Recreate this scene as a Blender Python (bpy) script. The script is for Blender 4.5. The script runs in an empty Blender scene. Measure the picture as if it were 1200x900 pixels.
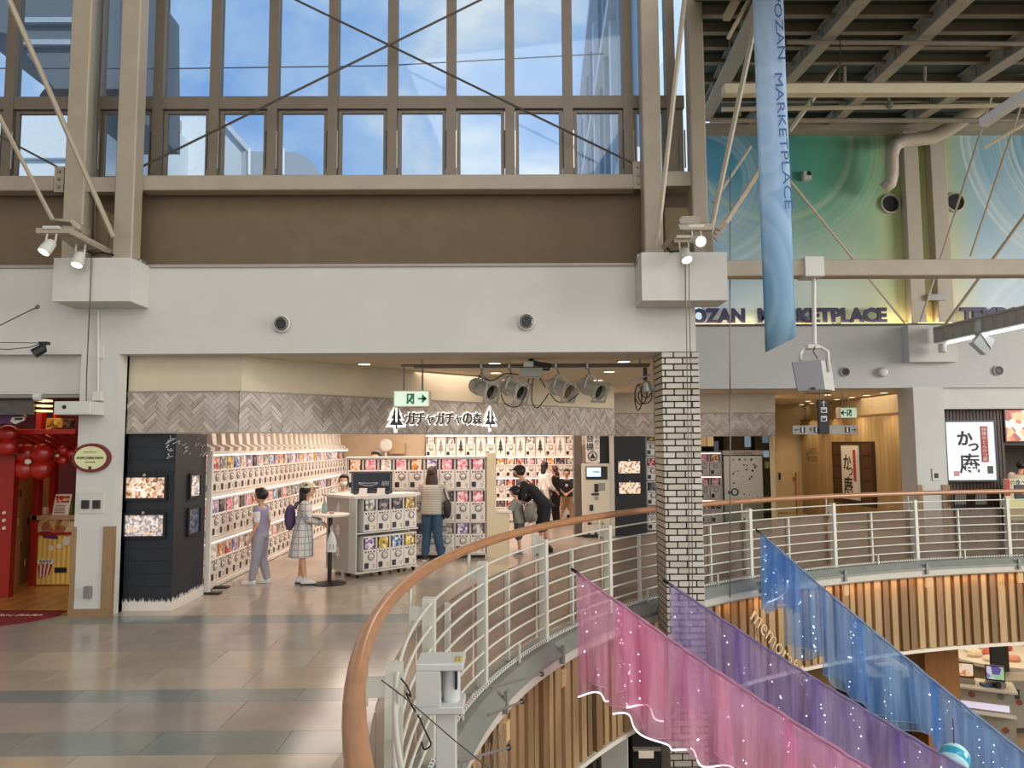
import bpy, bmesh, math, random
from mathutils import Vector, Matrix
random.seed(7)
C = bpy.context.scene.collection
PI = math.pi

# ---------------------------------------------------------------- camera
EYE = 2.0
FPX = 870.0
PITCH, YAW, ROLL = math.atan(71/870), math.atan(6/870), math.radians(0.3)
cF = Vector((math.sin(YAW)*math.cos(PITCH), math.cos(YAW)*math.cos(PITCH), math.sin(PITCH)))
cR = Vector((math.cos(YAW), -math.sin(YAW), 0.0))
cU = cR.cross(cF)
cR, cU = cR*math.cos(ROLL)-cU*math.sin(ROLL), cR*math.sin(ROLL)+cU*math.cos(ROLL)
cam_data = bpy.data.cameras.new('camera')
cam_data.sensor_fit = 'HORIZONTAL'
cam_data.sensor_width = 36.0
cam_data.lens = 36.0*FPX/1200.0
cam_data.clip_end = 500
cam = bpy.data.objects.new('camera', cam_data)
C.objects.link(cam)
cam.matrix_world = Matrix(((cR.x, cU.x, -cF.x, 0), (cR.y, cU.y, -cF.y, 0), (cR.z, cU.z, -cF.z, EYE), (0, 0, 0, 1)))
bpy.context.scene.camera = cam

# ---------------------------------------------------------------- exposure, sky, large lights
sc = bpy.context.scene
sc.view_settings.view_transform = 'Standard'
sc.view_settings.look = 'None'
sc.view_settings.exposure = 0.0
sc.view_settings.gamma = 1.0
sc.view_settings.use_curve_mapping = False
sc.cycles.max_bounces = 6
sc.cycles.transparent_max_bounces = 24
sc.cycles.use_denoising = True

def lin(h):
    h = h.lstrip('#')
    out = []
    for i in (0, 2, 4):
        c = int(h[i:i+2], 16)/255.0
        out.append(c/12.92 if c <= 0.04045 else ((c+0.055)/1.055)**2.4)
    return (out[0], out[1], out[2], 1.0)

world = bpy.data.worlds.new('sky')
sc.world = world
world.use_nodes = True
wt = world.node_tree
wt.nodes.clear()
wo = wt.nodes.new('ShaderNodeOutputWorld')
wb = wt.nodes.new('ShaderNodeBackground')
wtc = wt.nodes.new('ShaderNodeTexCoord')
wmp = wt.nodes.new('ShaderNodeMapping')
wmp.inputs['Scale'].default_value = (1.0, 1.0, 1.5)
wmp.inputs['Location'].default_value = (0.35, 0.1, 0.25)
wn = wt.nodes.new('ShaderNodeTexNoise')
wn.inputs['Scale'].default_value = 4.2
wn.inputs['Detail'].default_value = 7
wn.inputs['Roughness'].default_value = 0.56
wn.inputs['Distortion'].default_value = 0.3
wr = wt.nodes.new('ShaderNodeValToRGB')
wr.color_ramp.elements[0].position = 0.37
wr.color_ramp.elements[0].color = lin('#88b3ec')
wr.color_ramp.elements[1].position = 0.63
wr.color_ramp.elements[1].color = lin('#eaf2fa')
e = wr.color_ramp.elements.new(0.5)
e.color = lin('#aecdf3')
L_ = wt.links
L_.new(wtc.outputs['Generated'], wmp.inputs['Vector'])
L_.new(wmp.outputs['Vector'], wn.inputs['Vector'])
L_.new(wn.outputs['Fac'], wr.inputs['Fac'])
L_.new(wr.outputs['Color'], wb.inputs['Color'])
wb.inputs['Strength'].default_value = 1.0
L_.new(wb.outputs['Background'], wo.inputs['Surface'])

def area(name, loc, target, sx, sy, power, color='#ffffff', spread=180):
    d = bpy.data.lights.new(name, 'AREA')
    d.shape = 'RECTANGLE'; d.size = sx; d.size_y = sy; d.energy = power
    d.color = lin(color)[:3]; d.spread = math.radians(spread)
    o = bpy.data.objects.new(name, d)
    o.location = loc
    o.rotation_euler = (Vector(target)-Vector(loc)).to_track_quat('-Z', 'Y').to_euler()
    C.objects.link(o)
    return o
# unseen fill lamps added to brighten the hall: overhead, behind the camera, at right
area('overhead_fill', (5, -1, 13), (4, 3.5, 0), 16, 10, 1500, '#fffdf8')
area('rear_fill', (2, -13.5, 6.5), (3, 10, 4.0), 28, 10, 2000, '#fbfbff')
area('right_fill', (25.5, 4, 6.5), (8, 15, 5.5), 14, 9, 6800, '#fffcf8')
sun = bpy.data.lights.new('sun', 'SUN')
sun.energy = 4.0; sun.angle = math.radians(2); sun.color = lin('#fff4e4')[:3]
sun_o = bpy.data.objects.new('sun', sun)
sun_o.rotation_euler = Vector((-0.5, 0.7, -0.75)).to_track_quat('-Z', 'Y').to_euler()
C.objects.link(sun_o)

# ---------------------------------------------------------------- pixel measuring helpers (photo pixel + real depth -> point)
def ray(x, y):
    return cF + (x-600)/FPX*cR + (450-y)/FPX*cU
def P(x, y, Y):
    d = ray(x, y)
    t = Y/d.y
    return Vector((t*d.x, Y, EYE+t*d.z))
def G(x, y, z=0.0):
    d = ray(x, y)
    t = (z-EYE)/d.z
    return Vector((t*d.x, t*d.y, z))

# ---------------------------------------------------------------- materials
MATS = {}
def M(name, col='#808080', rough=0.6, metal=0.0, var=0.05, scale=6.0, bump=0.0, emit=None, es=0.0, alpha=1.0, stretch=None, spec=0.5, coat=0.0):
    if name in MATS:
        return MATS[name]
    m = bpy.data.materials.new(name)
    m.use_nodes = True
    nt = m.node_tree
    b = nt.nodes['Principled BSDF']
    b.inputs['Roughness'].default_value = rough
    b.inputs['Metallic'].default_value = metal
    b.inputs['Specular IOR Level'].default_value = spec
    b.inputs['Coat Weight'].default_value = coat
    c = lin(col)
    b.inputs['Base Color'].default_value = c
    m.diffuse_color = c
    if var > 0 or bump > 0:
        tc = nt.nodes.new('ShaderNodeTexCoord')
        mp = nt.nodes.new('ShaderNodeMapping')
        mp.inputs['Scale'].default_value = stretch or (1, 1, 1)
        n = nt.nodes.new('ShaderNodeTexNoise')
        n.inputs['Scale'].default_value = scale
        n.inputs['Detail'].default_value = 5
        nt.links.new(tc.outputs['Object'], mp.inputs['Vector'])
        nt.links.new(mp.outputs['Vector'], n.inputs['Vector'])
        r = nt.nodes.new('ShaderNodeValToRGB')
        r.color_ramp.elements[0].position = 0.3
        r.color_ramp.elements[1].position = 0.7
        r.color_ramp.elements[0].color = tuple(x*(1-var) for x in c[:3])+(1,)
        r.color_ramp.elements[1].color = tuple(min(1, x*(1+var)) for x in c[:3])+(1,)
        nt.links.new(n.outputs['Fac'], r.inputs['Fac'])
        nt.links.new(r.outputs['Color'], b.inputs['Base Color'])
        if bump > 0:
            bp = nt.nodes.new('ShaderNodeBump')
            bp.inputs['Strength'].default_value = bump
            bp.inputs['Distance'].default_value = 0.01
            nt.links.new(n.outputs['Fac'], bp.inputs['Height'])
            nt.links.new(bp.outputs['Normal'], b.inputs['Normal'])
    if emit:
        b.inputs['Emission Color'].default_value = lin(emit)
        b.inputs['Emission Strength'].default_value = es
    if alpha < 1:
        b.inputs['Alpha'].default_value = alpha
    MATS[name] = m
    return m

def glass_mat(name, tint='#e8f2f4', share=0.1, rough=0.03):
    m = bpy.data.materials.new(name)
    m.use_nodes = True
    nt = m.node_tree
    nt.nodes.clear()
    o = nt.nodes.new('ShaderNodeOutputMaterial')
    t = nt.nodes.new('ShaderNodeBsdfTransparent')
    t.inputs['Color'].default_value = lin(tint)
    g = nt.nodes.new('ShaderNodeBsdfGlossy')
    g.inputs['Roughness'].default_value = rough
    x = nt.nodes.new('ShaderNodeMixShader')
    x.inputs['Fac'].default_value = share
    nt.links.new(t.outputs[0], x.inputs[1])
    nt.links.new(g.outputs[0], x.inputs[2])
    nt.links.new(x.outputs[0], o.inputs['Surface'])
    MATS[name] = m
    return m

def print_mat(name, cols, scale=14.0, rough=0.35, emit=0.0):
    """flat print: patches of colour, as on picture cards, posters and screens"""
    m = bpy.data.materials.new(name)
    m.use_nodes = True
    nt = m.node_tree
    b = nt.nodes['Principled BSDF']
    b.inputs['Roughness'].default_value = rough
    tc = nt.nodes.new('ShaderNodeTexCoord')
    oi = nt.nodes.new('ShaderNodeObjectInfo')
    ad = nt.nodes.new('ShaderNodeVectorMath')
    ad.operation = 'ADD'
    sc_ = nt.nodes.new('ShaderNodeVectorMath')
    sc_.operation = 'SCALE'
    sc_.inputs['Scale'].default_value = 17.3
    cx = nt.nodes.new('ShaderNodeCombineXYZ')
    nt.links.new(oi.outputs['Random'], cx.inputs[0])
    nt.links.new(oi.outputs['Random'], cx.inputs[2])
    nt.links.new(cx.outputs[0], sc_.inputs[0])
    nt.links.new(tc.outputs['Object'], ad.inputs[0])
    nt.links.new(sc_.outputs[0], ad.inputs[1])
    v = nt.nodes.new('ShaderNodeTexVoronoi')
    v.inputs['Scale'].default_value = scale
    nt.links.new(ad.outputs[0], v.inputs['Vector'])
    sp = nt.nodes.new('ShaderNodeSeparateColor')
    nt.links.new(v.outputs['Color'], sp.inputs[0])
    r = nt.nodes.new('ShaderNodeValToRGB')
    r.color_ramp.interpolation = 'CONSTANT'
    while len(r.color_ramp.elements) < len(cols):
        r.color_ramp.elements.new(0.5)
    for i, c in enumerate(cols):
        r.color_ramp.elements[i].position = i/len(cols)
        r.color_ramp.elements[i].color = lin(c)
    nt.links.new(sp.outputs[0], r.inputs['Fac'])
    nt.links.new(r.outputs['Color'], b.inputs['Base Color'])
    if emit:
        nt.links.new(r.outputs['Color'], b.inputs['Emission Color'])
        b.inputs['Emission Strength'].default_value = emit
    MATS[name] = m
    return m

# ---------------------------------------------------------------- mesh builder
class MB:
    def __init__(s):
        s.v = []; s.f = []; s.m = []
    def add(s, vs, fs, mi=0):
        o = len(s.v)
        s.v += [Vector(p) for p in vs]
        s.f += [tuple(o+i for i in f) for f in fs]
        s.m += [mi]*len(fs)
        return s
    def box(s, x0, x1, y0, y1, z0, z1, mi=0):
        x0, x1 = min(x0, x1), max(x0, x1); y0, y1 = min(y0, y1), max(y0, y1); z0, z1 = min(z0, z1), max(z0, z1)
        return s.add([(x0,y0,z0),(x1,y0,z0),(x1,y1,z0),(x0,y1,z0),(x0,y0,z1),(x1,y0,z1),(x1,y1,z1),(x0,y1,z1)],
                     [(0,3,2,1),(4,5,6,7),(0,1,5,4),(1,2,6,5),(2,3,7,6),(3,0,4,7)], mi)
    def cbox(s, x0, x1, y0, y1, z0, z1, b=0.01, mi=0):
        """box with bevelled edges"""
        bm = bmesh.new()
        bmesh.ops.create_cube(bm, size=1)
        for q in bm.verts:
            q.co = Vector((x0+(q.co.x+.5)*(x1-x0), y0+(q.co.y+.5)*(y1-y0), z0+(q.co.z+.5)*(z1-z0)))
        bmesh.ops.bevel(bm, geom=bm.edges[:], offset=b, segments=1, affect='EDGES', profile=0.5)
        bm.verts.index_update()
        s.add([q.co.copy() for q in bm.verts], [tuple(q.index for q in f.verts) for f in bm.faces], mi)
        bm.free()
        return s
    def bar(s, p, q, w, h, up=(0,0,1), mi=0):
        p, q = Vector(p), Vector(q)
        d = (q-p).normalized()
        u = Vector(up)
        if abs(d.dot(u)) > 0.98:
            u = Vector((0,1,0))
        a = d.cross(u).normalized(); b = a.cross(d).normalized()
        a *= w/2; b *= h/2
        return s.add([p-a-b,p+a-b,p+a+b,p-a+b,q-a-b,q+a-b,q+a+b,q-a+b],
                     [(0,1,2,3),(4,7,6,5),(0,4,5,1),(1,5,6,2),(2,6,7,3),(3,7,4,0)], mi)
    def tube(s, pts, r, n=8, mi=0, closed=False):
        pts = [Vector(p) for p in pts]
        rs = r if isinstance(r, (list, tuple)) else [r]*len(pts)
        vs = []; fs = []
        prev = None
        for i, p in enumerate(pts):
            if closed:
                t = pts[(i+1) % len(pts)]-pts[i-1]
            else:
                t = pts[min(i+1, len(pts)-1)]-pts[max(i-1, 0)]
            t.normalize()
            if prev is None:
                u = Vector((0,0,1)) if abs(t.z) < 0.9 else Vector((1,0,0))
                a = t.cross(u).normalized()
            else:
                a = (prev-t*prev.dot(t)).normalized()
            prev = a
            b = t.cross(a)
            for k in range(n):
                an = 2*PI*k/n
                vs.append(p+(a*math.cos(an)+b*math.sin(an))*rs[i])
        m = len(pts)
        for i in range(m if closed else m-1):
            j = (i+1) % m
            for k in range(n):
                l = (k+1) % n
                fs.append((i*n+k, i*n+l, j*n+l, j*n+k))
        if not closed:
            fs.append(tuple(range(n-1, -1, -1)))
            fs.append(tuple((m-1)*n+k for k in range(n)))
        return s.add(vs, fs, mi)
    def cyl(s, p, q, r0, r1=None, n=16, mi=0):
        return s.tube([p, q], [r0, r0 if r1 is None else r1], n, mi)
    def lathe(s, prof, c=(0,0,0), axis=(0,0,1), n=20, mi=0, ring=False):
        """prof: list of (radius, height along axis)"""
        ax = Vector(axis).normalized()
        u = Vector((0,0,1)) if abs(ax.z) < 0.9 else Vector((1,0,0))
        a = ax.cross(u).normalized(); b = ax.cross(a)
        c = Vector(c)
        vs = []; fs = []
        for r, h in prof:
            for k in range(n):
                an = 2*PI*k/n
                vs.append(c+ax*h+(a*math.cos(an)+b*math.sin(an))*max(r, 1e-4))
        for i in range(len(prof)-1):
            for k in range(n):
                l = (k+1) % n
                fs.append((i*n+k, (i+1)*n+k, (i+1)*n+l, i*n+l))
        if ring:
            i = len(prof)-1
            fs += [(i*n+k, k, (k+1) % n, i*n+(k+1) % n) for k in range(n)]
            return s.add(vs, fs, mi)
        fs.append(tuple(range(n)))
        fs.append(tuple((len(prof)-1)*n+k for k in range(n-1, -1, -1)))
        return s.add(vs, fs, mi)
    def ell(s, c, r, n=12, m=8, rot=None, mi=0):
        c = Vector(c)
        vs = []; fs = []
        for i in range(m+1):
            th = PI*i/m
            for k in range(n):
                an = 2*PI*k/n
                q = Vector((r[0]*math.sin(th)*math.cos(an), r[1]*math.sin(th)*math.sin(an), r[2]*math.cos(th)))
                if i in (0, m):
                    q.x *= 1; q += Vector((1e-5*math.cos(an), 1e-5*math.sin(an), 0))
                if rot is not None:
                    q = rot @ q
                vs.append(c+q)
        for i in range(m):
            for k in range(n):
                l = (k+1) % n
                fs.append((i*n+k, (i+1)*n+k, (i+1)*n+l, i*n+l))
        fs.append(tuple(range(n)))
        fs.append(tuple(m*n+k for k in range(n-1, -1, -1)))
        return s.add(vs, fs, mi)
    def cap(s, p, q, r0, r1, n=10, mi=0):
        """tapered limb with round ends"""
        p, q = Vector(p), Vector(q)
        d = q-p
        L = d.length
        d = d/L if L > 1e-6 else Vector((0,0,1))
        pts = []; rs = []
        for a in (-80, -50, -20):
            pts.append(p+d*r0*math.sin(math.radians(a))); rs.append(r0*math.cos(math.radians(a)))
        pts.append(p.lerp(q, 0.35)); rs.append(r0*0.65+r1*0.35)
        for a in (20, 50, 80):
            pts.append(q+d*r1*math.sin(math.radians(a))); rs.append(r1*math.cos(math.radians(a)))
        return s.tube(pts, rs, n, mi)
    def loft(s, rings, n=16, mi=0):
        """rings: (cx, cy, cz, rx, ry)"""
        vs = []; fs = []
        for (x, y, z, rx, ry) in rings:
            for k in range(n):
                an = 2*PI*k/n
                vs.append((x+rx*math.cos(an), y+ry*math.sin(an), z))
        for i in range(len(rings)-1):
            for k in range(n):
                l = (k+1) % n
                fs.append((i*n+k, i*n+l, (i+1)*n+l, (i+1)*n+k))
        fs.append(tuple(range(n-1, -1, -1)))
        fs.append(tuple((len(rings)-1)*n+k for k in range(n)))
        return s.add(vs, fs, mi)
    def prism(s, poly, off, mi=0):
        poly = [Vector(p) for p in poly]; off = Vector(off)
        n = len(poly)
        nrm = Vector((0,0,0))
        for i in range(n):
            nrm += poly[i].cross(poly[(i+1) % n])
        if nrm.dot(off) > 0:
            poly = poly[::-1]
        vs = poly+[p+off for p in poly]
        fs = [tuple(range(n)), tuple(range(2*n-1, n-1, -1))]
        fs += [(i, i+n, (i+1) % n+n, (i+1) % n) for i in range(n)]
        return s.add(vs, fs, mi)
    def quad(s, a, b, c, d, mi=0):
        return s.add([a, b, c, d], [(0,1,2,3)], mi)
    def mesh(s, name, mats, off=Vector((0,0,0)), smooth=False):
        me = bpy.data.meshes.new(name)
        me.from_pydata([tuple(p-off) for p in s.v], [], s.f)
        if not isinstance(mats, (list, tuple)):
            mats = [mats]
        for m in mats:
            me.materials.append(m)
        if len(mats) > 1:
            me.polygons.foreach_set('material_index', s.m)
        if smooth:
            me.polygons.foreach_set('use_smooth', [True]*len(me.polygons))
            if smooth == 'auto':
                me.set_sharp_from_angle(angle=math.radians(35))
        me.update()
        return me
    def bbox(s):
        xs = [p.x for p in s.v]; ys = [p.y for p in s.v]; zs = [p.z for p in s.v]
        return (min(xs), max(xs), min(ys), max(ys), min(zs), max(zs))
    def build(s, name, mats, parent=None, smooth=False, label=None, cat=None, group=None, kind=None):
        if parent is not None:
            off = base_of(parent)
            loc = None
        else:
            b = s.bbox()
            off = Vector(((b[0]+b[1])/2, (b[2]+b[3])/2, b[4]))
            loc = off
        me = s.mesh(name, mats, off, smooth)
        return link(name, me, parent, loc, label, cat, group, kind)

BASE = {}
def base_of(o):
    return BASE.get(o.name, Vector((0,0,0)))
def link(name, me, parent=None, loc=None, label=None, cat=None, group=None, kind=None):
    o = bpy.data.objects.new(name, me)
    C.objects.link(o)
    if parent is not None:
        o.parent = parent
        BASE[o.name] = base_of(parent)
    else:
        o.location = loc if loc is not None else (0,0,0)
        BASE[o.name] = Vector(o.location)
    tag(o, label, cat, group, kind)
    return o
def tag(o, label=None, cat=None, group=None, kind=None):
    if label: o['label'] = label
    if cat: o['category'] = cat
    if group: o['group'] = group
    if kind: o['kind'] = kind
    return o
def thing(name, label=None, cat=None, loc=(0,0,0), group=None, kind=None):
    o = bpy.data.objects.new(name, None)
    o.empty_display_size = 0.1
    C.objects.link(o)
    o.location = loc
    BASE[o.name] = Vector(loc)
    return tag(o, label, cat, group, kind)
def dup(root, loc, rz=0.0, label=None, group=None):
    r = root.copy()
    C.objects.link(r)
    r.location = loc
    r.rotation_euler = (0, 0, rz)
    tag(r, label, None, group)
    for ch in list(root.children):
        c = ch.copy(); C.objects.link(c); c.parent = r
        for g in list(ch.children):
            d = g.copy(); C.objects.link(d); d.parent = c
    return r
ORD = 'first second third fourth fifth sixth seventh eighth ninth tenth eleventh twelfth thirteenth fourteenth fifteenth sixteenth seventeenth eighteenth nineteenth twentieth'.split()
TENS = {2: 'twenty', 3: 'thirty', 4: 'forty', 5: 'fifty'}
def nth(i):
    """1-based ordinal in words"""
    if i <= 20: return ORD[i-1]
    t, u = divmod(i, 10)
    return {2: 'twentieth', 3: 'thirtieth', 4: 'fortieth'}[t] if u == 0 else TENS[t]+'-'+ORD[u-1]

_text_cache = {}
def text_mesh(body, size=1.0, depth=0.01, bold=0.0, res=2, align='CENTER', spacing=1.0):
    """letters as a mesh in the XZ plane, facing -Y, centred on the origin"""
    cu = bpy.data.curves.new('lettering', 'FONT')
    cu.body = body; cu.size = size; cu.extrude = depth/2; cu.offset = bold
    cu.resolution_u = res; cu.align_x = align; cu.align_y = 'CENTER'; cu.space_character = spacing
    o = bpy.data.objects.new('lettering', cu)
    C.objects.link(o)
    dg = bpy.context.evaluated_depsgraph_get()
    me = bpy.data.meshes.new_from_object(o.evaluated_get(dg))
    bpy.data.objects.remove(o)
    bpy.data.curves.remove(cu)
    me.transform(Matrix.Rotation(PI/2, 4, 'X'))
    return me
def text(name, body, size, loc, mat, parent=None, rot=None, width=None, height=None, depth=0.01, bold=0.0, label=None, cat=None, group=None, kind=None, spacing=1.0):
    me = text_mesh(body, size, depth, bold, spacing=spacing)
    xs = [v.co.x for v in me.vertices]; zs = [v.co.z for v in me.vertices]
    if xs:
        cx, cz = (min(xs)+max(xs))/2, (min(zs)+max(zs))/2
        w, h = max(xs)-min(xs), max(zs)-min(zs)
        sx = width/w if width else (height/h if height else 1)
        sz = height/h if height else sx
        me.transform(Matrix.Diagonal((sx, 1, sz, 1)) @ Matrix.Translation((-cx, 0, -cz)))
    if rot is not None:
        me.transform(rot.to_4x4() if hasattr(rot, 'to_4x4') else rot)
    me.name = name
    me.materials.clear()
    me.materials.append(mat)
    loc = Vector(loc)
    if parent is not None:
        me.transform(Matrix.Translation(loc-base_of(parent)))
        return link(name, me, parent, None, label, cat, group, kind)
    return link(name, me, None, loc, label, cat, group, kind)

def fx(x, y, Y): return P(x, y, Y).x
def fz(x, y, Y): return P(x, y, Y).z
def rect(x0, x1, y0, y1, Y):
    """photo rectangle standing at depth Y -> X0, X1, Z0, Z1"""
    xm, ym = (x0+x1)/2, (y0+y1)/2
    return fx(x0, ym, Y), fx(x1, ym, Y), fz(xm, y1, Y), fz(xm, y0, Y)
def fbox(mb, x0, x1, y0, y1, Y, d, mi=0, bev=0.0):
    a, b, c, e = rect(x0, x1, y0, y1, Y)
    if bev: return mb.cbox(a, b, Y, Y+d, c, e, bev, mi)
    return mb.box(a, b, Y, Y+d, c, e, mi)
def nbox(*a, **k):
    return fbox(MB(), *a, **k)

# curve of the balcony edge (plan), walked from behind the camera round to the far right
def edge_curve(off=0.0, n=90, a0=1.42, a1=0.30):
    out = []
    rot = -0.034
    for i in range(n+1):
        t = PI*(a0+(a1-a0)*i/n)
        x, y = 11.492*math.cos(t), 9.337*math.sin(t)
        dx, dy = 11.492*math.sin(t), -9.337*math.cos(t)      # direction of travel (t falls)
        l = math.hypot(dx, dy)
        nx, ny = -dy/l, dx/l
        X, Y = x+nx*off, y+ny*off
        out.append(Vector((10.95+X*math.cos(rot)-Y*math.sin(rot), 3.997+X*math.sin(rot)+Y*math.cos(rot), 0)))
    return out
def inside_edge(p, off=0.0):
    """True when a plan point lies in the atrium opening (grown by off)"""
    rot = 0.034
    X, Y = p[0]-10.95, p[1]-3.997
    X, Y = X*math.cos(rot)-Y*math.sin(rot), X*math.sin(rot)+Y*math.cos(rot)
    return (X/(11.492+off))**2+(Y/(9.337+off))**2 < 1
def clip_poly(poly, x0, x1, y0, y1):
    for ax, lim, sg in ((0, x0, 1), (0, x1, -1), (1, y0, 1), (1, y1, -1)):
        out = []
        for i in range(len(poly)):
            a, b = poly[i], poly[(i+1) % len(poly)]
            da, db = sg*(a[ax]-lim), sg*(b[ax]-lim)
            if da >= 0: out.append(a)
            if (da > 0 and db < 0) or (da < 0 and db > 0):
                t = da/(da-db)
                out.append((a[0]+t*(b[0]-a[0]), a[1]+t*(b[1]-a[1])))
        poly = out
        if len(poly) < 3: return []
    return poly
# ================================================================ STRUCTURE
white = M('white_plaster', '#c6c4bd', 0.75, var=0.025, scale=3, bump=0.05)
warmw = M('warm_plaster', '#cfc8b8', 0.75, var=0.025, scale=3)
brown = M('brown_panel', '#6e5d47', 0.8, var=0.05, scale=5)
steel = M('cream_painted_steel', '#a09582', 0.5, var=0.06, scale=4)
steel_d = M('cream_steel_second', '#a39783', 0.5, var=0.06, scale=4)  # second cream steel tone, slightly paler than the first
alu = M('window_aluminium', '#73685a', 0.45, metal=0.2, var=0.05)
dark = M('dark_metal', '#1d1c1b', 0.5)
black = M('black_paint', '#0e0f11', 0.45)
greym = M('grey_metal', '#8b8a86', 0.4, metal=0.5)
chrome = M('bright_metal', '#b9b8b4', 0.25, metal=0.9, var=0.02)
whitep = M('white_painted_metal', '#c6c6bd', 0.4, var=0.03)
lampglow = M('lamp_lens', '#ffffff', 0.3, var=0, emit='#fff0e0', es=6)
downglow = M('downlight_lens', '#ffffff', 0.3, var=0, emit='#ffe9c8', es=4)

# ---- floor slab (annulus outside the edge curve) with its tiles
def floor_mat():
    m = M('polished_floor', '#a2968a', 0.22, var=0.10, scale=1.3, spec=0.5)
    return m
EC = edge_curve(0.0)
EO = [p+(q-p).normalized()*34 for p, q in zip(EC, edge_curve(1.0))]
mb = MB()
n = len(EC)
mb.add([p+Vector((0,0,-0.004)) for p in EC+EO], [(i, i+1, n+i+1, n+i) for i in range(n-1)])
floor = mb.build('floor', floor_mat(), kind='structure')
tilem = {
 'b': [M('tile_beige', '#ada28e', 0.15, var=0.09, scale=2.5), M('tile_beige_dark', '#a89c8a', 0.18, var=0.09, scale=2.5), M('tile_sand', '#b2a692', 0.17, var=0.09, scale=2.5)],
 't': [M('tile_teal', '#878e88', 0.15, var=0.09, scale=2.5), M('tile_teal_dark', '#7f8682', 0.18, var=0.09, scale=2.5)],
 'm': [M('tile_mauve', '#9d948b', 0.15, var=0.09, scale=2.5), M('tile_mauve_light', '#a2998f', 0.16, var=0.09, scale=2.5)],
}
rows = [(3.2,3.75,'m'),(3.75,4.05,'t'),(4.05,4.55,'b'),(4.55,5.02,'b'),(5.02,5.42,'t'),(5.42,6.03,'m'),(6.03,6.33,'t'),(6.33,6.9,'b'),(6.9,7.48,'b'),(7.48,8.1,'m'),(8.1,8.62,'m'),(8.62,9.02,'t'),
        (9.02,9.6,'b'),(9.6,10.2,'b'),(10.2,10.8,'b'),(10.8,11.4,'m'),(11.4,12.0,'b'),(12.0,12.6,'b'),(12.6,13.2,'m'),(13.2,13.8,'b')]
tilemesh = {}
for ri, (y0, y1, k) in enumerate(rows):
    W = 0.9 if y0 < 9 else 1.2
    x = -9.3+(ri*0.37) % W
    while x < 1.6:
        xe = x+W
        if y0 > 9 and x < -5.0:
            x = xe; continue
        crn = [(x, y0), (xe, y0), (xe, y1), (x, y1)]
        cut = [xe, xe]
        for q_, yy in enumerate((y0, y1)):
            if inside_edge((xe, yy), 0.6):
                lo, hi = -12.0, xe
                for _ in range(30):
                    md_ = (lo+hi)/2
                    if inside_edge((md_, yy), 0.6): hi = md_
                    else: lo = md_
                cut[q_] = lo
        if cut != [xe, xe] and min(cut) > x+0.03:
            mm = random.choice(tilem[k]); g = 0.0022
            t = MB().prism([(x+g, y0+g, -0.003), (cut[0]-g, y0+g, -0.003), (cut[1]-g, y1-g, -0.003), (x+g, y1-g, -0.003)], (0, 0, 0.003))
            t.build('tile', mm, floor)
        elif cut == [xe, xe]:
            mm = random.choice(tilem[k])
            key = (round(y1-y0, 3), W, mm.name)
            if key not in tilemesh:
                g = 0.0022
                w2, d2 = W/2-g, (y1-y0)/2-g
                t = MB(); t.box(-w2, w2, -d2, d2, -0.003, 0.0)
                tilemesh[key] = t.mesh('tile', mm)
            o = link('tile', tilemesh[key], floor)
            o.location = Vector(((x+xe)/2, (y0+y1)/2, 0.0))-base_of(floor)
        x = xe
# curved border strip along the balcony edge
b0, b1 = edge_curve(0.12, 120), edge_curve(0.6, 120)
mb = MB()
mb.add([p+Vector((0,0,0.001)) for p in b0+b1], [(i, i+1, 121+i+1, 121+i) for i in range(120)])
mb.build('border_strip', M('border_tile', '#95866a', 0.25, var=0.08, scale=2.5), floor)

# ---- main front wall above the shops (white fascia)
YF = 9.0
zF0 = fz(450, 413.5, YF); zF1 = fz(450, 313, YF)
xFr = fx(815, 380, YF)
mb = MB(); mb.box(-11, xFr, YF, YF+0.35, zF0, zF1)
wall_front = mb.build('wall_front', white, kind='structure')
mb = MB(); mb.box(-11, xFr, YF-0.03, YF+0.2, zF1, zF1+0.035)
mb.build('trim_1', M('trim_grey', '#9b948a', 0.5), kind='structure')
for xa, xb in ((0, 62), (205, 735)):
    a, b, c, d = rect(xa, xb, 311.5, 314, YF)
    pass
zB1 = fz(450, 221.5, YF+0.2)
mb = MB(); mb.box(-11, fx(830, 260, YF), YF+0.3, YF+0.45, zF1, zB1+0.1)
mb.build('wall_upper', brown, kind='structure')
# soffit / ceiling over the shop fronts
ceil_m = M('ceiling_plaster', '#d8cbb2', 0.8, var=0.02, scale=2)
mb = MB(); mb.prism([(-5.2, YF+0.35, zF0), (xFr-0.05, YF+0.35, zF0), (3.6, 15.2, zF0), (3.6, 24, zF0), (-5.2, 24, zF0)], (0, 0, 0.12))
ceiling = mb.build('ceiling', ceil_m, kind='structure')
mb = MB(); mb.box(3.62, 17, 15.55, 26, zF0, zF0+0.12)
mb.build('ceiling_right', ceil_m, kind='structure')

# downlights
def downlight(px, py, where, z=zF0, grp='round ceiling downlights over the shop entrance'):
    p = G(px, py, z)
    t = thing('downlight', 'small round recessed ceiling downlight, '+where, 'light', (p.x, p.y, z-0.02), grp)
    MB().lathe([(0.085, 0.02), (0.1, 0.02), (0.1, 0.0), (0.085, 0.0)], (p.x, p.y, z-0.02), ring=True).build('trim_ring', whitep, t, smooth='auto')
    MB().lathe([(0.08, 0.018), (0.083, 0.004)], (p.x, p.y, z-0.02)).build('lens', downglow, t)
for px, py, w in ((427, 425.5, 'leftmost of those over the shop entrance'), (579.7, 424.5, 'behind the left spotlights, front one'), (581, 436, 'behind the left spotlights, rear one'),
                  (731, 422.5, 'nearest the brick column'), (714, 434.5, 'second from the brick column'), (701, 444.5, 'third from the brick column')):
    downlight(px, py, w)

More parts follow.
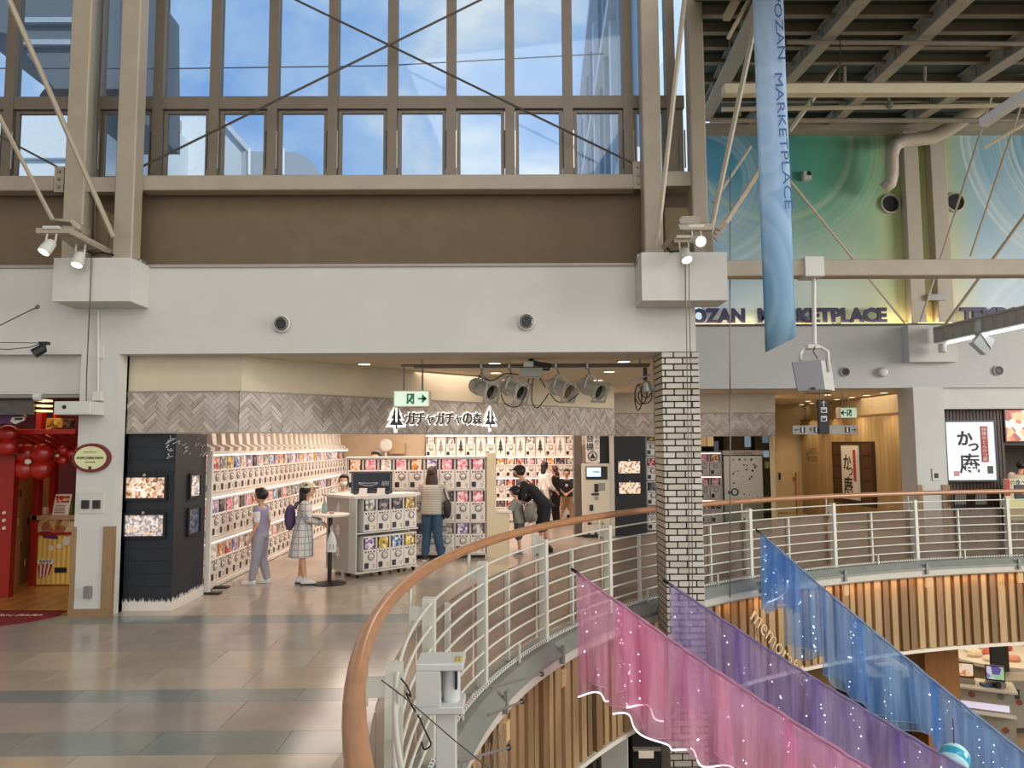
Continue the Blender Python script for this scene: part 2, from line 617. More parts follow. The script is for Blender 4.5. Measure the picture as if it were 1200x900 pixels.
# ---- piers with mounting boxes
def pier_left():
    mb = MB()
    a, b, c, d = rect(89, 134, 415, 720, YF)
    mb.box(a, b, YF, YF+0.3, 0, zF0)
    mb.build('wall_pier', white, kind='structure')
    mb = MB()
    mb.box(b, fx(143, 560, YF+0.2), YF+0.2, YF+0.3, 0, zF0)
    mb.build('wall_return', white, kind='structure')
    # wooden corner guards and skirting
    t = thing('corner_guard', 'tan wooden corner guards and skirting board on the white pier', 'guard', ((a+b)/2, YF, 0))
    z1 = fz(110, 617, YF)
    wd = M('tan_wood', '#8f7250', 0.5, var=0.1, scale=5, stretch=(8, 8, 1))
    for (x0, x1) in ((a-0.02, fx(89, 650, YF)), (fx(120.5, 650, YF), b+0.02)):
        MB().box(x0, x1, YF-0.015, YF+0.05, 0.09, z1).build('guard_strip', wd, t)
    MB().box(a-0.02, b+0.02, YF-0.03, YF+0.05, 0.0, 0.09).build('skirting_board', wd, t)
pier_left()

zb0 = fz(107, 353, 8.55); zb1 = fz(107, 302, 8.55)
def mount_box(x0, x1, nm, lab):
    t = thing('mounting_box', lab, 'box', ((x0+x1)/2, 8.8, zb0), 'white boxes at the foot of the steel columns')
    MB().box(x0, (x0+x1)/2-0.002, 8.55, YF-0.002, zb0, zb1).build('panel', white, t)
    MB().box((x0+x1)/2+0.002, x1, 8.55, YF-0.002, zb0, zb1).build('panel', white, t)
    return t
mbx0, mbx1 = fx(62, 330, 8.55), fx(153, 330, 8.55)
mount_box(mbx0, mbx1, 'l', 'white box under the left pair of steel columns')
zb0 = fz(802, 352, 8.55); zb1 = fz(802, 295.5, 8.55)
rbx0, rbx1 = fx(752, 325, 8.55), fx(852.5, 325, 8.55)
mount_box(rbx0, rbx1, 'r', 'white box above the brick column under the right steel column')
# small grey junction at the corner of each box
MB().cbox(fx(160, 306, 8.8), fx(165, 306, 8.8), 8.8, 8.95, fz(160, 317, 8.8), fz(160, 303, 8.8), 0.01).build('junction_box', greym, label='tiny grey junction box at the right edge of the left white box', cat='box')
MB().cbox(fx(746, 300, 8.8), fx(751, 300, 8.8), 8.8, 8.98, fz(748, 309, 8.8), fz(748, 297, 8.8), 0.01).build('junction_box', greym, label='tiny grey junction box at the left edge of the right white box', cat='box')

# ---- steel ladder columns
ZT = 9.4
def ladder_column(legs, rungs, Y, z0, lab):
    xs = [fx(l[0], 250, Y) for l in legs]
    t = thing('steel_column', lab, 'column', (fx((legs[0][0]+legs[1][1])/2, 250, Y), Y+0.1, z0), 'ladder shaped steel columns of the window wall')
    for a, b in legs:
        MB().cbox(fx(a, 250, Y), fx(b, 250, Y), Y, Y+0.22, z0, ZT, 0.015).build('upright', steel, t)
    for a, b in rungs:
        MB().box(fx(legs[0][1], 250, Y)-0.01, fx(legs[1][0], 250, Y)+0.01, Y+0.06, Y+0.16, fz(300, b, Y), fz(300, a, Y)).build('rung', steel, t)
    return t
lc = ladder_column(((73, 97), (133, 156)), ((205, 222), ), 8.78, zb1-0.05, 'cream painted steel column of two uprights at left of the windows')
rc = ladder_column(((755, 777), (812, 830)), ((200, 217), ), 8.78, zb1-0.0, 'cream painted steel column of two uprights right of the windows')
# bolted plates at the column feet and at beam ends
def bolt_plate(px, py, w, h, Y, lab):
    x0, x1, z0, z1 = rect(px-w/2, px+w/2, py-h/2, py+h/2, Y)
    t = thing('bolt_plate', lab, 'plate', ((x0+x1)/2, Y, z0), 'bolted steel plates at the beam ends')
    MB().box(x0, x1, Y, Y+0.03, z0, z1).build('plate', steel_d, t)
    for f in (0.2, 0.5, 0.8):
        MB().cyl(((x0+x1)/2, Y, z0+(z1-z0)*f), ((x0+x1)/2, Y-0.02, z0+(z1-z0)*f), 0.022, n=6).build('bolt', greym, t)
bolt_plate(161.5, 210, 10, 30, 8.98, 'bolted steel plate at the left end of the long window beam')
bolt_plate(747.5, 205, 11, 32, 8.98, 'bolted steel plate at the right end of the long window beam')
bolt_plate(69, 210, 11, 30, 8.98, 'bolted steel plate at the end of the short left beam')
# window beams
zs0, zs1 = fz(450, 222, 9.0), fz(450, 204.5, 9.0)
MB().cbox(fx(164, 213, 9.0), fx(745, 213, 9.0), 9.0, 9.2, zs0, zs1, 0.01).build('window_beam', steel, label='long cream steel beam under the big windows', cat='beam')
MB().cbox(-9, fx(63, 213, 9.0), 9.0, 9.2, zs0, zs1, 0.01).build('window_beam', steel, label='short cream steel beam under the far left window', cat='beam')
MB().cbox(fx(97, 213, 9.05), fx(133, 213, 9.05), 9.05, 9.2, zs0, zs1, 0.01).build('window_beam', steel, label='stub of cream steel beam between the two left uprights', cat='beam')
MB().cbox(fx(777, 213, 9.05), fx(812, 213, 9.05), 9.05, 9.2, zs0, zs1, 0.01).build('window_beam', steel, label='stub of cream steel beam between the two right uprights', cat='beam')
# small brown cabinets between the uprights
MB().cbox(fx(95, 275, 9.2), fx(131, 275, 9.2), 9.1, 9.3, zF1+0.05, fz(113, 248, 9.1), 0.01).build('duct_box', M('brown_box', '#7a6a50', 0.7), label='brown box between the two left steel uprights', cat='box')
MB().cbox(fx(777, 270, 9.2), fx(811, 270, 9.2), 9.1, 9.3, zF1+0.05, fz(795, 243, 9.1), 0.01).build('duct_box', M('brown_box_light', '#8b7a58', 0.7), label='light brown box between the two right steel uprights', cat='box')

# ---- windows: mullions, transom, sashes, panes
wglass = glass_mat('window_glass', '#f2f7fa', 0.03)
YW = 9.35
zw0 = fz(450, 207, YW); zt0 = fz(450, 129, YW); zt1 = fz(450, 114.5, YW)
cent = [-58, 12, 113, 186, 252, 320, 390.5, 460, 529, 597.5, 665.5, 735.5, 786, 807]
def window(i, xa, xb):
    a, b = fx(xa, 150, YW), fx(xb, 150, YW)
    t = thing('window_%d' % (i+1), None, None, ((a+b)/2, YW, zw0), None, 'structure')
    h = 0.062
    MB().box(a-h, a+h, YW-0.06, YW+0.08, zw0-0.1, ZT).build('mullion', alu, t)
    MB().box(a+h, b-h, YW-0.05, YW+0.06, zt0, zt1).build('transom', alu, t)
    # lower opening sash
    x0, x1, z0, z1 = a+h+0.01, b-h-0.01, zw0-0.03, zt0-0.01
    fr = MB(); s = 0.045
    fr.box(x0, x0+s, YW-0.01, YW+0.04, z0, z1).box(x1-s, x1, YW-0.01, YW+0.04, z0, z1).box(x0+s, x1-s, YW-0.01, YW+0.04, z0, z0+s).box(x0+s, x1-s, YW-0.01, YW+0.04, z1-s*0.8, z1)
    sash = fr.build('sash_frame', alu, t)
    MB().box(x0+s, x1-s, YW+0.01, YW+0.02, z0+s, z1-s*0.8).build('pane', wglass, sash)
    for sx in (x0-0.005, x1+0.005):
        MB().bar((sx, YW-0.05, z0+0.12), (sx, YW-0.05, z0+0.62), 0.014, 0.02).build('sash_stay', chrome if sx < (x0+x1)/2 else dark, sash)
    MB().box(a+h, b-h, YW+0.01, YW+0.02, zt1, ZT).build('pane', wglass, t)
for i in range(len(cent)-1):
    window(i, cent[i], cent[i+1])
# cable bracing of the windows
def cable(name, pts, r, mat, lab, cat='cable', grp=None, n=6):
    return MB().tube(pts, r, n).build(name, mat, label=lab, cat=cat, group=grp)
wire = M('steel_wire', '#5b544a', 0.4, metal=0.6)
cable('brace_cable', [P(165, 196, 9.05), P(565, -1, 9.05), P(640, -38, 9.05)], 0.014, wire, 'thin steel brace cable rising to the right across the windows')
cable('brace_cable', [P(743, 192, 9.12), P(345, -1, 9.12), P(270, -37, 9.12)], 0.014, wire, 'thin steel brace cable falling to the right across the windows')
cable('brace_cable', [P(70, 197, 9.05), P(0, 160, 9.05), P(-40, 139, 9.05)], 0.014, wire, 'thin steel brace cable in the far left window bay')
cable('tension_rod', [P(62, 258, 8.3), P(0, 138, 8.1), P(-30, 82, 8.0)], 0.025, steel_d, 'short cream tie rod running off the left edge above the spotlights', 'rod')
cable('tension_rod', [P(133, 278, 8.6), P(10, -2, 8.0), P(-15, -60, 7.9)], 0.03, steel_d, 'long cream tie rod slanting across the left steel column', 'rod')
cable('overhead_wire', [P(-60, 80, 24), P(195, 80.5, 24), P(450, 77, 24), P(708, 63, 24)], 0.02, M('black_wire', '#333a44', 0.6), 'thin overhead wire outside crossing behind the windows', 'wire')

# ---- vent nozzles in the front wall
def nozzle(px, py, Y, r, lab, grp, tilt=(0.3, -1, -0.1)):
    c = P(px, py, Y)
    t = thing('vent_nozzle', lab, 'vent', c, grp)
    MB().lathe([(r*0.8, 0.02), (r, 0.015), (r, 0.045), (r*0.86, 0.055), (r*0.8, 0.04)], c, (0,-1,0), 24, ring=True).build('ring', whitep, t, smooth='auto')
    MB().lathe([(r*0.72, 0.0), (r*0.74, 0.05), (r*0.6, 0.06), (r*0.58, 0.03)], c, (0,-1,0), 24).build('nozzle_throat', greym, t, smooth='auto')
    MB().lathe([(r*0.55, 0.045), (r*0.5, 0.05)], c, (0,-1,0), 20).build('opening', black, t)
nozzle(331, 380, YF, 0.105, 'round white air nozzle in the front wall above the shop, left one', 'air nozzles in the front wall')
nozzle(617, 377.5, YF, 0.105, 'round white air nozzle in the front wall above the shop sign', 'air nozzles in the front wall')

# ---- buildings outside, seen through the glass
bw = M('outside_panel_white', '#c9d3da', 0.7, var=0.04)
bg = M('outside_panel_grey', '#8f9ba8', 0.7, var=0.05)
bd = M('outside_panel_dark', '#56606a', 0.7, var=0.05)
win_d = M('outside_window', '#8fa9bb', 0.2)
t = thing('outside_building', 'pale building outside behind the left windows with flat roof', 'building', P(219, 300, 40))
a, b, c, d = rect(176, 243, 132, 330, 40)
MB().box(a, b, 40, 46, c, d).build('wall', bw, t)
MB().box(a-0.2, b+0.2, 39.8, 46.2, d, d+0.35).build('parapet', bw, t)
MB().box(a+1.2, a+1.6, 39.9, 40.05, c, d-0.5).build('joint_strip', bg, t)
MB().box(fx(205, 120, 40), fx(207, 120, 40), 42, 42.1, d, d+1.0).build('roof_post', bg, t)
t = thing('outside_building', 'blue grey building outside with a rounded roof end', 'building', P(310, 300, 45))
pts = [P(262, 330, 45), P(262, 152, 45), P(272, 162, 45), P(276, 177, 45), P(345, 178, 45), P(358, 183, 45), P(368, 192, 45), P(374, 205, 45), P(376, 230, 45), P(376, 330, 45)]
MB().prism(pts, (0, 8, 0)).build('wall', bg, t)
MB().box(fx(263, 180, 45)-0.1, fx(275, 180, 45), 44.8, 45.02, P(270, 205, 45).z, P(270, 158, 45).z).build('stair_tower', bw, t)
for k in range(2):
    MB().cyl(P(292+k*40, 205, 44.9), P(292+k*40, 174, 44.9), 0.1, n=6).build('roof_pole', bw, t)
t = thing('outside_building', 'tall pale facade with ribs outside the right windows', 'building', P(730, 300, 30))
f0, f1 = Vector((P(676, 200, 60).x, 60, 0)), Vector((P(752, 200, 22).x, 22, 0))
prof = [(0.0, -2), (0.0, P(690, 155, 60).z), (0.0, P(690, 155, 60).z)]
def fp(s, z): return Vector((f0.x+(f1.x-f0.x)*s, f0.y+(f1.y-f0.y)*s, z))
zt = P(727, 60, 40).z
MB().prism([fp(0, -2), fp(1, -2), fp(1, zt), fp(0, zt)], (6, 4, 0)).build('wall', M('outside_panel_blue', '#a9bccb', 0.6, var=0.04), t)
for k in range(14):
    s = (k+0.3)/14
    MB().bar(fp(s, 0)+Vector((-0.2, 0, 0)), fp(s, zt-1.5)+Vector((-0.2, 0, 0)), 0.5, 0.5, (0, 1, 0)).build('rib', bg if k % 3 else bw, t)
for z in (zt*0.45, zt*0.75, zt-0.4):
    MB().bar(fp(0, z)+Vector((-0.3, 0, 0)), fp(1, z)+Vector((-0.3, 0, 0)), 0.6, 0.5).build('cornice', bw, t)
t = thing('outside_building', 'low pale block outside at the foot of the right windows', 'building', P(690, 300, 70))
a, b, c, d = rect(677, 700, 155, 330, 72)
MB().box(a, b, 72, 80, c, d).build('wall', bg, t)
MB().box(a+1, a+1.3, 71.9, 72, d, d+1).build('roof_pole', bw, t)
t = thing('outside_canopy', 'dark overhanging roof of a building outside the far left window', 'building', P(50, 100, 26))
MB().prism([P(-40, 30, 26), P(14, 40, 26), P(33, 66, 26), P(76, 118, 26), P(140, 118, 26), P(140, -60, 26), P(-40, -60, 26)], (0, 5, 0)).build('overhang', bd, t)
MB().prism([P(22, 52, 25.8), P(24, 46, 25.8), P(110, 46, 25.8), P(110, 52, 25.8)], (0, 0.3, 0)).build('fascia_strip', bg, t)
MB().prism([P(26, 26, 25.8), P(26, 20, 25.8), P(110, 20, 25.8), P(110, 26, 25.8)], (0, 0.3, 0)).build('fascia_strip', bg, t)
MB().prism([P(46, 112, 25.7), P(52, 104, 25.7), P(140, 104, 25.7), P(140, 113, 25.7)], (0, 0.3, 0)).build('gutter', dark, t)
t = thing('outside_building', 'pale low building outside below the far left window', 'building', P(40, 300, 36))
a, b, c, d = rect(-60, 178, 128, 330, 36)
MB().box(a, b, 36, 40, c, d).build('wall', bw, t)
MB().box(a, b, 35.85, 36.0, P(40, 188, 36).z, P(40, 186, 36).z).build('joint_strip', bg, t)
t = thing('outside_building', 'tall white block outside between the left steel uprights', 'building', P(130, 300, 33))
a, b, c, d = rect(100, 164, -40, 330, 33)
MB().box(a, b, 33, 35, c, d).build('wall', M('outside_panel_bright', '#dbe6ea', 0.7), t)
MB().box(a, b, 32.9, 33.0, P(130, 128, 33).z, P(130, 114, 33).z).build('band', bg, t)

# ---- unseen hall shell added to keep out blue sky light: walls and closed roof
hallw = M('unseen_hall_shell', '#c0bcb4', 0.8, var=0.02)
MB().box(-14, 27, -15.2, -15, -4.1, 13.2).build('wall_rear_unseen', hallw, kind='structure')
MB().box(-14.2, -14, -15.2, 9, -4.1, 13.2).build('wall_left_unseen', hallw, kind='structure')
MB().box(27, 27.2, -15.2, 27, -4.1, 13.2).build('wall_right_unseen', hallw, kind='structure')
MB().box(-14, 27, -15, 9.3, 13.2, 13.4).build('roof_unseen', hallw, kind='structure')
# ================================================================ BALCONY EDGE, RAILING, SLATS, BRICK COLUMN
gutter_m = M('grey_gutter', '#858880', 0.5, metal=0.2, var=0.08)
edge_m = M('edge_band', '#bdb8ab', 0.6)
def ribbon(offs_z, n=120, a0=1.42, a1=0.30):
    """closed cross-section (offset, z) swept along the edge curve"""
    mb = MB()
    cs = {o: edge_curve(o, n, a0, a1) for o, z in offs_z}
    k = len(offs_z)
    vs = []
    for i in range(n+1):
        for o, z in offs_z:
            p = cs[o][i]
            vs.append((p.x, p.y, z))
    fs = []
    for i in range(n):
        for j in range(k):
            l = (j+1) % k
            fs.append((i*k+j, i*k+l, (i+1)*k+l, (i+1)*k+j))
    fs.append(tuple(range(k))); fs.append(tuple(n*k+j for j in range(k-1, -1, -1)))
    return mb.add(vs, fs)
ribbon([(0.12, 0.0), (-0.1, -0.01), (-0.2, -0.1), (-0.2, -0.13), (0.12, -0.13)]).build('trim_2', gutter_m, kind='structure')
ribbon([(0.2, -0.135), (-0.17, -0.135), (-0.17, -0.235), (-0.14, -0.26), (0.2, -0.26)]).build('trim_3', edge_m, kind='structure')
ribbon([(0.25, -0.003), (0.25, -0.3), (0.12, -0.3), (0.12, -0.003)]).build('trim_4', M('slab_concrete', '#8d8a82', 0.8), kind='structure')
# ---- railing
rail = thing('balcony_railing', 'white steel balcony railing with round wooden handrail curving round the atrium', 'railing', (0, 6, 0))
rail_w = M('handrail_wood', '#a87650', 0.35, var=0.16, scale=7, stretch=(1, 1, 6), coat=0.25)
rail_p = M('rail_white', '#cbcabd', 0.4, var=0.03)
HR = [p+Vector((0, 0, 1.12)) for p in edge_curve(0.135, 160, 1.33, 0.30)]
MB().tube(HR, 0.04, 14).build('handrail', rail_w, rail, smooth=True)
levels = [0.985, 0.84, 0.70, 0.56, 0.42, 0.28, 0.14]
for k, z in enumerate(levels):
    MB().tube([p+Vector((0, 0, z)) for p in edge_curve(-0.01, 140, 1.33, 0.30)], 0.0105, 6).build('bar', rail_p, rail, smooth=True)
def on_edge(off, s_list, n=400, a0=1.42, a1=0.30):
    """points (with tangent) at arc lengths"""
    cv = edge_curve(0, n, a0, a1); co = edge_curve(off, n, a0, a1)
    out = []; acc = 0; j = 0
    for s in s_list:
        while j < n-1 and acc+(cv[j+1]-cv[j]).length < s:
            acc += (cv[j+1]-cv[j]).length; j += 1
        t = (cv[j+1]-cv[j]); f = (s-acc)/t.length
        out.append((co[j].lerp(co[j+1], f), t.normalized()))
    return out
def arc_at(pxs, z=0.0):
    """arc length of the edge point seen at a photo column"""
    cv = edge_curve(0, 1600)
    S = [0]
    for i in range(1600): S.append(S[-1]+(cv[i+1]-cv[i]).length)
    res = []
    for px in pxs:
        best = None
        for i, p in enumerate(cv):
            w = (p+Vector((0, 0, z))-Vector((0, 0, EYE)))
            dpt = w.dot(cF)
            if dpt < 0.5 or p.y < 4.3: continue
            e = abs(600+FPX*w.dot(cR)/dpt-px)
            if best is None or e < best[0]: best = (e, S[i])
        res.append(best[1])
    return res
posts = arc_at([566, 638, 714, 795, 880, 979, 1075, 1183])
step = posts[1]-posts[0]
posts = [posts[0]-2.95, posts[0]-1.5]+posts+[posts[-1]+2.0]
posts = [posts[0]-1.5]+posts
for s in posts:
    (p, t), (q, _) = on_edge(-0.0, [s])[0], on_edge(0.13, [s])[0]
    pm = MB()
    nrm = (q-p).normalized()
    pm.add([p+nrm*a+t*b+Vector((0,0,z)) for z in (-0.02, 1.02) for a, b in ((-0.035,-0.03),(0.045,-0.03),(0.045,0.03),(-0.035,0.03))], [(0,3,2,1),(4,5,6,7),(0,1,5,4),(1,2,6,5),(2,3,7,6),(3,0,4,7)])
    post = pm.build('post', rail_p, rail)
    br = MB(); br.bar(p+Vector((0,0,0.92)), q+Vector((0,0,0.92)), 0.012, 0.09)
    br.cyl(q+Vector((0,0,0.84)), q+Vector((0,0,1.09)), 0.011, n=8)
    br.build('handrail_bracket', rail_p, post)
    (r, _) = on_edge(-0.2, [s])[0]
    MB().bar(r+Vector((0,0,-0.02)), r+Vector((0,0,-0.2)), 0.03, 0.05, t).build('slab_clip', gutter_m, rail)
    MB().bar(r-nrm*0.0+Vector((0,0,-0.26)), r+Vector((0,0,-0.42)), 0.03, 0.1, t).build('wooden_tab', M('tab_wood', '#c7a77a', 0.5), rail)
mids = [(posts[i]+posts[i+1])/2 for i in range(len(posts)-1)]
for s in mids:
    (p, t) = on_edge(0.06, [s])[0]
    MB().bar(p+Vector((0,0,0)), p+Vector((0,0,0.83)), 0.04, 0.03, t).build('thin_post', rail_p, rail)
    (p, t) = on_edge(-0.06, [s])[0]
    MB().bar(p+Vector((0,0,-0.08)), p+Vector((0,0,0.16)), 0.014, 0.02, t).build('toe_peg', rail_p, rail)
# smoked infill panels between the posts
smoke = bpy.data.materials.new('smoked_panel'); smoke.use_nodes = True
nt = smoke.node_tree; nt.nodes.clear()
o_ = nt.nodes.new('ShaderNodeOutputMaterial'); x_ = nt.nodes.new('ShaderNodeMixShader'); x_.inputs['Fac'].default_value = 0.36
t_ = nt.nodes.new('ShaderNodeBsdfTransparent'); t_.inputs['Color'].default_value = (0.82, 0.78, 0.74, 1)
d_ = nt.nodes.new('ShaderNodeBsdfPrincipled'); d_.inputs['Base Color'].default_value = lin('#8d7d6f'); d_.inputs['Roughness'].default_value = 0.3
nt.links.new(t_.outputs[0], x_.inputs[1]); nt.links.new(d_.outputs[0], x_.inputs[2]); nt.links.new(x_.outputs[0], o_.inputs['Surface'])
for i in range(len(posts)-1):
    m_ = 10
    pts = on_edge(0.085, [posts[i]+0.03+(posts[i+1]-posts[i]-0.06)*k/m_ for k in range(m_+1)])
    pb = MB()
    vs = []
    for p, t in pts:
        nr = Vector((-t.y, t.x, 0))
        for a, z in ((0, 0.03), (0.006, 0.03), (0.006, 0.82), (0, 0.82)):
            vs.append(p+nr*a+Vector((0,0,z)))
    fs = [(k*4+j, k*4+(j+1) % 4, k*4+4+(j+1) % 4, k*4+4+j) for k in range(m_) for j in range(4)]+[(0,1,2,3), tuple(m_*4+j for j in (3,2,1,0))]
    pb.add(vs, fs).build('infill_panel', smoke, rail)
# twisted rope of little lights along the foot of the railing
rp = MB(); L_all = arc_at([566])[0]
pts = on_edge(-0.03, [L_all-5+0.05*k for k in range(460)])
MB().tube([p+Vector((0,0,0.015)) for p, t in pts], 0.012, 6).build('light_rope', M('rope_dark', '#2c2a28', 0.6), rail, smooth=True)
for p, t in pts:
    rp.bar(p+t*0.003+Vector((0,0,0.005)), p+t*0.026+Vector((0,0,0.026)), 0.026, 0.022)
rp.build('rope_twist', M('rope_white', '#d8d8d0', 0.5), rail, kind='stuff')

# ---- wooden slat cladding under the edge
zS1, zS0 = -0.27, -1.46
backw = ribbon([(0.0, zS1), (0.0, zS0), (0.1, zS0), (0.1, zS1)]).build('wall_balcony', M('slat_backing', '#5d4630', 0.7), kind='structure')
slat_m = [M('slat_tan', '#a1845c', 0.55, var=0.12, scale=4, stretch=(9, 9, 0.6)), M('slat_light', '#ad9067', 0.55, var=0.12, scale=4, stretch=(9, 9, 0.6)), M('slat_brown', '#8a6c48', 0.55, var=0.12, scale=4, stretch=(9, 9, 0.6)), M('slat_deep', '#7c6040', 0.55, var=0.12, scale=4, stretch=(9, 9, 0.6))]
s = arc_at([566])[0]-3.6
send = arc_at([1190])[0]+2.2
k = 0
slat_meshes = {}
while s < send:
    w = random.choice((0.1, 0.12, 0.14)) if k % 2 == 0 else random.choice((0.05, 0.07))
    dp = random.choice((0.045, 0.055, 0.065)) if k % 2 == 0 else random.choice((0.01, 0.018))
    k += 1
    mi = random.choice((0, 0, 1, 1, 2, 3)) if dp > 0.02 else random.choice((2, 3))
    key = (w, dp, mi)
    if key not in slat_meshes:
        slat_meshes[key] = MB().box(-w/2+0.003, w/2-0.003, -dp, 0.0, zS0+0.01, zS1-0.0).mesh('slat', slat_m[mi])
    (p, t) = on_edge(-0.005, [s+w/2])[0]
    o = link('slat', slat_meshes[key], backw)
    o.location = p-base_of(backw)
    o.rotation_euler = (0, 0, math.atan2(t.y, t.x))
    s += w
ribbon([(0.15, zS0), (-0.08, zS0), (-0.08, zS0-0.05), (0.15, zS0-0.05)]).build('trim_5', M('light_edge', '#d9d2c2', 0.5), kind='structure')
# warm light strip washing down the slats
strip_l = on_edge(-0.15, [arc_at([835])[0]+0.75+k*1.42 for k in range(7)])
for p, t in strip_l:
    w_ = area('slat_wash', (p.x, p.y, -0.28), (p.x, p.y, -2), 1.4, 0.04, 3, '#ffb870')
    w_.rotation_euler = (0, 0, math.atan2(t.y, t.x))

# ---- brick column
YC0, YC1 = 9.0, 9.55
cx0, cx1 = fx(778.5, 560, YC0), fx(822.5, 560, YC0)
zc1, zc0 = zF0-0.0, -4.1
mort = M('dark_mortar', '#29241f', 0.9)
col = MB().box(cx0+0.008, cx1-0.008, YC0+0.008, YC1-0.008, zc0, zc1).build('brick_column', mort, label='square column of white glazed bricks with dark joints beside the atrium', cat='column')
brick_m = [M('brick_white', '#bfb9ab', 0.35, var=0.05, scale=9), M('brick_cream', '#b8b1a1', 0.38, var=0.05, scale=9), M('brick_pale', '#c6c1b5', 0.33, var=0.05, scale=9)]
PITCHZ = 7.39*9.0/FPX
J = 0.0165
bl = 0.2
ncourse = int((zc1-(-0.98))/PITCHZ)
bmesh_cache = {}
rest = MB()
def face_runs(width, odd):
    """[start, end] of the bricks of one course on a face"""
    out = []; x = -(0.105 if odd else 0.0)
    x -= 0.065
    while x < width:
        a, b = max(x, 0), min(x+bl, width)
        if b-a > 0.02: out.append((a, b))
        x += bl+J
    return out
zz = zc1
ci = 0
while zz-PITCHZ > zc0:
    zt_, zb_ = zz-J/2, zz-PITCHZ+J/2
    W = cx1-cx0
    for a, b in face_runs(W, ci % 2):
        a2 = a if a == 0 else a; 
        if ci < ncourse:
            key = (round(b-a, 3), random.randrange(3))
            if key not in bmesh_cache:
                bmesh_cache[key] = MB().cbox(-(b-a)/2, (b-a)/2, 0.0, 0.05, -(PITCHZ-J)/2, (PITCHZ-J)/2, 0.003).mesh('brick', brick_m[key[1]])
            o = link('brick', bmesh_cache[key], col)
            o.location = Vector((cx0+(a+b)/2, YC0-random.uniform(0, 0.002), (zt_+zb_)/2))-base_of(col)
        else:
            rest.box(cx0+a, cx0+b, YC0, YC0+0.03, zb_, zt_)
        rest.box(cx0+a, cx0+b, YC1-0.03, YC1, zb_, zt_)
    D = YC1-YC0
    for a, b in face_runs(D, (ci+1) % 2):
        ya = max(YC0+a, YC0+0.052) if a == 0 else YC0+a
        rest.box(cx0, cx0+0.03, ya, YC0+b, zb_, zt_)
        rest.box(cx1-0.03, cx1, ya, YC0+b, zb_, zt_)
    zz -= PITCHZ; ci += 1
rest.build('side_brickwork', brick_m[1], col, kind='stuff')
# ================================================================ CAPSULE TOY SHOP
def onplane(px, py, p0, nrm):
    d = ray(px, py); o = Vector((0, 0, EYE))
    t = (p0-o).dot(nrm)/d.dot(nrm)
    return o+d*t
YH = 9.25
zh0, zh1 = fz(210, 507, YH), fz(210, 460, YH)
hA = Vector((fx(280, 483, YH), YH, 0)); hL = Vector((fx(143.5, 483, YH), YH, 0))
hB = Vector((fx(720, 494, 14.4), 14.4, 0))
hd = (hB-hA).normalized(); hn = Vector((hd.y, -hd.x, 0))
hang = math.atan2(hd.y, hd.x)
soff = M('beige_soffit', '#c8bba0', 0.75, var=0.02)
# beige band over the herringbone
MB().box(hL.x-0.1, hA.x+0.02, YH, YH+0.12, zh1+0.02, zF0).build('wall_soffit', soff, kind='structure')
MB().prism([hA+Vector((0,0,zh1+0.02)), hB+Vector((0,0,zh1+0.02)), hB+Vector((0,0,zF0)), hA+Vector((0,0,zF0))], -hn*0.12).build('wall_soffit', soff, kind='structure')
plank_m = [M('plank_grey', '#b0a59a', 0.55, var=0.12, scale=9, stretch=(1, 1, 1)), M('plank_taupe', '#a89c8f', 0.55, var=0.12, scale=9), M('plank_pale', '#b9aea3', 0.5, var=0.12, scale=9), M('plank_brown', '#a09385', 0.55, var=0.12, scale=9)]
rail_m = M('trim_taupe', '#948a7c', 0.5)
def herring(nm, o, u, width, z0, z1, limit):
    """herringbone planks on a vertical panel: o lower left corner, u unit direction, normal towards the viewer"""
    nrm = Vector((u.y, -u.x, 0))
    H = z1-z0
    pb = MB(); pb.prism([o+Vector((0,0,z0)), o+u*width+Vector((0,0,z0)), o+u*width+Vector((0,0,z1)), o+Vector((0,0,z1))], -nrm*0.1)
    panel = pb.build(nm, M('plank_backing', '#7d7368', 0.8), kind='structure')
    W, n = 0.052, 4
    c45 = math.sqrt(0.5)
    def tr(x, y): return ((x-y)*c45*W, (x+y)*c45*W)
    rest = MB(); cnt = 0
    cand = []
    for k in range(-5, int(H/W/1.4)+8):
        for m in range(-3, int(width/W/(n*1.414))+4):
            ax, ay = k+m*n, k-m*n
            for (x0, y0, x1, y1) in ((ax, ay, ax+n, ay+1), (ax+n, ay-n+1, ax+n+1, ay+1)):
                g = 0.035
                poly = [tr(*p) for p in ((x0+g, y0+g), (x1-g, y0+g), (x1-g, y1-g), (x0+g, y1-g))]
                poly = clip_poly(poly, 0.002, width-0.002, 0.002, H-0.002)
                if len(poly) >= 3: cand.append(poly)
    cand.sort(key=lambda q: min(p[0] for p in q))
    for poly in cand:
        th = random.choice((0.006, 0.010, 0.016))
        tilt = random.uniform(-0.06, 0.06)
        cx = sum(p[0] for p in poly)/len(poly)
        a = [o+u*p[0]+Vector((0, 0, z0+p[1])) for p in poly]
        if cnt < limit:
            mb = MB()
            mb.prism(a, nrm*th)
            mb.build('plank', random.choice(plank_m), panel)
            cnt += 1
        else:
            rest.prism(a, nrm*th, random.randrange(4))
    if rest.v: rest.build('far_planks', plank_m, panel, kind='stuff')
    # thin rails above and below
    for z in (z0-0.012, z1-0.002):
        q = o+nrm*0.02
        MB().prism([q+Vector((0,0,z)), q+u*width+Vector((0,0,z)), q+u*width+Vector((0,0,z+0.018)), q+Vector((0,0,z+0.018))], -nrm*0.03).build('edge_rail', rail_m, panel)
    return panel
herring('wall_fascia', hL, Vector((1, 0, 0)), hA.x-hL.x, zh0, zh1, 110)
herring('wall_fascia', hA, hd, (hB-hA).length, zh0, zh1, 190)
Y2 = 16.6
h2a, h2b = Vector((fx(700, 495, Y2), Y2, 0)), Vector((fx(908, 495, Y2), Y2, 0))
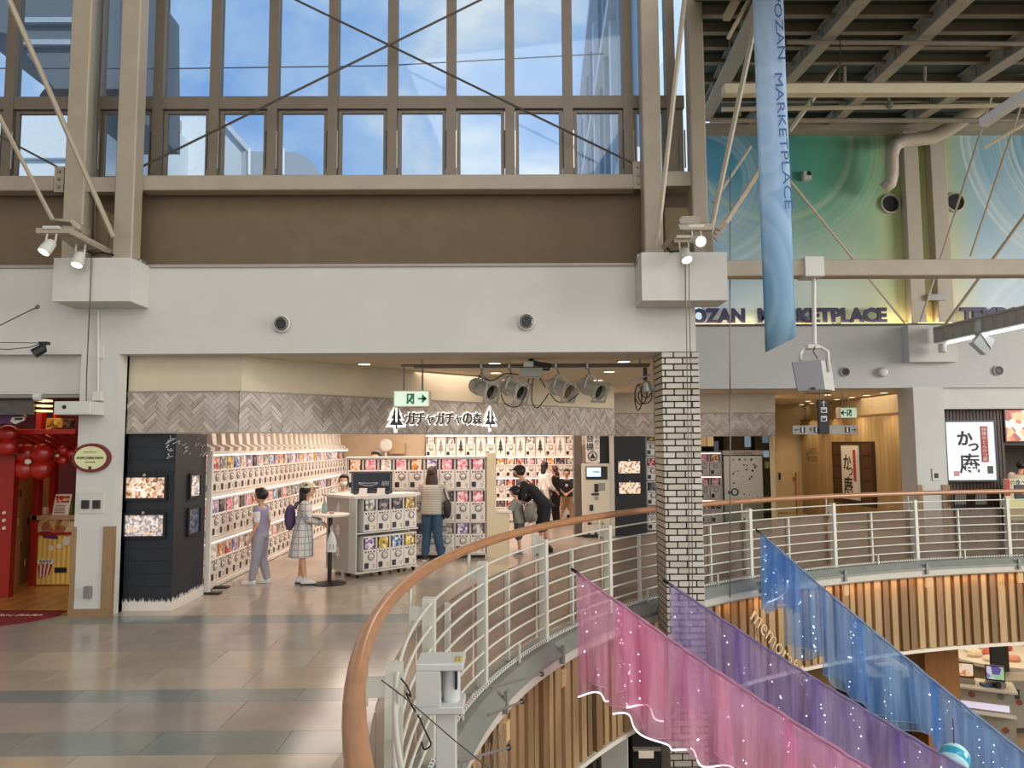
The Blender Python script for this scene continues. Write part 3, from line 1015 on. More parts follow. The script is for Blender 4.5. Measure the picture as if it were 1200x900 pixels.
herring('wall_fascia', h2a, Vector((1, 0, 0)), (h2b-h2a).length, zh0, zh1, 110)
MB().box(h2a.x, h2b.x+0.02, Y2, Y2+0.12, zh1+0.02, zF0).build('wall_soffit', M('beige_soffit_grey', '#b9ae9a', 0.75, var=0.02), kind='structure')
# shop shell
shopw = M('shop_wall', '#cbbfae', 0.8, var=0.03)
XLW = -4.62
MB().box(XLW-0.1, XLW, 10.2, 20.6, 0, zF0).build('wall_left', shopw, kind='structure')
MB().box(XLW, 2.35, 20.45, 20.6, 0, zF0).build('wall_back', shopw, kind='structure')
MB().box(2.25, 2.35, 16.4, 20.45, 0, zF0).build('wall_right', shopw, kind='structure')
area('shop_ceiling_light', (-2.0, 12.6, zF0-0.03), (-2.0, 12.6, 0), 3.2, 3.0, 125, '#ffe9dc')
area('shop_ceiling_light', (-1.2, 16.6, zF0-0.03), (-1.2, 16.6, 0), 5.0, 3.4, 260, '#ffe9dc')
area('shop_back_light', (-0.2, 18.9, zF0-0.03), (-0.2, 19.9, 1.0), 4.4, 0.5, 80, '#ffe6dc')

# ---- the capsule machine and its copies
mach_w = M('machine_white', '#d8d0c6', 0.35, var=0.02)
mach_case = M('machine_case_dark', '#3a2c2a', 0.15, var=0.2, scale=30)
mach_dark = M('machine_black', '#262422', 0.4)
mach_ring = M('machine_ring', '#8f8a84', 0.35, metal=0.3)
led = M('shelf_led', '#fff3ec', 0.4, var=0, emit='#ffe9df', es=2.2)
shelf_m = M('shelf_white', '#dad3ca', 0.45, var=0.02)
cards = [print_mat('card_pink', ['#e39aa6', '#f0c3c4', '#d8707f', '#f3e3dc'], 22), print_mat('card_red', ['#b6353d', '#dca08e', '#8e2c38', '#efd9c4'], 22), print_mat('card_yellow', ['#d9b64a', '#efe0a0', '#b58b35', '#7a6a50'], 22),
         print_mat('card_blue', ['#5f7fa8', '#a9bdd2', '#3f5578', '#dfe4e6'], 22), print_mat('card_violet', ['#8d7aa6', '#c8b3c9', '#5f5480', '#e8dcdf'], 22), print_mat('card_grey', ['#b6b0aa', '#8c8782', '#ded8d0', '#6a6562'], 22),
         print_mat('card_orange', ['#d98a4a', '#efc79c', '#b5603a', '#f3e2cc'], 22), print_mat('card_green', ['#7d9a6c', '#c3cfa8', '#55704f', '#e7e6d2'], 22), print_mat('card_white', ['#e6dfd6', '#d3b9ad', '#f2eee8', '#b79d98'], 22), print_mat('card_dark', ['#3c3a48', '#6a5f70', '#25242e', '#a98f8a'], 22)]
card_word = ['pink', 'red', 'yellow', 'blue', 'violet', 'grey', 'orange', 'green', 'whitish', 'dark']
MW, MH, MD = 0.262, 0.55, 0.34
def make_machine():
    t = thing('capsule_machine', 'white capsule toy machine', 'machine')
    b = MB()
    b.cbox(-MW/2, MW/2, -MD/2, MD/2, 0, 0.335, 0.008)
    b.box(-MW/2, MW/2, -MD/2, MD/2, MH-0.025, MH)
    b.box(-MW/2, -MW/2+0.012, -MD/2+0.02, MD/2, 0.335, MH-0.025).box(MW/2-0.012, MW/2, -MD/2+0.02, MD/2, 0.335, MH-0.025)
    b.build('housing', mach_w, t)
    MB().box(-MW/2+0.012, MW/2-0.012, -MD/2+0.03, MD/2-0.01, 0.336, MH-0.026).build('capsule_tank', mach_case, t)
    c = MB().cbox(-0.088, 0.088, -MD/2+0.012, -MD/2+0.029, 0.338, MH-0.03, 0.003).build('picture_card', cards[0], t)
    c.material_slots[0].link = 'OBJECT'
    d = MB().lathe([(0.062, 0.0), (0.062, 0.012), (0.05, 0.016), (0.048, 0.006)], (0.012, -MD/2, 0.222), (0,-1,0), 18, ring=True).build('dial_ring', mach_ring, t)
    MB().lathe([(0.046, 0.004), (0.04, 0.012)], (0.012, -MD/2, 0.222), (0,-1,0), 14).cbox(-0.024, 0.048, -MD/2-0.034, -MD/2-0.01, 0.211, 0.233, 0.004).build('dial_handle', mach_w, d)
    MB().box(-0.108, -0.032, -MD/2-0.006, -MD/2+0.004, 0.035, 0.125).build('outlet', mach_dark, t)
    m = MB()
    m.box(0.055, 0.09, -MD/2-0.003, -MD/2+0.002, 0.04, 0.06).box(0.05, 0.062, -MD/2-0.003, -MD/2+0.002, 0.07, 0.1).box(0.08, 0.092, -MD/2-0.003, -MD/2+0.002, 0.07, 0.1)
    m.build('price_mark', mach_ring, t)
    MB().box(-0.1, -0.07, -MD/2-0.003, -MD/2+0.002, 0.285, 0.31).build('coin_slot', mach_dark, t)
    m = MB(); m.box(-0.05, -0.03, -MD/2-0.003, -MD/2+0.002, 0.285, 0.312).box(0.06, 0.085, -MD/2-0.003, -MD/2+0.002, 0.288, 0.312).box(-0.01, 0.03, -MD/2-0.003, -MD/2+0.002, 0.296, 0.308)
    m.build('notice_mark', mach_dark, t)
    return t
proto = make_machine()
_first = [True]
def place_machine(loc, rz, card, label, group, scale=1.0):
    if _first[0]:
        o = proto; _first[0] = False
        o.location = loc; o.rotation_euler = (0, 0, rz); tag(o, label, None, group)
    else:
        o = dup(proto, loc, rz, label, group)
    o.scale = (scale, scale, scale)
    for ch in o.children:
        if ch.name.startswith('picture_card'):
            ch.material_slots[0].link = 'OBJECT'
            ch.material_slots[0].material = cards[card]
    return o
rnd = random.Random(3)
# left wall: three rows of thirty-two
XF = fx(245, 600, 10.6)+0.0     # machine fronts
XF = -4.2
rowz = [0.06, 0.70, 1.33]
names = ['bottom', 'middle', 'top']
rack = thing('machine_rack', 'long white shelving rack along the left shop wall holding rows of capsule machines', 'rack', (XF-MD/2, 15, 0))
for z in rowz+[1.93]:
    MB().box(XLW+0.005, XF+0.05, 10.4, 19.5, z-0.05, z-0.004).build('shelf', shelf_m, rack)
    if z > 0.1:
        MB().box(XF+0.015, XF+0.04, 10.4, 19.5, z-0.068, z-0.051).build('led_strip', led, rack)
MB().box(XLW+0.005, XLW+0.025, 10.4, 19.5, 0, 1.9).build('back_board', shelf_m, rack)
MB().box(XF-0.3, XF+0.02, 10.36, 10.4, 0, 1.93).build('end_panel', shelf_m, rack)
for r in range(3):
    for k in range(32):
        y = 10.55+0.28*k
        c = rnd.choice([0, 0, 1, 2, 3, 4, 4, 5, 6, 8, 8, 9, 9, 5])
        place_machine((XF-MD/2, y, rowz[r]), PI/2, c, 'white capsule machine, %s card, left wall, %s row, %s from front' % (card_word[c], names[r], nth(k+1)), 'capsule machines on the left wall')
# white scoop displays above the left wall
disp_m = M('display_white', '#ddd6cc', 0.35, var=0.02)
def scoop():
    t = thing('display_scoop', 'x', 'display')
    prof = [(0, 0), (0.24, 0), (0.25, 0.05), (0.13, 0.1), (0.1, 0.34), (0.16, 0.36), (0.16, 0.4), (0, 0.4)]
    MB().prism([(-0.075, 0.12-a, b) for a, b in prof], (0.15, 0, 0)).build('holder', disp_m, t)
    MB().box(-0.055, 0.055, 0.12-0.112, 0.12-0.104, 0.14, 0.32).build('figure_print', cards[8], t)
    return t
sp0 = scoop()
for k in range(25):
    lab = 'white boot shaped display holder above the left wall machines, %s from the front' % nth(k+1)
    if k == 0:
        o = sp0; tag(o, lab, None, 'boot shaped display holders on the top shelf')
        o.location = (XF-0.12, 10.65+0.36*k, 1.93); o.rotation_euler = (0, 0, PI/2)
    else:
        dup(sp0, (XF-0.12, 10.65+0.36*k, 1.93), PI/2, lab, 'boot shaped display holders on the top shelf')
# middle rack, nine by three
YM = 13.3
xm0, xm1 = fx(406.5, 600, YM), fx(569, 600, YM)
pw = (xm1-xm0)/9
zM = [0.09, 0.655, 1.22]
rack = thing('machine_rack', 'white free standing rack of twenty-seven capsule machines behind the striped woman', 'rack', ((xm0+xm1)/2, YM+0.2, 0))
for z in zM+[1.795]:
    MB().box(xm0-0.01, xm1+0.01, YM-0.02, YM+0.4, z-0.018, z-0.003).build('shelf', shelf_m, rack)
MB().box(xm0-0.01, xm1+0.01, YM+0.36, YM+0.4, 0, 1.795).build('back_board', shelf_m, rack)
MB().box(xm0-0.03, xm0-0.01, YM-0.02, YM+0.4, 0, 1.795).build('end_panel', shelf_m, rack)
for k in range(10):
    for yy in (YM+0.02, YM+0.34):
        MB().cyl((xm0+pw*k*0.999, yy, 0), (xm0+pw*k*0.999, yy, 0.072), 0.012, n=6).build('foot', shelf_m, rack)
ccols = [[4, 4, 5, 0, 9, 8, 5, 4, 5], [0, 4, 3, 4, 8, 0, 9, 0, 0], [6, 0, 8, 0, 6, 4, 0, 0, 0]]
for r in range(3):
    for k in range(9):
        c = ccols[r][k]
        place_machine((xm0+pw*(k+0.5), YM+MD/2, zM[r]), 0, c, 'white capsule machine, %s card, middle rack, %s row, %s from left' % (card_word[c], names[r], nth(k+1)), 'capsule machines in the middle rack', pw/0.2695)
# back wall, four rows; the top one alternates with tree pictures
YBk = 19.6
rack = thing('machine_rack', 'white lit shelving across the back wall of the shop full of capsule machines', 'rack', (0, YBk+0.2, 0))
xb0, xb1 = fx(499, 520, YBk), fx(674, 520, YBk)
zBk = [0.05, 0.60, 1.15, 1.70]
for z in zBk+[2.27]:
    MB().box(xb0, xb1, YBk-0.03, YBk+0.4, z-0.03, z-0.004).build('shelf', shelf_m, rack)
    if z > 0.1: MB().box(xb0, xb1, YBk-0.02, YBk+0.0, z-0.044, z-0.031).build('led_strip', led, rack)
MB().box(xb0, xb1, YBk+0.36, YBk+0.4, 0, 2.27).build('back_board', shelf_m, rack)
nb = 15; pb_ = (xb1-xb0)/nb
tree_m = M('tree_print_dark', '#2a2622', 0.5)
for r in range(4):
    for k in range(nb):
        x = xb0+pb_*(k+0.5)
        if r < 3 and k < 7: continue
        if r == 3 and k % 2 == 1:
            t = thing('picture_panel', 'white panel with a %s tree picture in the top back row, %s from the left' % (rnd.choice(['dark', 'dark']), nth(k//2+1)), 'panel', (x, YBk+0.1, zBk[3]), 'tree picture panels in the top back row')
            MB().box(x-0.12, x+0.12, YBk+0.06, YBk+0.1, zBk[3], zBk[3]+0.53).build('board', disp_m, t)
            tb = MB(); z0 = zBk[3]+0.08
            tb.box(x-0.012, x+0.012, YBk+0.05, YBk+0.062, z0, z0+0.08)
            for q in range(3):
                tb.prism([(x-0.075+q*0.018, YBk+0.062, z0+0.07+q*0.09), (x+0.075-q*0.018, YBk+0.062, z0+0.07+q*0.09), (x, YBk+0.062, z0+0.2+q*0.09)], (0, -0.01-0.001*q, 0))
            tb.build('tree_print', tree_m if k % 4 == 3 else mach_ring, t)
            continue
        c = rnd.choice([8, 8, 5, 8]) if r == 3 else rnd.choice([0, 1, 2, 4, 5, 9, 6, 5])
        place_machine((x, YBk+MD/2, zBk[r]), 0, c, 'white capsule machine, %s card, back wall, %s row from floor, %s from left' % (card_word[c], nth(r+1), nth(k+1 if r < 3 else k//2+1)), 'capsule machines on the back wall', pb_/0.2695)
# beige back corner with fan box
hb = M('back_beige', '#b7a488', 0.7, var=0.05)
MB().box(XLW+0.2, fx(500, 520, 19.7)-0.05, 19.75, 19.85, 1.5, 2.62).build('wall_partition', hb, kind='structure')
t = thing('fan', 'small white round fan high at the back left of the shop', 'fan', P(452, 532, 19.3))
c = P(452, 522, 19.3)
MB().lathe([(0.13, -0.04), (0.17, 0.0), (0.17, 0.03), (0.13, 0.06)], c, (0,-1,0), 18).build('fan_cage', whitep, t, smooth='auto')
MB().cyl(c, c+Vector((0, 0, -0.35)), 0.025, n=8).build('stand', whitep, t)
MB().bar(c+Vector((0, 0.05, -0.25)), Vector((c.x, 19.75, c.z-0.25)), 0.03, 0.03).build('wall_arm', whitep, t)
MB().cbox(fx(455, 525, 19.4), fx(474, 525, 19.4), 19.4, 19.7, fz(460, 532, 19.4), fz(460, 519, 19.4), 0.01).build('carton', M('carton_tan', '#a8906c', 0.7), label='tan carton beside the fan at the back of the shop', cat='carton')

# ---- rotated island with eight machines
iA, iB = G(425, 678), G(488, 668.5)
iu = (iB-iA).normalized(); inn = Vector((iu.y, -iu.x, 0)); il = (iB-iA).length; ith = math.atan2(iu.y, iu.x)
zi = P(425, 581, iA.y).z
isl = thing('display_island', 'white rolling island counter with eight capsule machines on its angled front', 'counter', (iA+iB)/2-inn*0.35)
dI = 0.85
def islp(s, d, z): return iA+iu*s-inn*d+Vector((0, 0, z))
mb = MB(); mb.prism([islp(-0.12, 0.0, 0.07), islp(il+0.03, 0.0, 0.07), islp(il+0.03, 0.35, 0.07), islp(-0.12, dI, 0.07)], (0, 0, 0.03))
mb.build('base_tray', whitep, isl)
MB().prism([islp(-0.12, 0.34, 0.1), islp(il+0.03, 0.34, 0.1), islp(il+0.03, 0.36, 0.1), islp(-0.12, 0.36, 0.1)], (0, 0, zi-0.14)).build('back_panel', whitep, isl)
MB().prism([islp(-0.13, 0.0, 0.1), islp(-0.11, 0.0, 0.1), islp(-0.11, 0.2, 0.1), islp(-0.13, 0.2, 0.1)], (0, 0, zi-0.14)).build('corner_post', whitep, isl)
sidep = MB().prism([islp(-0.13, 0.2, 0.1), islp(-0.11, 0.2, 0.1), islp(-0.11, dI, 0.1), islp(-0.13, dI, 0.1)], (0, 0, zi-0.14)).build('side_panel', M('panel_grey', '#a9a49c', 0.5), isl)
MB().prism([islp(-0.17, -0.03, zi-0.04), islp(il+0.05, -0.03, zi-0.04), islp(il+0.05, 0.4, zi-0.04), islp(-0.17, dI+0.05, zi-0.04)], (0, 0, 0.04)).build('worktop', shelf_m, isl)
MB().prism([islp(-0.12, 0.0, 0.66), islp(il+0.03, 0.0, 0.66), islp(il+0.03, 0.33, 0.66), islp(-0.12, 0.33, 0.66)], (0, 0, 0.02)).build('shelf', whitep, isl)
for k in range(3):      # little white tree prints on the grey side panel
    q = islp(-0.132, 0.5, 0.3+0.33*k); tb = MB()
    for z in (0, 0.06):
        tb.prism([q+inn*0.06+Vector((0,0,z)), q-inn*0.06+Vector((0,0,z)), q+Vector((0,0,z+0.1))], -iu*0.004)
    tb.bar(q+Vector((0,0,-0.04)), q+Vector((0,0,0.02)), 0.012, 0.012)
    tb.build('tree_print', shelf_m, sidep)
for s_ in (-0.06, il*0.35, il*0.7, il-0.02):
    for d_ in (0.06, 0.3):
        q = islp(s_, d_, 0.036)
        MB().lathe([(0.034, -0.012), (0.034, 0.012)], q, iu, 10).build('caster', dark, isl)
ic = [[4, 2, 3, 2], [5, 9, 9, 2]]
for r in range(2):
    for k in range(4):
        q = islp(il*(k+0.5)/4, MD/2*0.9, (0.105, 0.685)[r])
        c = ic[r][k]
        place_machine(q, ith, c, 'white capsule machine, %s card, angled island, %s row, %s from left' % (card_word[c], ('lower', 'upper')[r], nth(k+1)), 'capsule machines on the island', il/4/0.2695)
# chalkboard on the island
chalk = M('chalkboard', '#29343c', 0.6, var=0.08)
cw = M('chalk_white', '#c9cdcb', 0.8)
Yk = 11.75
x0, x1, z0, z1 = rect(411.5, 459.5, 552.5, 577, Yk)
cb = thing('chalkboard_sign', 'dark chalkboard sign with chalk drawing standing on the island counter', 'sign', ((x0+x1)/2, Yk, zi))
MB().box(x0, x1, Yk, Yk+0.025, zi+0.01, z1).build('board', chalk, cb)
dm = MB(); zz0, zz1 = zi+0.03, z1-0.02
for k in range(26):
    f = k/26
    for z in (zz0, zz1): dm.box(x0+0.02+(x1-x0-0.04)*f, x0+0.02+(x1-x0-0.04)*(f+0.018), Yk-0.002, Yk, z, z+0.006)
for k in range(10):
    f = k/10
    for x in (x0+0.02, x1-0.026): dm.box(x, x+0.006, Yk-0.002, Yk, zz0+(zz1-zz0)*f, zz0+(zz1-zz0)*(f+0.05))
zc = (zz0+zz1)/2
dm.tube([(x0+0.12+0.03*i, Yk-0.002, zc-0.05+0.0016*(i-5)**2) for i in range(11)], 0.005, 5)
dm.tube([(x0+0.12+0.03*i, Yk-0.002, zc-0.01+0.0004*(i-5)**2) for i in range(11)], 0.004, 5)
for i in range(6):
    dm.tube([(x1-0.16+0.02*i, Yk-0.002, zc-0.05), (x1-0.15+0.02*i, Yk-0.002, zc+0.02)], 0.004, 5)
dm.build('chalk_drawing', cw, cb)
MB().box(x0+0.05, x0+0.09, Yk-0.06, Yk+0.1, zi, zi+0.012).box(x1-0.09, x1-0.05, Yk-0.06, Yk+0.1, zi, zi+0.012).build('foot', chalk, cb)
for k, px in enumerate((425, 446)):
    q = P(px, 577, 11.6); q.z = zi
    MB().prism([q+Vector((-0.06, 0, 0)), q+Vector((0.06, 0, 0)), q+Vector((0.06, 0.05, 0.1)), q+Vector((-0.06, 0.05, 0.1))], (0, 0.012, 0)).build('price_card', disp_m, label='small white card on the island counter, %s one' % ('left', 'right')[k], cat='card', group='small cards on the island counter')

# ---- round high table with hanging bag
tp = G(386, 684)
ht = thing('high_table', 'round white high table on a black pole and black disc base', 'table', tp)
tz = P(386, 602, tp.y).z
MB().lathe([(0.27, tz-0.03), (0.275, tz-0.02), (0.275, tz-0.005), (0.27, tz)], tp, (0,0,1), 32).build('table_top', shelf_m, ht, smooth='auto')
MB().lathe([(0.24, 0.0), (0.24, 0.008), (0.06, 0.03), (0.03, 0.04)], tp, (0,0,1), 28).build('base', dark, ht, smooth='auto')
MB().cyl(tp+Vector((0,0,0.03)), tp+Vector((0,0,tz-0.03)), 0.03, n=14).build('pole', dark, ht, smooth='auto')
bag = thing('shopping_bag', 'white plastic bag with dark print hanging from the high table', 'bag', tp+Vector((0.05, -0.06, 0.4)))
bm_ = M('bag_white', '#d7d4cd', 0.4, bump=0.3, scale=20)
q = tp+Vector((0.04, -0.075, 0))
zb_ = P(389, 646, tp.y).z; zt_ = P(389, 622, tp.y).z
MB().loft([(q.x, q.y, zb_, 0.07, 0.028), (q.x, q.y, zb_+0.12, 0.075, 0.03), (q.x+0.005, q.y, zb_+0.2, 0.055, 0.02), (q.x, q.y, zt_, 0.018, 0.01)], 14).build('pouch', bm_, bag, smooth='auto')
MB().tube([q+Vector((0, 0.0, zt_-0.01)), q+Vector((0.005, 0.0, zt_+0.06)), q+Vector((-0.01, 0.05, zt_+0.09)), q+Vector((-0.02, 0.0, zt_+0.05)), q+Vector((-0.005, 0, zt_-0.01))], 0.006, 6).build('handle', bm_, bag)
text('print', '11', 0.1, q+Vector((0.01, -0.034, zb_+0.08)), mach_ring, bag, depth=0.004)
# little bottle and bowl on the table
q = tp+Vector((0.02, 0.08, tz))
MB().lathe([(0.035, 0), (0.04, 0.01), (0.04, 0.12), (0.02, 0.15), (0.02, 0.18)], q+Vector((-0.13, 0.02, 0)), n=14).build('spray_bottle', M('bottle_green', '#8fa096', 0.2), label='small pale green bottle on the round high table', cat='bottle', smooth='auto')
MB().lathe([(0.03, 0), (0.05, 0.03), (0.045, 0.03), (0.03, 0.01)], q+Vector((-0.0, -0.08, 0)), n=14).build('bowl', M('bowl_pink', '#c99a8c', 0.4), label='tiny pinkish bowl on the round high table', cat='bowl', smooth='auto')

# ---- cream partition and desk at right of the middle rack
cream = M('cream_panel', '#d3c5a4', 0.5, var=0.02)
dk = thing('service_desk', 'cream desk with a tall cream side panel right of the middle rack', 'desk', (fx(585, 653, 13.4), 13.6, 0))
x0, x1, z0, z1 = rect(570, 581, 531, 655, 13.35)
MB().box(x0, x1, 13.35, 13.9, 0, z1).build('side_panel', cream, dk)
x2 = fx(597, 625, 13.35); zd = fz(590, 599, 13.35)
MB().box(x1, x2, 13.35, 13.4, 0, zd-0.03).build('front_panel', cream, dk)
MB().box(x1, x2+0.05, 13.33, 13.85, zd-0.03, zd).build('worktop', shelf_m, dk)
MB().box(x1, x2, 13.42, 13.84, 0.5, 0.52).build('shelf', cream, dk)
t = thing('barrier_post', 'short white post standing beside the cream desk', 'post', G(618, 652))
q = G(626, 650)
MB().cbox(q.x-0.03, q.x+0.03, q.y-0.03, q.y+0.03, 0, 0.55, 0.006).build('pole', shelf_m, t)
MB().cbox(q.x-0.03, q.x+0.16, q.y-0.02, q.y+0.02, 0.02, 0.34, 0.006).build('side_plate', shelf_m, t)

# ---- change machine with its sign, dark pole, dark display panel
YX = 16.15
x0, x1, z0, z1 = rect(682.5, 715, 543.5, 631, YX)
cm = thing('change_machine', 'tall cream money changer with blue screen by the dark panel', 'machine', ((x0+x1)/2, YX+0.25, 0))
body = MB().cbox(x0, x1, YX, YX+0.27, 0.06, z1, 0.015).build('body', M('machine_cream', '#c4bba6', 0.4, var=0.03), cm)
MB().box(x0+0.02, x1-0.02, YX+0.03, YX+0.26, 0, 0.06).build('plinth', dark, cm)
def onfront(nm, px0, px1, py0, py1, mat, par, Y=YX, d=0.012):
    return MB().cbox(*rect(px0, px1, py0, py1, Y)[:2], Y-d, Y+0.002, *rect(px0, px1, py0, py1, Y)[2:], 0.003).build(nm, mat, par)
scr = onfront('screen_bezel', 686.5, 711.8, 546.5, 562, black, cm)
onfront('screen', 687.6, 704, 547.7, 558.5, M('screen_blue', '#bcd3e6', 0.2, var=0, emit='#bcd9f2', es=0.9), scr, d=0.016)
text('screen_text', '両替機', 0.1, P(698.5, 553, YX-0.02), M('print_navy', '#22304a', 0.5), scr, width=0.13, depth=0.004)
onfront('key_pad', 705.5, 711, 549, 560.5, dark, scr, d=0.015)
onfront('bill_slot', 696.5, 701, 567, 577, dark, cm)
onfront('bill_slot', 701.5, 709, 566, 575, greym, cm)
onfront('coin_slot', 693, 702, 578, 580.5, dark, cm)
onfront('return_lever', 697, 701, 582, 586, greym, cm)
onfront('lock', 691, 695, 591.5, 598.5, dark, cm, d=0.02)
onfront('door_seam', 705.3, 705.8, 603, 628, greym, cm, d=0.004)
text('maker_text', 'ガチャガチャの森', 0.05, P(700, 613.5, YX-0.008), mach_dark, cm, width=0.3, depth=0.004)
onfront('tree_emblem', 688.5, 693, 612, 615, mach_dark, cm, d=0.006)
for px in (690, 698, 702, 709):
    q = P(px, 628, YX-0.004)
    MB().prism([q+Vector((-0.05, 0, 0)), q+Vector((0.05, 0, 0)), q+Vector((0.01, 0, 0.1))], (0, -0.004, 0)).build('forest_print', mach_dark, cm)
x0, x1, z0, z1 = rect(686.5, 702.5, 478, 542, YX+0.1)
sg = thing('hanging_sign', 'white upright sign with dark characters over the money changer', 'sign', ((x0+x1)/2, YX+0.1, z0))
MB().cbox(x0, x1, YX+0.1, YX+0.16, z0, z1, 0.006).build('board', shelf_m, sg)
ink = M('ink_dark', '#26231f', 0.6)
for ch, py in (('両', 503.5), ('替', 513.5), ('機', 523.5)):
    text('character', ch, 0.22, P(691.5, py, YX+0.095), ink, sg, height=0.165, depth=0.006)
text('small_text', 'の\nれ\nも\nの\nこ', 0.07, P(699.5, 512, YX+0.095), ink, sg, height=0.5, depth=0.006)
q = P(694.5, 534.5, YX+0.095)
MB().lathe([(0.085, 0), (0.085, 0.006), (0.105, 0.006), (0.105, 0)], q, (0,-1,0), 22, ring=True).build('emblem_ring', ink, sg)
MB().prism([q+Vector((-0.06, 0, -0.05)), q+Vector((0.06, 0, -0.05)), q+Vector((0, 0, 0.07))], (0, -0.008, 0)).build('emblem_tree', ink, sg)
pole_m = M('taupe_pole', '#5d544c', 0.5)
MB().cbox(fx(673, 560, 16.3), fx(682.2, 560, 16.3), 16.3, 16.6, 0, zF0, 0.01).build('wall_post', pole_m, kind='structure')
YD = 16.45
x0, x1, z0, z1 = rect(702, 757, 509, 626, YD)
dp_ = thing('display_wall', 'black panel with two lit display windows right of the money changer', 'panel', ((x0+x1)/2, YD, 0))
MB().box(x0, x1, YD, YD+0.12, 0, zh0).build('panel', M('panel_black', '#17181a', 0.55, var=0.15, scale=3), dp_)
def lit_window(par, px0, px1, py0, py1, Y, mat, d=0.02, b=1.2):
    fr = MB(); a, b_, c, e = rect(px0-b, px1+b, py0-b, py1+b, Y)
    a2, b2, c2, e2 = rect(px0, px1, py0, py1, Y)
    fr.box(a, a2, Y-d, Y+0.0, c, e).box(b2, b_, Y-d, Y+0.0, c, e).box(a2, b2, Y-d, Y, c, c2).box(a2, b2, Y-d, Y, e2, e)
    f = fr.build('window_frame', black, par)
    MB().box(a2, b2, Y-0.006, Y-0.002, c2, e2).build('lit_pane', mat, f)
    MB().cyl(((a2+b2)/2, Y-d, e), ((a2+b2)/2, Y-d-0.02, e), 0.02, n=8).build('lamp_stud', chrome, f)
pr1 = print_mat('diorama_warm', ['#e8d8c0', '#c79c74', '#f3ece0', '#8e5d45', '#d8b9a0'], 34, emit=0.55)
pr2 = print_mat('diorama_cool', ['#cfc4c0', '#a99c9e', '#e8e0dc', '#8a7f82', '#d9b99a'], 34, emit=0.5)
pr3 = print_mat('diorama_blue', ['#3a4152', '#4c546a', '#2c3240', '#6c7080'], 34, emit=0.35)
lit_window(dp_, 724.5, 750, 540.5, 554.5, YD, pr1)
lit_window(dp_, 725.5, 750.5, 565.5, 578.5, YD, pr1)
# machines peeping between the panel and the brick column
for r in range(4):
    c = [5, 9, 1, 2][r]
    place_machine((fx(763, 560, 17.2), 17.2, 0.05+0.56*r), 0, c, 'white capsule machine with %s card beside the black panel, %s from the floor' % (card_word[c], nth(r+1)), 'capsule machines beside the black panel', 0.98)

# ---- black corner block with lit windows at the left end of the shop
blk = M('block_black', '#1c2026', 0.6, var=0.25, scale=2.5)
x0, x1 = fx(139.5, 610, 9.3), fx(203.5, 610, 9.3)
YB2 = 10.25
bk = thing('display_block', 'black painted corner block with four lit display windows at the shop entrance', 'block', ((x0+x1)/2, 9.7, 0))
MB().box(x0, x1, 9.3, YB2, 0.1, zh0-0.005).build('body', blk, bk)
for k in range(13):
    z = 0.14+k*(zh0-0.16)/13
    MB().box(x0-0.002, x1+0.004, 9.292, 9.3, z, z+(zh0-0.16)/13-0.012).build('board', blk, bk)
sk = MB().box(x0-0.01, x1+0.012, 9.285, YB2, 0.0, 0.1)
sk.build('skirting', shelf_m, bk)
gr = MB(); rg = random.Random(5)
for k in range(60):
    x = x0+(x1-x0)*k/60
    gr.prism([(x, 9.29, 0.09), (x+0.014, 9.29, 0.09), (x+0.006, 9.29, 0.11+rg.random()*0.05)], (0, -0.004, 0))
    y = 9.3+(YB2-9.3)*k/60
    gr.prism([(x1+0.004, y, 0.09), (x1+0.004, y+0.018, 0.09), (x1+0.004, y+0.008, 0.11+rg.random()*0.05)], (0.006, 0, 0))
gr.build('grass_print', shelf_m, bk, kind='stuff')
lit_window(bk, 148.5, 194, 559.5, 583.5, 9.29, pr1, 0.04, 3)
lit_window(bk, 147, 192.5, 603.5, 628, 9.29, pr2, 0.04, 3)
for (ya, yb, za, zb, m) in ((9.72, 10.02, fz(228, 581, 9.9), fz(228, 557, 9.9), pr2), (9.7, 10.03, fz(228, 624, 9.9), fz(228, 596, 9.9), pr3)):
    fr = MB(); X = x1+0.004
    fr.box(X, X+0.03, ya-0.04, ya, za-0.03, zb+0.03).box(X, X+0.03, yb, yb+0.04, za-0.03, zb+0.03).box(X, X+0.03, ya, yb, za-0.03, za).box(X, X+0.03, ya, yb, zb, zb+0.03)
    f = fr.build('window_frame', black, bk)
    MB().box(X+0.001, X+0.006, ya, yb, za, zb).build('lit_pane', m, f)
# white line tree painted across the corner
tr_ = MB(); rg = random.Random(11)
for k in range(26):
    px, py = 193+rg.random()*42, 510+rg.random()*26
    if px < 203:
        q = P(px, py, 9.288); d1 = Vector((rg.uniform(-0.05, 0.05), 0, rg.uniform(-0.05, 0.05)))
        tr_.tube([q, q+d1, q+d1*1.2+Vector((0.04, 0, 0.02))], 0.004, 4)
    else:
        s = (px-203)/35; q = Vector((x1+0.008, 9.3+0.9*s, fz(220, py, 9.7))); d1 = Vector((0, rg.uniform(-0.07, 0.07), rg.uniform(-0.06, 0.06)))
        tr_.tube([q, q+d1, q+d1*1.3+Vector((0, 0.05, 0.03))], 0.004, 4)
tr_.build('white_drawing', cw, bk, kind='stuff')
# vent box and floor mats at the block's foot
x0, x1, z0, z1 = rect(238.5, 244, 540, 560, 10.3)
MB().cbox(fx(238.5, 690, 10.32)+0.01, fx(246, 690, 10.32), 10.29, 10.34, 0.0, 1.93, 0.008).build('rack_end', shelf_m, label='white end upright of the left machine rack', cat='upright')
for k, (px, py) in enumerate(((250, 689), (240, 696))):
    q = G(px, py)
    MB().cbox(q.x-0.02, q.x+0.22, q.y-0.06, q.y+0.06, 0.0, 0.025, 0.008).build('foot_plate', dark, label='low black foot plate on the floor by the black block, %s' % ('rear one', 'front one')[k], cat='plate', group='black foot plates by the block')

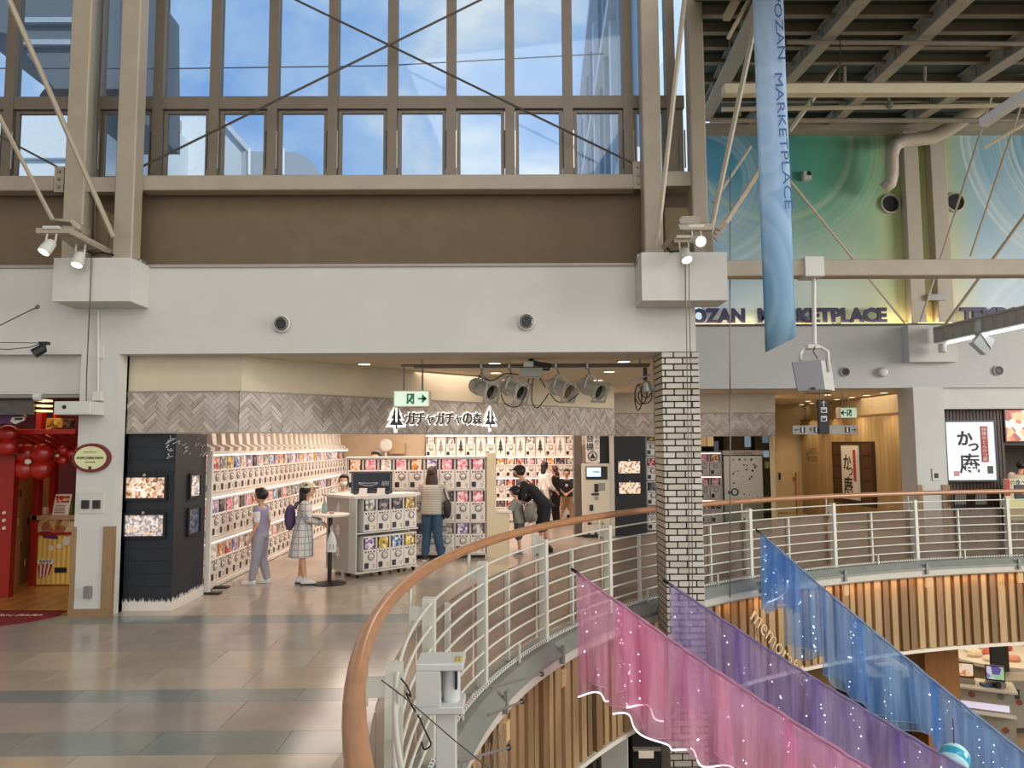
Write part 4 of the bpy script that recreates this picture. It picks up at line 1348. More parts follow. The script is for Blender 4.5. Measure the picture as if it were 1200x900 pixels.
# ---- lit shop sign on the angled herringbone
ss = thing('shop_sign', 'back lit dark lettering of the shop name with tree emblems on the herringbone fascia', 'sign', onplane(516, 500, hA, hn))
halo = M('sign_halo', '#ffffff', 0.4, var=0, emit='#fff6ea', es=1.1)
navy = M('sign_navy', '#1d1f2c', 0.5)
R_h = Matrix.Rotation(hang, 3, 'Z')
def on_fascia(px, py, d): return onplane(px, py, hA, hn)+hn*d
chars = 'ガチャガチャの森'
px0_, px1_ = 474, 562
offs = [479, 490.5, 501.7, 513.5, 524.7, 535.2, 545.7, 557]
for ch, px in zip(chars, offs):
    small = ch == 'ャ'
    hgt = 0.125 if small else 0.185
    py = 490.5+(1.5 if small else 0)
    me_h = text('letter_halo', ch, 0.3, on_fascia(px, py, 0.03), halo, ss, rot=R_h, height=hgt+0.035, depth=0.008, bold=0.008)
    text('letter', ch, 0.3, on_fascia(px, py, 0.045), navy, ss, rot=R_h, height=hgt, depth=0.016, bold=0.004)
for px in (462.3, 572.3):
    q = on_fascia(px, 491, 0.03)
    hm, tm = MB(), MB()
    def tri(mb, w, h, z, d, th):
        a = q+hn*d
        mb.prism([a-hd*w+Vector((0,0,z)), a+hd*w+Vector((0,0,z)), a+hd*0.0+Vector((0,0,z+h))], hn*th)
    for w, h, z in ((0.18, 0.2, -0.12), (0.15, 0.2, -0.02), (0.11, 0.16, 0.06)): tri(hm, w, h, z, 0, 0.006)
    hm.bar(q+Vector((0,0,-0.2)), q+Vector((0,0,-0.1)), 0.05, 0.01, hn)
    for w, h, z in ((0.12, 0.13, -0.09), (0.09, 0.13, 0.0), (0.06, 0.1, 0.08)):
        for s in (-1, 1):
            a = q+hn*0.014
            tm.prism([a+hd*s*0.015+Vector((0,0,z)), a+hd*s*w+Vector((0,0,z)), a+hd*s*0.02+Vector((0,0,z+h))], hn*0.01)
    tm.bar(q+hn*0.02+Vector((0,0,-0.15)), q+hn*0.02+Vector((0,0,-0.05)), 0.02, 0.01, hn)
    e_ = hm.build('emblem_halo', halo, ss); tm.build('tree_emblem', navy, e_)

# ---- lamp bar with four spotlights, exit sign, junction box, cables
YP = 9.75
pipe_m = M('pipe_metal', '#77706a', 0.4, metal=0.5)
zp1, zp0 = fz(600, 427.7, YP), fz(600, 430.5, YP)
lb = thing('lighting_bar', 'twin metal pipe hung under the ceiling carrying the stage spotlights', 'bar', (fx(620, 430, YP), YP, zp0))
MB().cyl((fx(470, 429, YP), YP, zp1), (fx(762, 429, YP), YP, zp1), 0.016, n=10).build('pipe', pipe_m, lb, smooth='auto')
MB().cyl((fx(486, 431, YP), YP-0.05, zp0), (fx(760, 431, YP), YP-0.05, zp0), 0.013, n=10).build('pipe', pipe_m, lb, smooth='auto')
for px in (495, 620, 750):
    MB().cyl((fx(px, 424, YP), YP, zp1), (fx(px, 424, YP), YP, zF0+0.005), 0.008, n=6).build('hanger_rod', pipe_m, lb)
x0, x1, z0, z1 = rect(608.5, 635.5, 432, 442.5, YP)
jb = thing('junction_box', 'grey junction box with cables on the lighting bar', 'box', ((x0+x1)/2, YP, z0))
MB().cbox(x0, x1, YP-0.12, YP-0.07, z0, z1, 0.006).build('housing', M('box_grey', '#8f8d84', 0.5), jb)
MB().cbox(fx(613, 427, YP), fx(625, 427, YP), YP-0.1, YP+0.05, fz(619, 431, YP), fz(619, 424, YP), 0.01).build('clamp', whitep, jb)
cab = MB()
for k in range(3):
    cab.tube([P(621, 419+k, YP-0.05), P(626, 424+k, YP-0.07), P(636, 426+k*1.5, YP-0.06), P(645, 427+k*1.5, YP-0.07), P(643, 433, YP-0.08), P(630, 432.5, YP-0.08)], 0.018, 6)
cab.build('cable_bundle', black, jb, smooth=True)
def loop_cable(pts, lab):
    ps = [P(x, y, Y) for x, y, Y in pts]
    out = []
    for i in range(len(ps)-1):
        p0, p1, p2, p3 = ps[max(i-1, 0)], ps[i], ps[i+1], ps[min(i+2, len(ps)-1)]
        for k in range(6):
            t = k/6
            out.append(0.5*((2*p1)+(p2-p0)*t+(2*p0-5*p1+4*p2-p3)*t*t+(3*p1-p0-3*p2+p3)*t**3))
    out.append(ps[-1])
    MB().tube(out, 0.008, 6).build('power_cable', black, label=lab, cat='cable', group='black cables hanging from the lighting bar', smooth=True)
Y_ = YP-0.1
loop_cable([(561, 441, Y_), (576, 446, Y_), (592, 438, Y_), (608, 439, Y_)], 'black cable from the first spotlight up to the junction box')
loop_cable([(587, 462, Y_), (592, 473, Y_), (603, 477, Y_), (612, 471, Y_), (620, 444, Y_)], 'black cable looping under the second spotlight')
loop_cable([(625, 443, Y_), (623, 468, Y_), (629, 478, Y_), (637, 470, Y_), (643, 461, Y_)], 'black cable hanging lowest in a loop below the junction box')
loop_cable([(645, 461, Y_), (652, 470, Y_), (665, 471, Y_), (678, 461, Y_)], 'black cable sagging between the third and fourth spotlights')
loop_cable([(633, 443, Y_), (639, 454, Y_)], 'short black cable from the junction box to the third spotlight')
par_m = M('polished_can', '#b9b6aa', 0.33, metal=0.45, var=0.05)
def par_can(px0, py0, px1, py1, pc, gel, lab):
    """barrel from photo point 0 (rear) to 1 (mouth); pc = clamp column on the pipe"""
    a, b = P(px0, py0, YP+0.12), P(px1, py1, YP-0.14)
    ax = (b-a).normalized(); L = (b-a).length
    t = thing('stage_spotlight', lab, 'spotlight', (a+b)/2-Vector((0, 0, 0.12)), 'polished stage spotlights on the lighting bar')
    prof = [(0.04, 0), (0.075, 0.015), (0.1, 0.05), (0.105, 0.09), (0.098, 0.095), (0.098, L*0.75), (0.11, L*0.78), (0.11, L), (0.098, L), (0.095, L*0.8)]
    brl = MB().lathe(prof, a, ax, 22).build('barrel', par_m, t, smooth='auto')
    MB().lathe([(0.098, 0), (0.112, 0.004), (0.112, 0.02), (0.098, 0.024)], a+ax*L*0.35, ax, 22).build('band', par_m, brl, smooth='auto')
    MB().lathe([(0.094, 0), (0.08, 0.005)], a+ax*(L*0.82), ax, 22).build('lens', gel, t)
    s = ax.cross(Vector((0, 0, 1))).normalized(); u = s.cross(ax).normalized()
    f = b
    fr = MB()
    for du, dv, w, h in ((-0.125, 0, 0.03, 0.28), (0.125, 0, 0.03, 0.28)):
        fr.bar(f+s*du-u*0.14, f+s*du+u*0.14, 0.035, 0.006, ax)
        fr.bar(f+u*du-s*0.14, f+u*du+s*0.14, 0.035, 0.006, ax)
    fr.build('gel_frame', par_m, t)
    top = Vector((fx(pc, 430, YP), YP, zp1))
    m_ = a+ax*L*0.5
    up = m_+Vector((0, 0, 0.17))
    MB().tube([m_-s*0.115, m_-s*0.12+u*0.1, up-s*0.03, up+s*0.03, m_+s*0.12+u*0.1, m_+s*0.115], 0.012, 6).build('yoke', whitep if pc > 590 else greym, t)
    ck = MB(); ck.cyl(up, Vector((top.x, top.y-0.03, top.z-0.01)), 0.014, n=8)
    ck.cbox(top.x-0.02, top.x+0.02, YP-0.08, YP+0.04, zp0-0.03, zp1+0.03, 0.006)
    ck.build('hook_clamp', greym, t)
    MB().cyl(up+s*0.03, up+s*0.08+Vector((0, 0, -0.01)), 0.01, n=6).build('wing_bolt', greym, t)
gel_r = M('gel_dark_red', '#2a1512', 0.25); gel_k = M('gel_black', '#101010', 0.25); gel_y = M('gel_amber', '#6d5520', 0.25)
par_can(553, 450, 577, 460, 564, gel_r, 'polished stage spotlight with dark red lens, first from the left on the bar')
par_can(588, 451, 612, 461, 596.5, gel_k, 'polished stage spotlight with black lens, second from the left on the bar')
par_can(644, 450, 668, 460, 651, gel_y, 'polished stage spotlight with amber filter, third from the left on the bar')
par_can(680, 450, 704, 460, 687.5, gel_k, 'polished stage spotlight with tiny knobs, fourth from the left on the bar')
# tangle of cables and lamp beside the column
ct = thing('cable_lamp', 'lamp wrapped in coiled black cables hanging beside the brick column', 'lamp', P(756, 480, YP-0.1))
MB().bar(P(756, 431, YP-0.02), P(756, 446, YP-0.02), 0.05, 0.03).build('hanger', dark, ct)
MB().bar(P(737, 449, YP-0.1), P(762, 439, YP-0.1), 0.06, 0.02).build('bracket', pipe_m, ct)
MB().lathe([(0.03, 0), (0.07, 0.03), (0.08, 0.15), (0.075, 0.15)], P(757, 447, YP-0.1), (0.1, -0.2, -1), 14).build('shade', par_m, ct, smooth='auto')
MB().ell(P(761.5, 456, YP-0.14), (0.03, 0.03, 0.04)).build('bulb', M('bulb_warm', '#fff0cc', 0.3, var=0, emit='#ffe2a8', es=2), ct, smooth=True)
cc = MB()
for k, (cx, cy, rx, ry) in enumerate(((751, 462, 7, 12), (756, 464, 8, 9), (748, 466, 4, 15), (757, 458, 6, 8))):
    cc.tube([P(cx+rx*math.cos(a_), cy+ry*math.sin(a_), YP-0.1-0.015*k) for a_ in [2*PI*i/16 for i in range(16)]], 0.008, 5, closed=True)
cc.build('cable_coil', black, ct, smooth=True)
# hanging exit sign
def exit_sign(px0, px1, pxe, py0, py1, Y, lab, left_face, arrow_right, rods):
    a, b, c, d = rect(px0, px1, py0, py1, Y)
    t = thing('exit_sign', lab, 'sign', ((a+b)/2, Y, c))
    MB().cbox(a, b, Y, Y+0.22, c, d, 0.006).build('housing', M('sign_cream', '#cfc3a4', 0.5), t)
    MB().box(a+0.015, b-0.015, Y-0.006, Y, c+0.015, d-0.015).build('lit_face', M('exit_face', '#cfe3cf', 0.4, var=0, emit='#cfe8cf', es=0.45), t)
    g = M('exit_green', '#1f7a4c', 0.5)
    xm, zm = (a+b)/2, (c+d)/2; s = 1 if arrow_right else -1; h = d-c
    x = xm+s*(b-a)*0.30
    ar = MB(); ar.box(x-s*0.12*h*2, x+s*0.05, Y-0.012, Y-0.006, zm-0.05*h, zm+0.05*h)
    ar.prism([(x+s*0.3*h, Y-0.006, zm), (x, Y-0.006, zm+0.28*h), (x, Y-0.006, zm-0.28*h)], (0, -0.006, 0))
    ar.build('arrow', g, t)
    x = xm-s*(b-a)*0.02
    dr = MB(); w = 0.22*h
    dr.box(x-w, x-w+0.02, Y-0.012, Y-0.006, zm-0.32*h, zm+0.3*h).box(x+w-0.02, x+w, Y-0.012, Y-0.006, zm-0.32*h, zm+0.3*h).box(x-w, x+w, Y-0.012, Y-0.006, zm+0.3*h-0.02, zm+0.3*h)
    dr.ell((x+0.02, Y-0.009, zm+0.15*h), (0.02, 0.004, 0.02), 8, 6)
    dr.bar((x+0.02, Y-0.009, zm+0.1*h), (x-0.01, Y-0.009, zm-0.1*h), 0.03, 0.006, (0, 1, 0)).bar((x-0.01, Y-0.009, zm-0.1*h), (x+0.03, Y-0.009, zm-0.3*h), 0.02, 0.006, (0, 1, 0)).bar((x-0.01, Y-0.009, zm-0.1*h), (x-0.05, Y-0.009, zm-0.25*h), 0.02, 0.006, (0, 1, 0))
    dr.build('running_figure', g, t)
    for rx, zt in rods:
        MB().cyl((fx(rx, py0, Y), Y+0.11, d-0.01), (fx(rx, py0, Y), Y+0.11, zt), 0.012, n=8).build('hanger_rod', pipe_m, t)
exit_sign(461, 503, 468, 457.5, 477, YP-0.15, 'white and green emergency exit sign with right arrow hanging above the shop name', True, True, ((472, zp1), (494, zp0)))
# ================================================================ POPCORN SHOP (far left) AND PIER FITTINGS
redw = M('shop_red', '#9c1d12', 0.45, var=0.08)
redd = M('shop_red_dark', '#6a1410', 0.5, var=0.08)
redb = M('balloon_red', '#ab2115', 0.25, var=0.05)
tan = M('shop_tan', '#c39a66', 0.6, var=0.05)
xL = -12.0
xpl = fx(89, 600, YF)
MB().box(xL, xpl, YF+0.12, YF+0.3, fz(45, 462, YF+0.12), zF0).build('wall_shop_header', white, kind='structure')
YS = 12.6
MB().box(xL, xpl+0.6, YS, YS+0.1, 0, zF0).build('wall_shop_back', redd, kind='structure')
MB().box(xpl+0.02, xpl+0.12, YF+0.3, YS, 0, zF0).build('wall_shop_right', M('shop_brown', '#7d5c38', 0.6), kind='structure')
MB().box(xL, xpl+0.6, YF+0.3, YS, 2.95, 3.05).build('ceiling', M('shop_ceiling', '#8e4a30', 0.7), kind='structure')
# orange wooden floor in planks
sf = MB().box(xL, xpl+0.02, YF+0.1, YS, -0.002, 0.003).build('floor_shop', M('floor_orange_base', '#7a4a22', 0.4), kind='structure')
fpm = [M('floor_orange', '#b57a3c', 0.25, var=0.12, scale=4, stretch=(6, 1, 1)), M('floor_amber', '#c18846', 0.25, var=0.12, scale=4, stretch=(6, 1, 1))]
for k in range(34):
    x1 = xpl-0.0-0.13*k
    for j in range(2):
        y0 = YF+0.12+j*1.75
        MB().box(x1-0.127, x1, y0, y0+1.745, 0.003, 0.008).build('plank', fpm[(k+j) % 2], sf)
area('popcorn_shop_light', (-7.0, 10.9, 2.9), (-7.0, 11.2, 0), 1.6, 1.6, 22, '#ffc890')
# header track and rolled shutter guide
tk = thing('awning_track', 'grey metal track with a white end joint over the red shop entrance', 'track', (fx(45, 465, YF), YF+0.05, fz(45, 468, YF)))
MB().box(xL, xpl, YF+0.02, YF+0.1, fz(45, 466, YF), fz(45, 462.5, YF)).build('track', greym, tk)
MB().cyl((fx(40, 465, YF), YF+0.02, fz(42, 465, YF)), (fx(47, 465, YF), YF+0.02, fz(42, 465, YF)), 0.055, n=14).build('end_joint', whitep, tk, smooth='auto')
MB().box(fx(-60, 470, 9.3), fx(42, 470, 9.3), 9.28, 9.32, fz(10, 486, 9.3), fz(10, 467, 9.3)).build('clear_hood', glass_mat('hood_glass', '#b9b2a4', 0.15, 0.2), label='clear grey plastic hood hanging under the track of the red shop', cat='hood')
# red awning beam with louvres above the counter
aw = thing('red_awning', 'red painted awning beam with slanting red boards under it', 'awning', (fx(30, 506, 10.0), 10.0, fz(30, 512, 10.0)))
MB().cbox(fx(-80, 506, 10.0), fx(89, 506, 10.0), 10.0, 10.12, fz(40, 509, 10.0), fz(40, 503, 10.0), 0.01).build('beam', M('awning_red', '#c5281c', 0.35), aw)
for k in range(8):
    x = fx(-6+14*k, 520, 10.2)
    MB().bar((x, 10.1, fz(40, 509, 10.1)), (x+0.25, 10.7, fz(40, 532, 10.6)), 0.1, 0.03).build('board', redw, aw)
# hanging car sign
cs = thing('car_sign', 'purple and white vintage car shaped sign hanging at the red shop', 'sign', P(12, 490, 9.5))
purp = M('car_purple', '#5b2f63', 0.35)
blue_ = M('car_blue', '#5a7f9e', 0.35)
cream_ = M('car_cream', '#e0d6c4', 0.4)
def cutout(px, Y, d, mat, nm, par):
    MB().prism([P(x, y, Y) for x, y in px], (0, d, 0)).build(nm, mat, par)
cutout([(-30, 484), (0, 486), (12, 480), (24, 484), (30, 488), (30, 493), (20, 497), (-5, 496), (-30, 500)], 9.5, 0.04, purp, 'car_body', cs)
cutout([(-20, 484), (-8, 473), (8, 472), (12, 480), (0, 486)], 9.48, 0.03, cream_, 'car_roof', cs)
cutout([(-14, 484), (-6, 476), (5, 475.5), (8, 480), (-1, 484.5)], 9.47, 0.02, blue_, 'car_window', cs)
cutout([(12, 494), (14, 489), (29, 488.5), (29, 492), (18, 497)], 9.48, 0.03, cream_, 'bumper', cs)
cutout([(17, 492.5), (17, 490), (26, 489.6), (26, 492)], 9.475, 0.02, mach_dark, 'grille', cs)
MB().lathe([(0.07, 0), (0.07, 0.03)], P(-6, 497, 9.5), (0, -1, 0), 14).build('wheel', cream_, cs)
for px in (-4, 20):
    MB().cyl(P(px, 474 if px < 0 else 484, 9.5), P(px, 466, 9.5), 0.006, n=6).build('hanger', wire, cs)
# small lit boards above the awning
q = rect(54.5, 72, 490, 501, 10.3)
MB().cbox(q[0], q[1], 10.3, 10.33, q[2], q[3], 0.004).build('menu_board', print_mat('print_yellow', ['#d8a53a', '#e7c25a', '#c98a2c', '#8a5a22'], 18, emit=0.25), label='small yellow board lit above the red awning', cat='board')
q = rect(73, 86, 491, 501, 10.3)
MB().cbox(q[0], q[1], 10.3, 10.33, q[2], q[3], 0.004).build('menu_board', print_mat('print_brown', ['#8a6a4c', '#5c4632', '#a8845c', '#3e3226'], 18), label='small brown picture board lit above the red awning', cat='board')
for k in range(3):
    x0, x1, z0, z1 = rect(50, 62, 469+k*6, 471+k*6, 10.6)
    MB().cbox(x0, x1, 10.4, 10.6, z0, z1, 0.004).build('ceiling_lamp', M('lamp_amber', '#ffd9a0', 0.4, var=0, emit='#ffcf8a', es=2.5), label='long amber ceiling lamp in the red shop, %s one' % ('upper', 'middle', 'lower')[k], cat='lamp', group='amber lamps in the red shop')
# flower balloons
def flower(px, py, Y, r, n, lab):
    c = P(px, py, Y)
    t = thing('flower_balloon', lab, 'balloon', c-Vector((0, 0, r*1.6)), 'red flower balloons in the red shop')
    for k in range(n):
        a = 2*PI*(k+0.5)/n
        MB().ell(c+Vector((math.cos(a)*r, 0, math.sin(a)*r*0.9)), (r*0.95, r*0.55, r*0.8), 14, 10).build('petal', redb, t, smooth=True)
    MB().ell(c+Vector((0, -r*0.55, 0)), (r*0.28, r*0.1, r*0.22), 12, 8).build('centre', cream_, t, smooth=True)
flower(38, 541, 10.2, 0.17, 4, 'big red balloon flower of four petals hanging left of the pier')
flower(70, 534, 10.3, 0.085, 3, 'small red balloon flower near the pier')
flower(0, 516, 9.85, 0.14, 4, 'orange red balloon flower at the left picture edge')
flower(89, 532, 10.3, 0.07, 3, 'small red balloon flower half hidden by the pier')
# red door, tan wall, posts
dr = thing('door_1', None, None, (fx(2, 690, 10.0), 10.1, 0), None, 'structure')
MB().box(fx(-60, 600, 10.1), fx(14.5, 600, 10.1), 10.1, 10.2, 0.01, fz(10, 532, 10.1)).build('door_leaf', redw, dr)
for k in range(3):
    MB().lathe([(0.025, 0), (0.02, 0.015)], P(5, 601+9*k, 10.1), (0, -1, 0), 12).build('door_stud', cream_, dr)
MB().box(fx(-60, 520, 10.05), fx(17, 520, 10.05), 10.05, 10.2, fz(5, 532, 10.05), fz(5, 522, 10.05)).build('door_head', tan, dr)
tw = thing('tan_wall_panel', 'tan wall panel printed with small popcorn motifs beside the red door', 'panel', (fx(25, 690, 11.0), 11.0, 0))
a, b = Vector((fx(15, 640, 10.3), 10.3, 0)), Vector((fx(36, 640, 11.6), 11.6, 0))
ud = (b-a).normalized(); un = Vector((ud.y, -ud.x, 0))
MB().prism([a, b, b+Vector((0, 0, 2.05)), a+Vector((0, 0, 2.05))], -un*0.06).build('panel', tan, tw)
pm_ = [M('motif_dark', '#4c3523', 0.6), M('motif_red', '#a34a30', 0.6), M('motif_pale', '#e0c394', 0.6)]
for k, (s, z) in enumerate(((0.25, 1.35), (0.6, 1.2), (0.2, 0.95), (0.75, 0.9), (0.4, 0.6), (0.7, 0.3))):
    q = a+(b-a)*s+Vector((0, 0, z))
    MB().lathe([(0.06, 0), (0.06, 0.008)], q, un, 10).build('motif', pm_[k % 3], tw)
for px, Y, w in ((39.5, 10.9, 7), (58.5, 11.2, 5)):
    x0, x1, z0, z1 = rect(px-w/2, px+w/2, 535, 690, Y)
    MB().cbox(x0, x1, Y, Y+0.12, 0, 2.5, 0.008).build('red_post', redw, label='red square post in the shop, %s' % ('left of the counter' if px < 50 else 'behind the counter'), cat='post')
q = rect(43, 57, 520, 600, 11.6)
MB().box(q[0], q[1], 11.6, 11.65, q[2], 2.4).build('wall_panel', tan, label='plain tan panel between the two red posts', cat='panel')
# striped counter
YK = 10.95
x0, x1, z0, z1 = rect(39, 90, 617, 684, YK)
ct_ = thing('popcorn_counter', 'yellow striped counter front with popcorn box and car pictures', 'counter', ((x0+x1)/2, YK+0.3, 0))
zc = fz(60, 604, YK)
MB().box(x0, x1+0.1, YK, YK+0.6, 0.02, zc-0.28).build('body', M('counter_yellow', '#d9a93c', 0.45), ct_)
for k in range(9):
    xx = x0+0.01+(x1-x0)*k/9
    MB().box(xx, xx+(x1-x0)/18, YK-0.006, YK, 0.03, zc-0.29).build('stripe', M('counter_pale', '#ecc870', 0.45), ct_)
MB().box(x0-0.02, x1+0.1, YK-0.03, YK+0.62, zc-0.28, zc-0.24).build('ledge', redw, ct_)
MB().box(x0, x1+0.1, YK-0.015, YK+0.6, zc-0.24, zc-0.06).build('upper_band', print_mat('counter_print', ['#a8643c', '#c9a06a', '#7e3b28', '#d9bb8a'], 12), ct_)
MB().box(x0-0.03, x1+0.1, YK-0.05, YK+0.64, zc-0.06, zc).build('worktop', M('worktop_tan', '#b8926a', 0.4), ct_)
pb = P(52, 664, YK-0.012)
bx = MB(); bx.prism([pb+Vector((-0.07, 0, -0.17)), pb+Vector((0.07, 0, -0.12)), pb+Vector((0.12, 0, 0.06)), pb+Vector((-0.09, 0, 0.02))], (0, -0.008, 0))
pbx = bx.build('popcorn_box_print', M('print_red', '#b02c2a', 0.5), ct_)
for k in range(3):
    MB().prism([pb+Vector((-0.055+0.045*k, -0.008, -0.155+0.012*k)), pb+Vector((-0.035+0.045*k, -0.008, -0.15+0.012*k)), pb+Vector((-0.03+0.06*k, -0.008, 0.03+0.01*k)), pb+Vector((-0.055+0.06*k, -0.008, 0.025+0.01*k))], (0, -0.004, 0)).build('box_stripe', cream_, pbx)
for k in range(5):
    MB().lathe([(0.035, 0), (0.035, 0.01)], pb+Vector((-0.07+0.045*k, -0.002, 0.07+0.012*(k % 2))), (0, -1, 0), 10).build('popcorn_print', cream_, pbx)
c2 = P(58, 627, YK-0.012)
MB().prism([c2+Vector((-0.13, 0, 0.05)), c2+Vector((-0.02, 0, 0.06)), c2+Vector((0.12, 0, -0.02)), c2+Vector((0.12, 0, -0.06)), c2+Vector((-0.08, 0, -0.04))], (0, -0.008, 0)).build('car_print', purp, ct_)
for k, (px, py) in enumerate(((60, 642), (70, 640), (78, 634))):
    MB().lathe([(0.04+0.02*(k == 2), 0), (0.04+0.02*(k == 2), 0.008)], P(px, py, YK-0.006), (0, -1, 0), 9).build('burst_print', cream_, ct_)
MB().prism([P(64, 671, YK-0.01), P(78, 671, YK-0.01), P(78, 665, YK-0.01), P(64, 665, YK-0.01)], (0, -0.008, 0)).build('black_print', mach_dark, ct_)
q = rect(61.5, 80.5, 579.5, 600, YK+0.05)
ps = thing('menu_stand', 'cream menu board with red heading standing on the popcorn counter', 'board', ((q[0]+q[1])/2, YK+0.05, zc))
MB().prism([(q[0], YK+0.05, zc), (q[1], YK+0.05, zc), (q[1], YK+0.12, q[3]), (q[0], YK+0.12, q[3])], (0, 0.02, 0)).build('board', cream_, ps)
hh = q[3]-zc
MB().box(q[0]+0.02, q[1]-0.02, YK+0.085, YK+0.1, zc+hh*0.6, zc+hh*0.92).build('heading_print', print_mat('heading_red', ['#b33a26', '#e7c9a0', '#a02f20', '#c5532f'], 30), ps)
for k in range(4):
    MB().box(q[0]+0.03, q[1]-0.06, YK+0.045+0.01*k, YK+0.06+0.01*k, zc+hh*(0.1+0.11*k), zc+hh*(0.14+0.11*k)).build('text_line', M('text_brown', '#8a4a34', 0.6), ps)
q = P(47, 602, YK+0.2); q.z = zc
MB().cbox(q.x-0.1, q.x+0.1, q.y-0.05, q.y+0.05, zc, zc+0.1, 0.01).build('napkin_box', cream_, label='small cream box on the popcorn counter', cat='box')
q = P(82, 602, YK+0.15)
MB().cbox(q.x-0.05, q.x+0.05, q.y-0.05, q.y+0.05, zc, zc+0.16, 0.01).build('green_tub', M('tub_green', '#5d7a3c', 0.4), label='small green tub at the end of the popcorn counter', cat='tub')
# red curved door mat with lettering
mt = thing('door_mat', 'dark red rounded door mat with pale lettering before the red shop', 'mat', G(20, 722))
cm_ = []
for (px, py) in [(-60, 716), (80, 716.5), (79, 718), (60, 724), (35, 729.5), (0, 734), (-60, 738)]:
    cm_.append(G(px, py))
MB().prism([p+Vector((0, 0, 0.001)) for p in cm_], (0, 0, 0.012)).build('mat', M('mat_red', '#7c1a1a', 0.9, bump=0.4, scale=60), mt)
rf = Matrix.Rotation(-PI/2, 3, 'X')
text('lettering', 'POPCORN PAPA', 0.2, G(2, 722.5)+Vector((0, 0, 0.016)), M('mat_cream', '#c8a888', 0.9), mt, rot=rf, width=1.0, depth=0.004)
# ---- fittings on the pier
def pbox(nm, x0, x1, y0, y1, d, mat, lab, cat, parts=None):
    a, b, c, e = rect(x0, x1, y0, y1, YF)
    t = thing(nm, lab, cat, ((a+b)/2, YF-d/2, c))
    MB().cbox(a, b, YF-d, YF-0.001, c, e, 0.005).build('housing', mat, t)
    return t, (a, b, c, e)
t, (a, b, c, e) = pbox('camera_box', 82, 123, 472, 487, 0.32, whitep, 'white box with a dark lens fixed on the pier above the oval sign', 'box')
MB().lathe([(0.025, 0), (0.02, 0.012)], (a+0.12, YF-0.32, (c+e)/2+0.01), (0, -1, 0), 14).build('lens', black, t)
cd = thing('conduit', 'thin white cable conduit running down the pier to a small junction box', 'conduit', P(115, 470, YF))
MB().cyl(P(115, 364, YF-0.02), P(115, 463, YF-0.02), 0.014, n=8).build('pipe', whitep, cd, smooth='auto')
a, b, c, e = rect(111, 122, 459, 470, YF)
MB().cbox(a, b, YF-0.07, YF-0.001, c, e, 0.004).build('junction', whitep, cd)
MB().box(a+0.02, b-0.02, YF-0.02, YF-0.001, fz(115, 420, YF), fz(115, 404, YF)).build('coupling', whitep, cd)
cable('drop_wire', [P(107, 302, 8.5), P(105, 360, 8.5), P(101.5, 440, 8.8), P(101, 471, 8.85)], 0.006, wire, 'thin dark wire dropping from the left spotlights to the white lens box', 'wire')
ov = thing('oval_sign', 'oval cream shop sign with dark red rim on the white pier', 'sign', P(109, 554, YF))
cx, cz = fx(109, 536.5, YF), fz(109, 536.5, YF)
rx = fx(131, 536.5, YF)-cx; rz = cz-fz(109, 553.5, YF)
def oval(mb, fr, y, d, n=36):
    mb.prism([(cx+rx*fr*math.cos(2*PI*k/n), y, cz+(rz-(1-fr)*rx)*math.sin(2*PI*k/n)) for k in range(n)], (0, -d, 0))
    return mb
oval(MB(), 1.0, YF-0.001, 0.05).build('rim', M('sign_maroon', '#68221c', 0.45), ov)
oval(MB(), 0.84, YF-0.051, 0.006).build('face', M('sign_cream_green', '#d3d3a4', 0.5, var=0.01), ov)
inkd = M('sign_ink', '#3a3524', 0.6)
text('lettering', 'POPCORN PAPA', 0.1, (cx, YF-0.06, cz+0.0), inkd, ov, width=rx*1.4, depth=0.005, bold=0.001)
text('lettering', 'ホッピングシャワー', 0.05, (cx, YF-0.06, cz+0.07), inkd, ov, width=rx*0.75, depth=0.004)
text('lettering', 'SWEET POPCORN', 0.05, (cx, YF-0.06, cz-0.05), inkd, ov, width=rx*0.55, depth=0.004)
MB().prism([(cx-0.015, YF-0.057, cz-0.14), (cx+0.015, YF-0.057, cz-0.14), (cx+0.02, YF-0.057, cz-0.1), (cx-0.02, YF-0.057, cz-0.1)], (0, -0.006, 0)).build('cup_emblem', inkd, ov)
t, (a, b, c, e) = pbox('switch_panel', 92, 123, 576, 602, 0.012, M('panel_white', '#c3c1b8', 0.5), 'white wall panel with two dark square switches on the pier', 'panel')
for px in (101, 114):
    x0, x1, z0, z1 = rect(px-4.5, px+4.5, 586, 596, YF)
    MB().cbox(x0, x1, YF-0.03, YF-0.01, z0, z1, 0.004).build('switch', mach_dark, t)
t, (a, b, c, e) = pbox('socket_box', 100, 108.5, 686.5, 700.5, 0.05, greym, 'small grey socket box low on the white pier', 'box')
# small black track spotlight with wires at the left
bs = thing('spotlight', 'small black spotlight hanging from thin wires at the left above the red shop', 'spotlight', P(50, 418, 8.7))
MB().cbox(fx(46, 402, 8.7), fx(57, 402, 8.7), 8.68, 8.74, fz(50, 404, 8.7), fz(50, 400.5, 8.7), 0.004).build('mount', black, bs)
MB().cyl(P(51, 404, 8.7), P(50, 411, 8.7), 0.03, n=10).build('neck', black, bs)
MB().lathe([(0.03, 0), (0.055, 0.02), (0.06, 0.14), (0.055, 0.14)], P(53, 407, 8.72), (-0.6, -0.5, -0.6), 14).build('head', black, bs, smooth='auto')
MB().lathe([(0.045, 0), (0.04, 0.005)], P(53, 407, 8.72)+Vector((-0.6, -0.5, -0.6)).normalized()*0.135, (-0.6, -0.5, -0.6), 12).build('lens', M('lens_pale', '#c9c4b8', 0.2), bs)
cable('hanging_wire', [P(-30, 401, 8.7), P(46, 402, 8.7)], 0.005, wire, 'taut thin wire carrying the small black spotlight', 'wire')
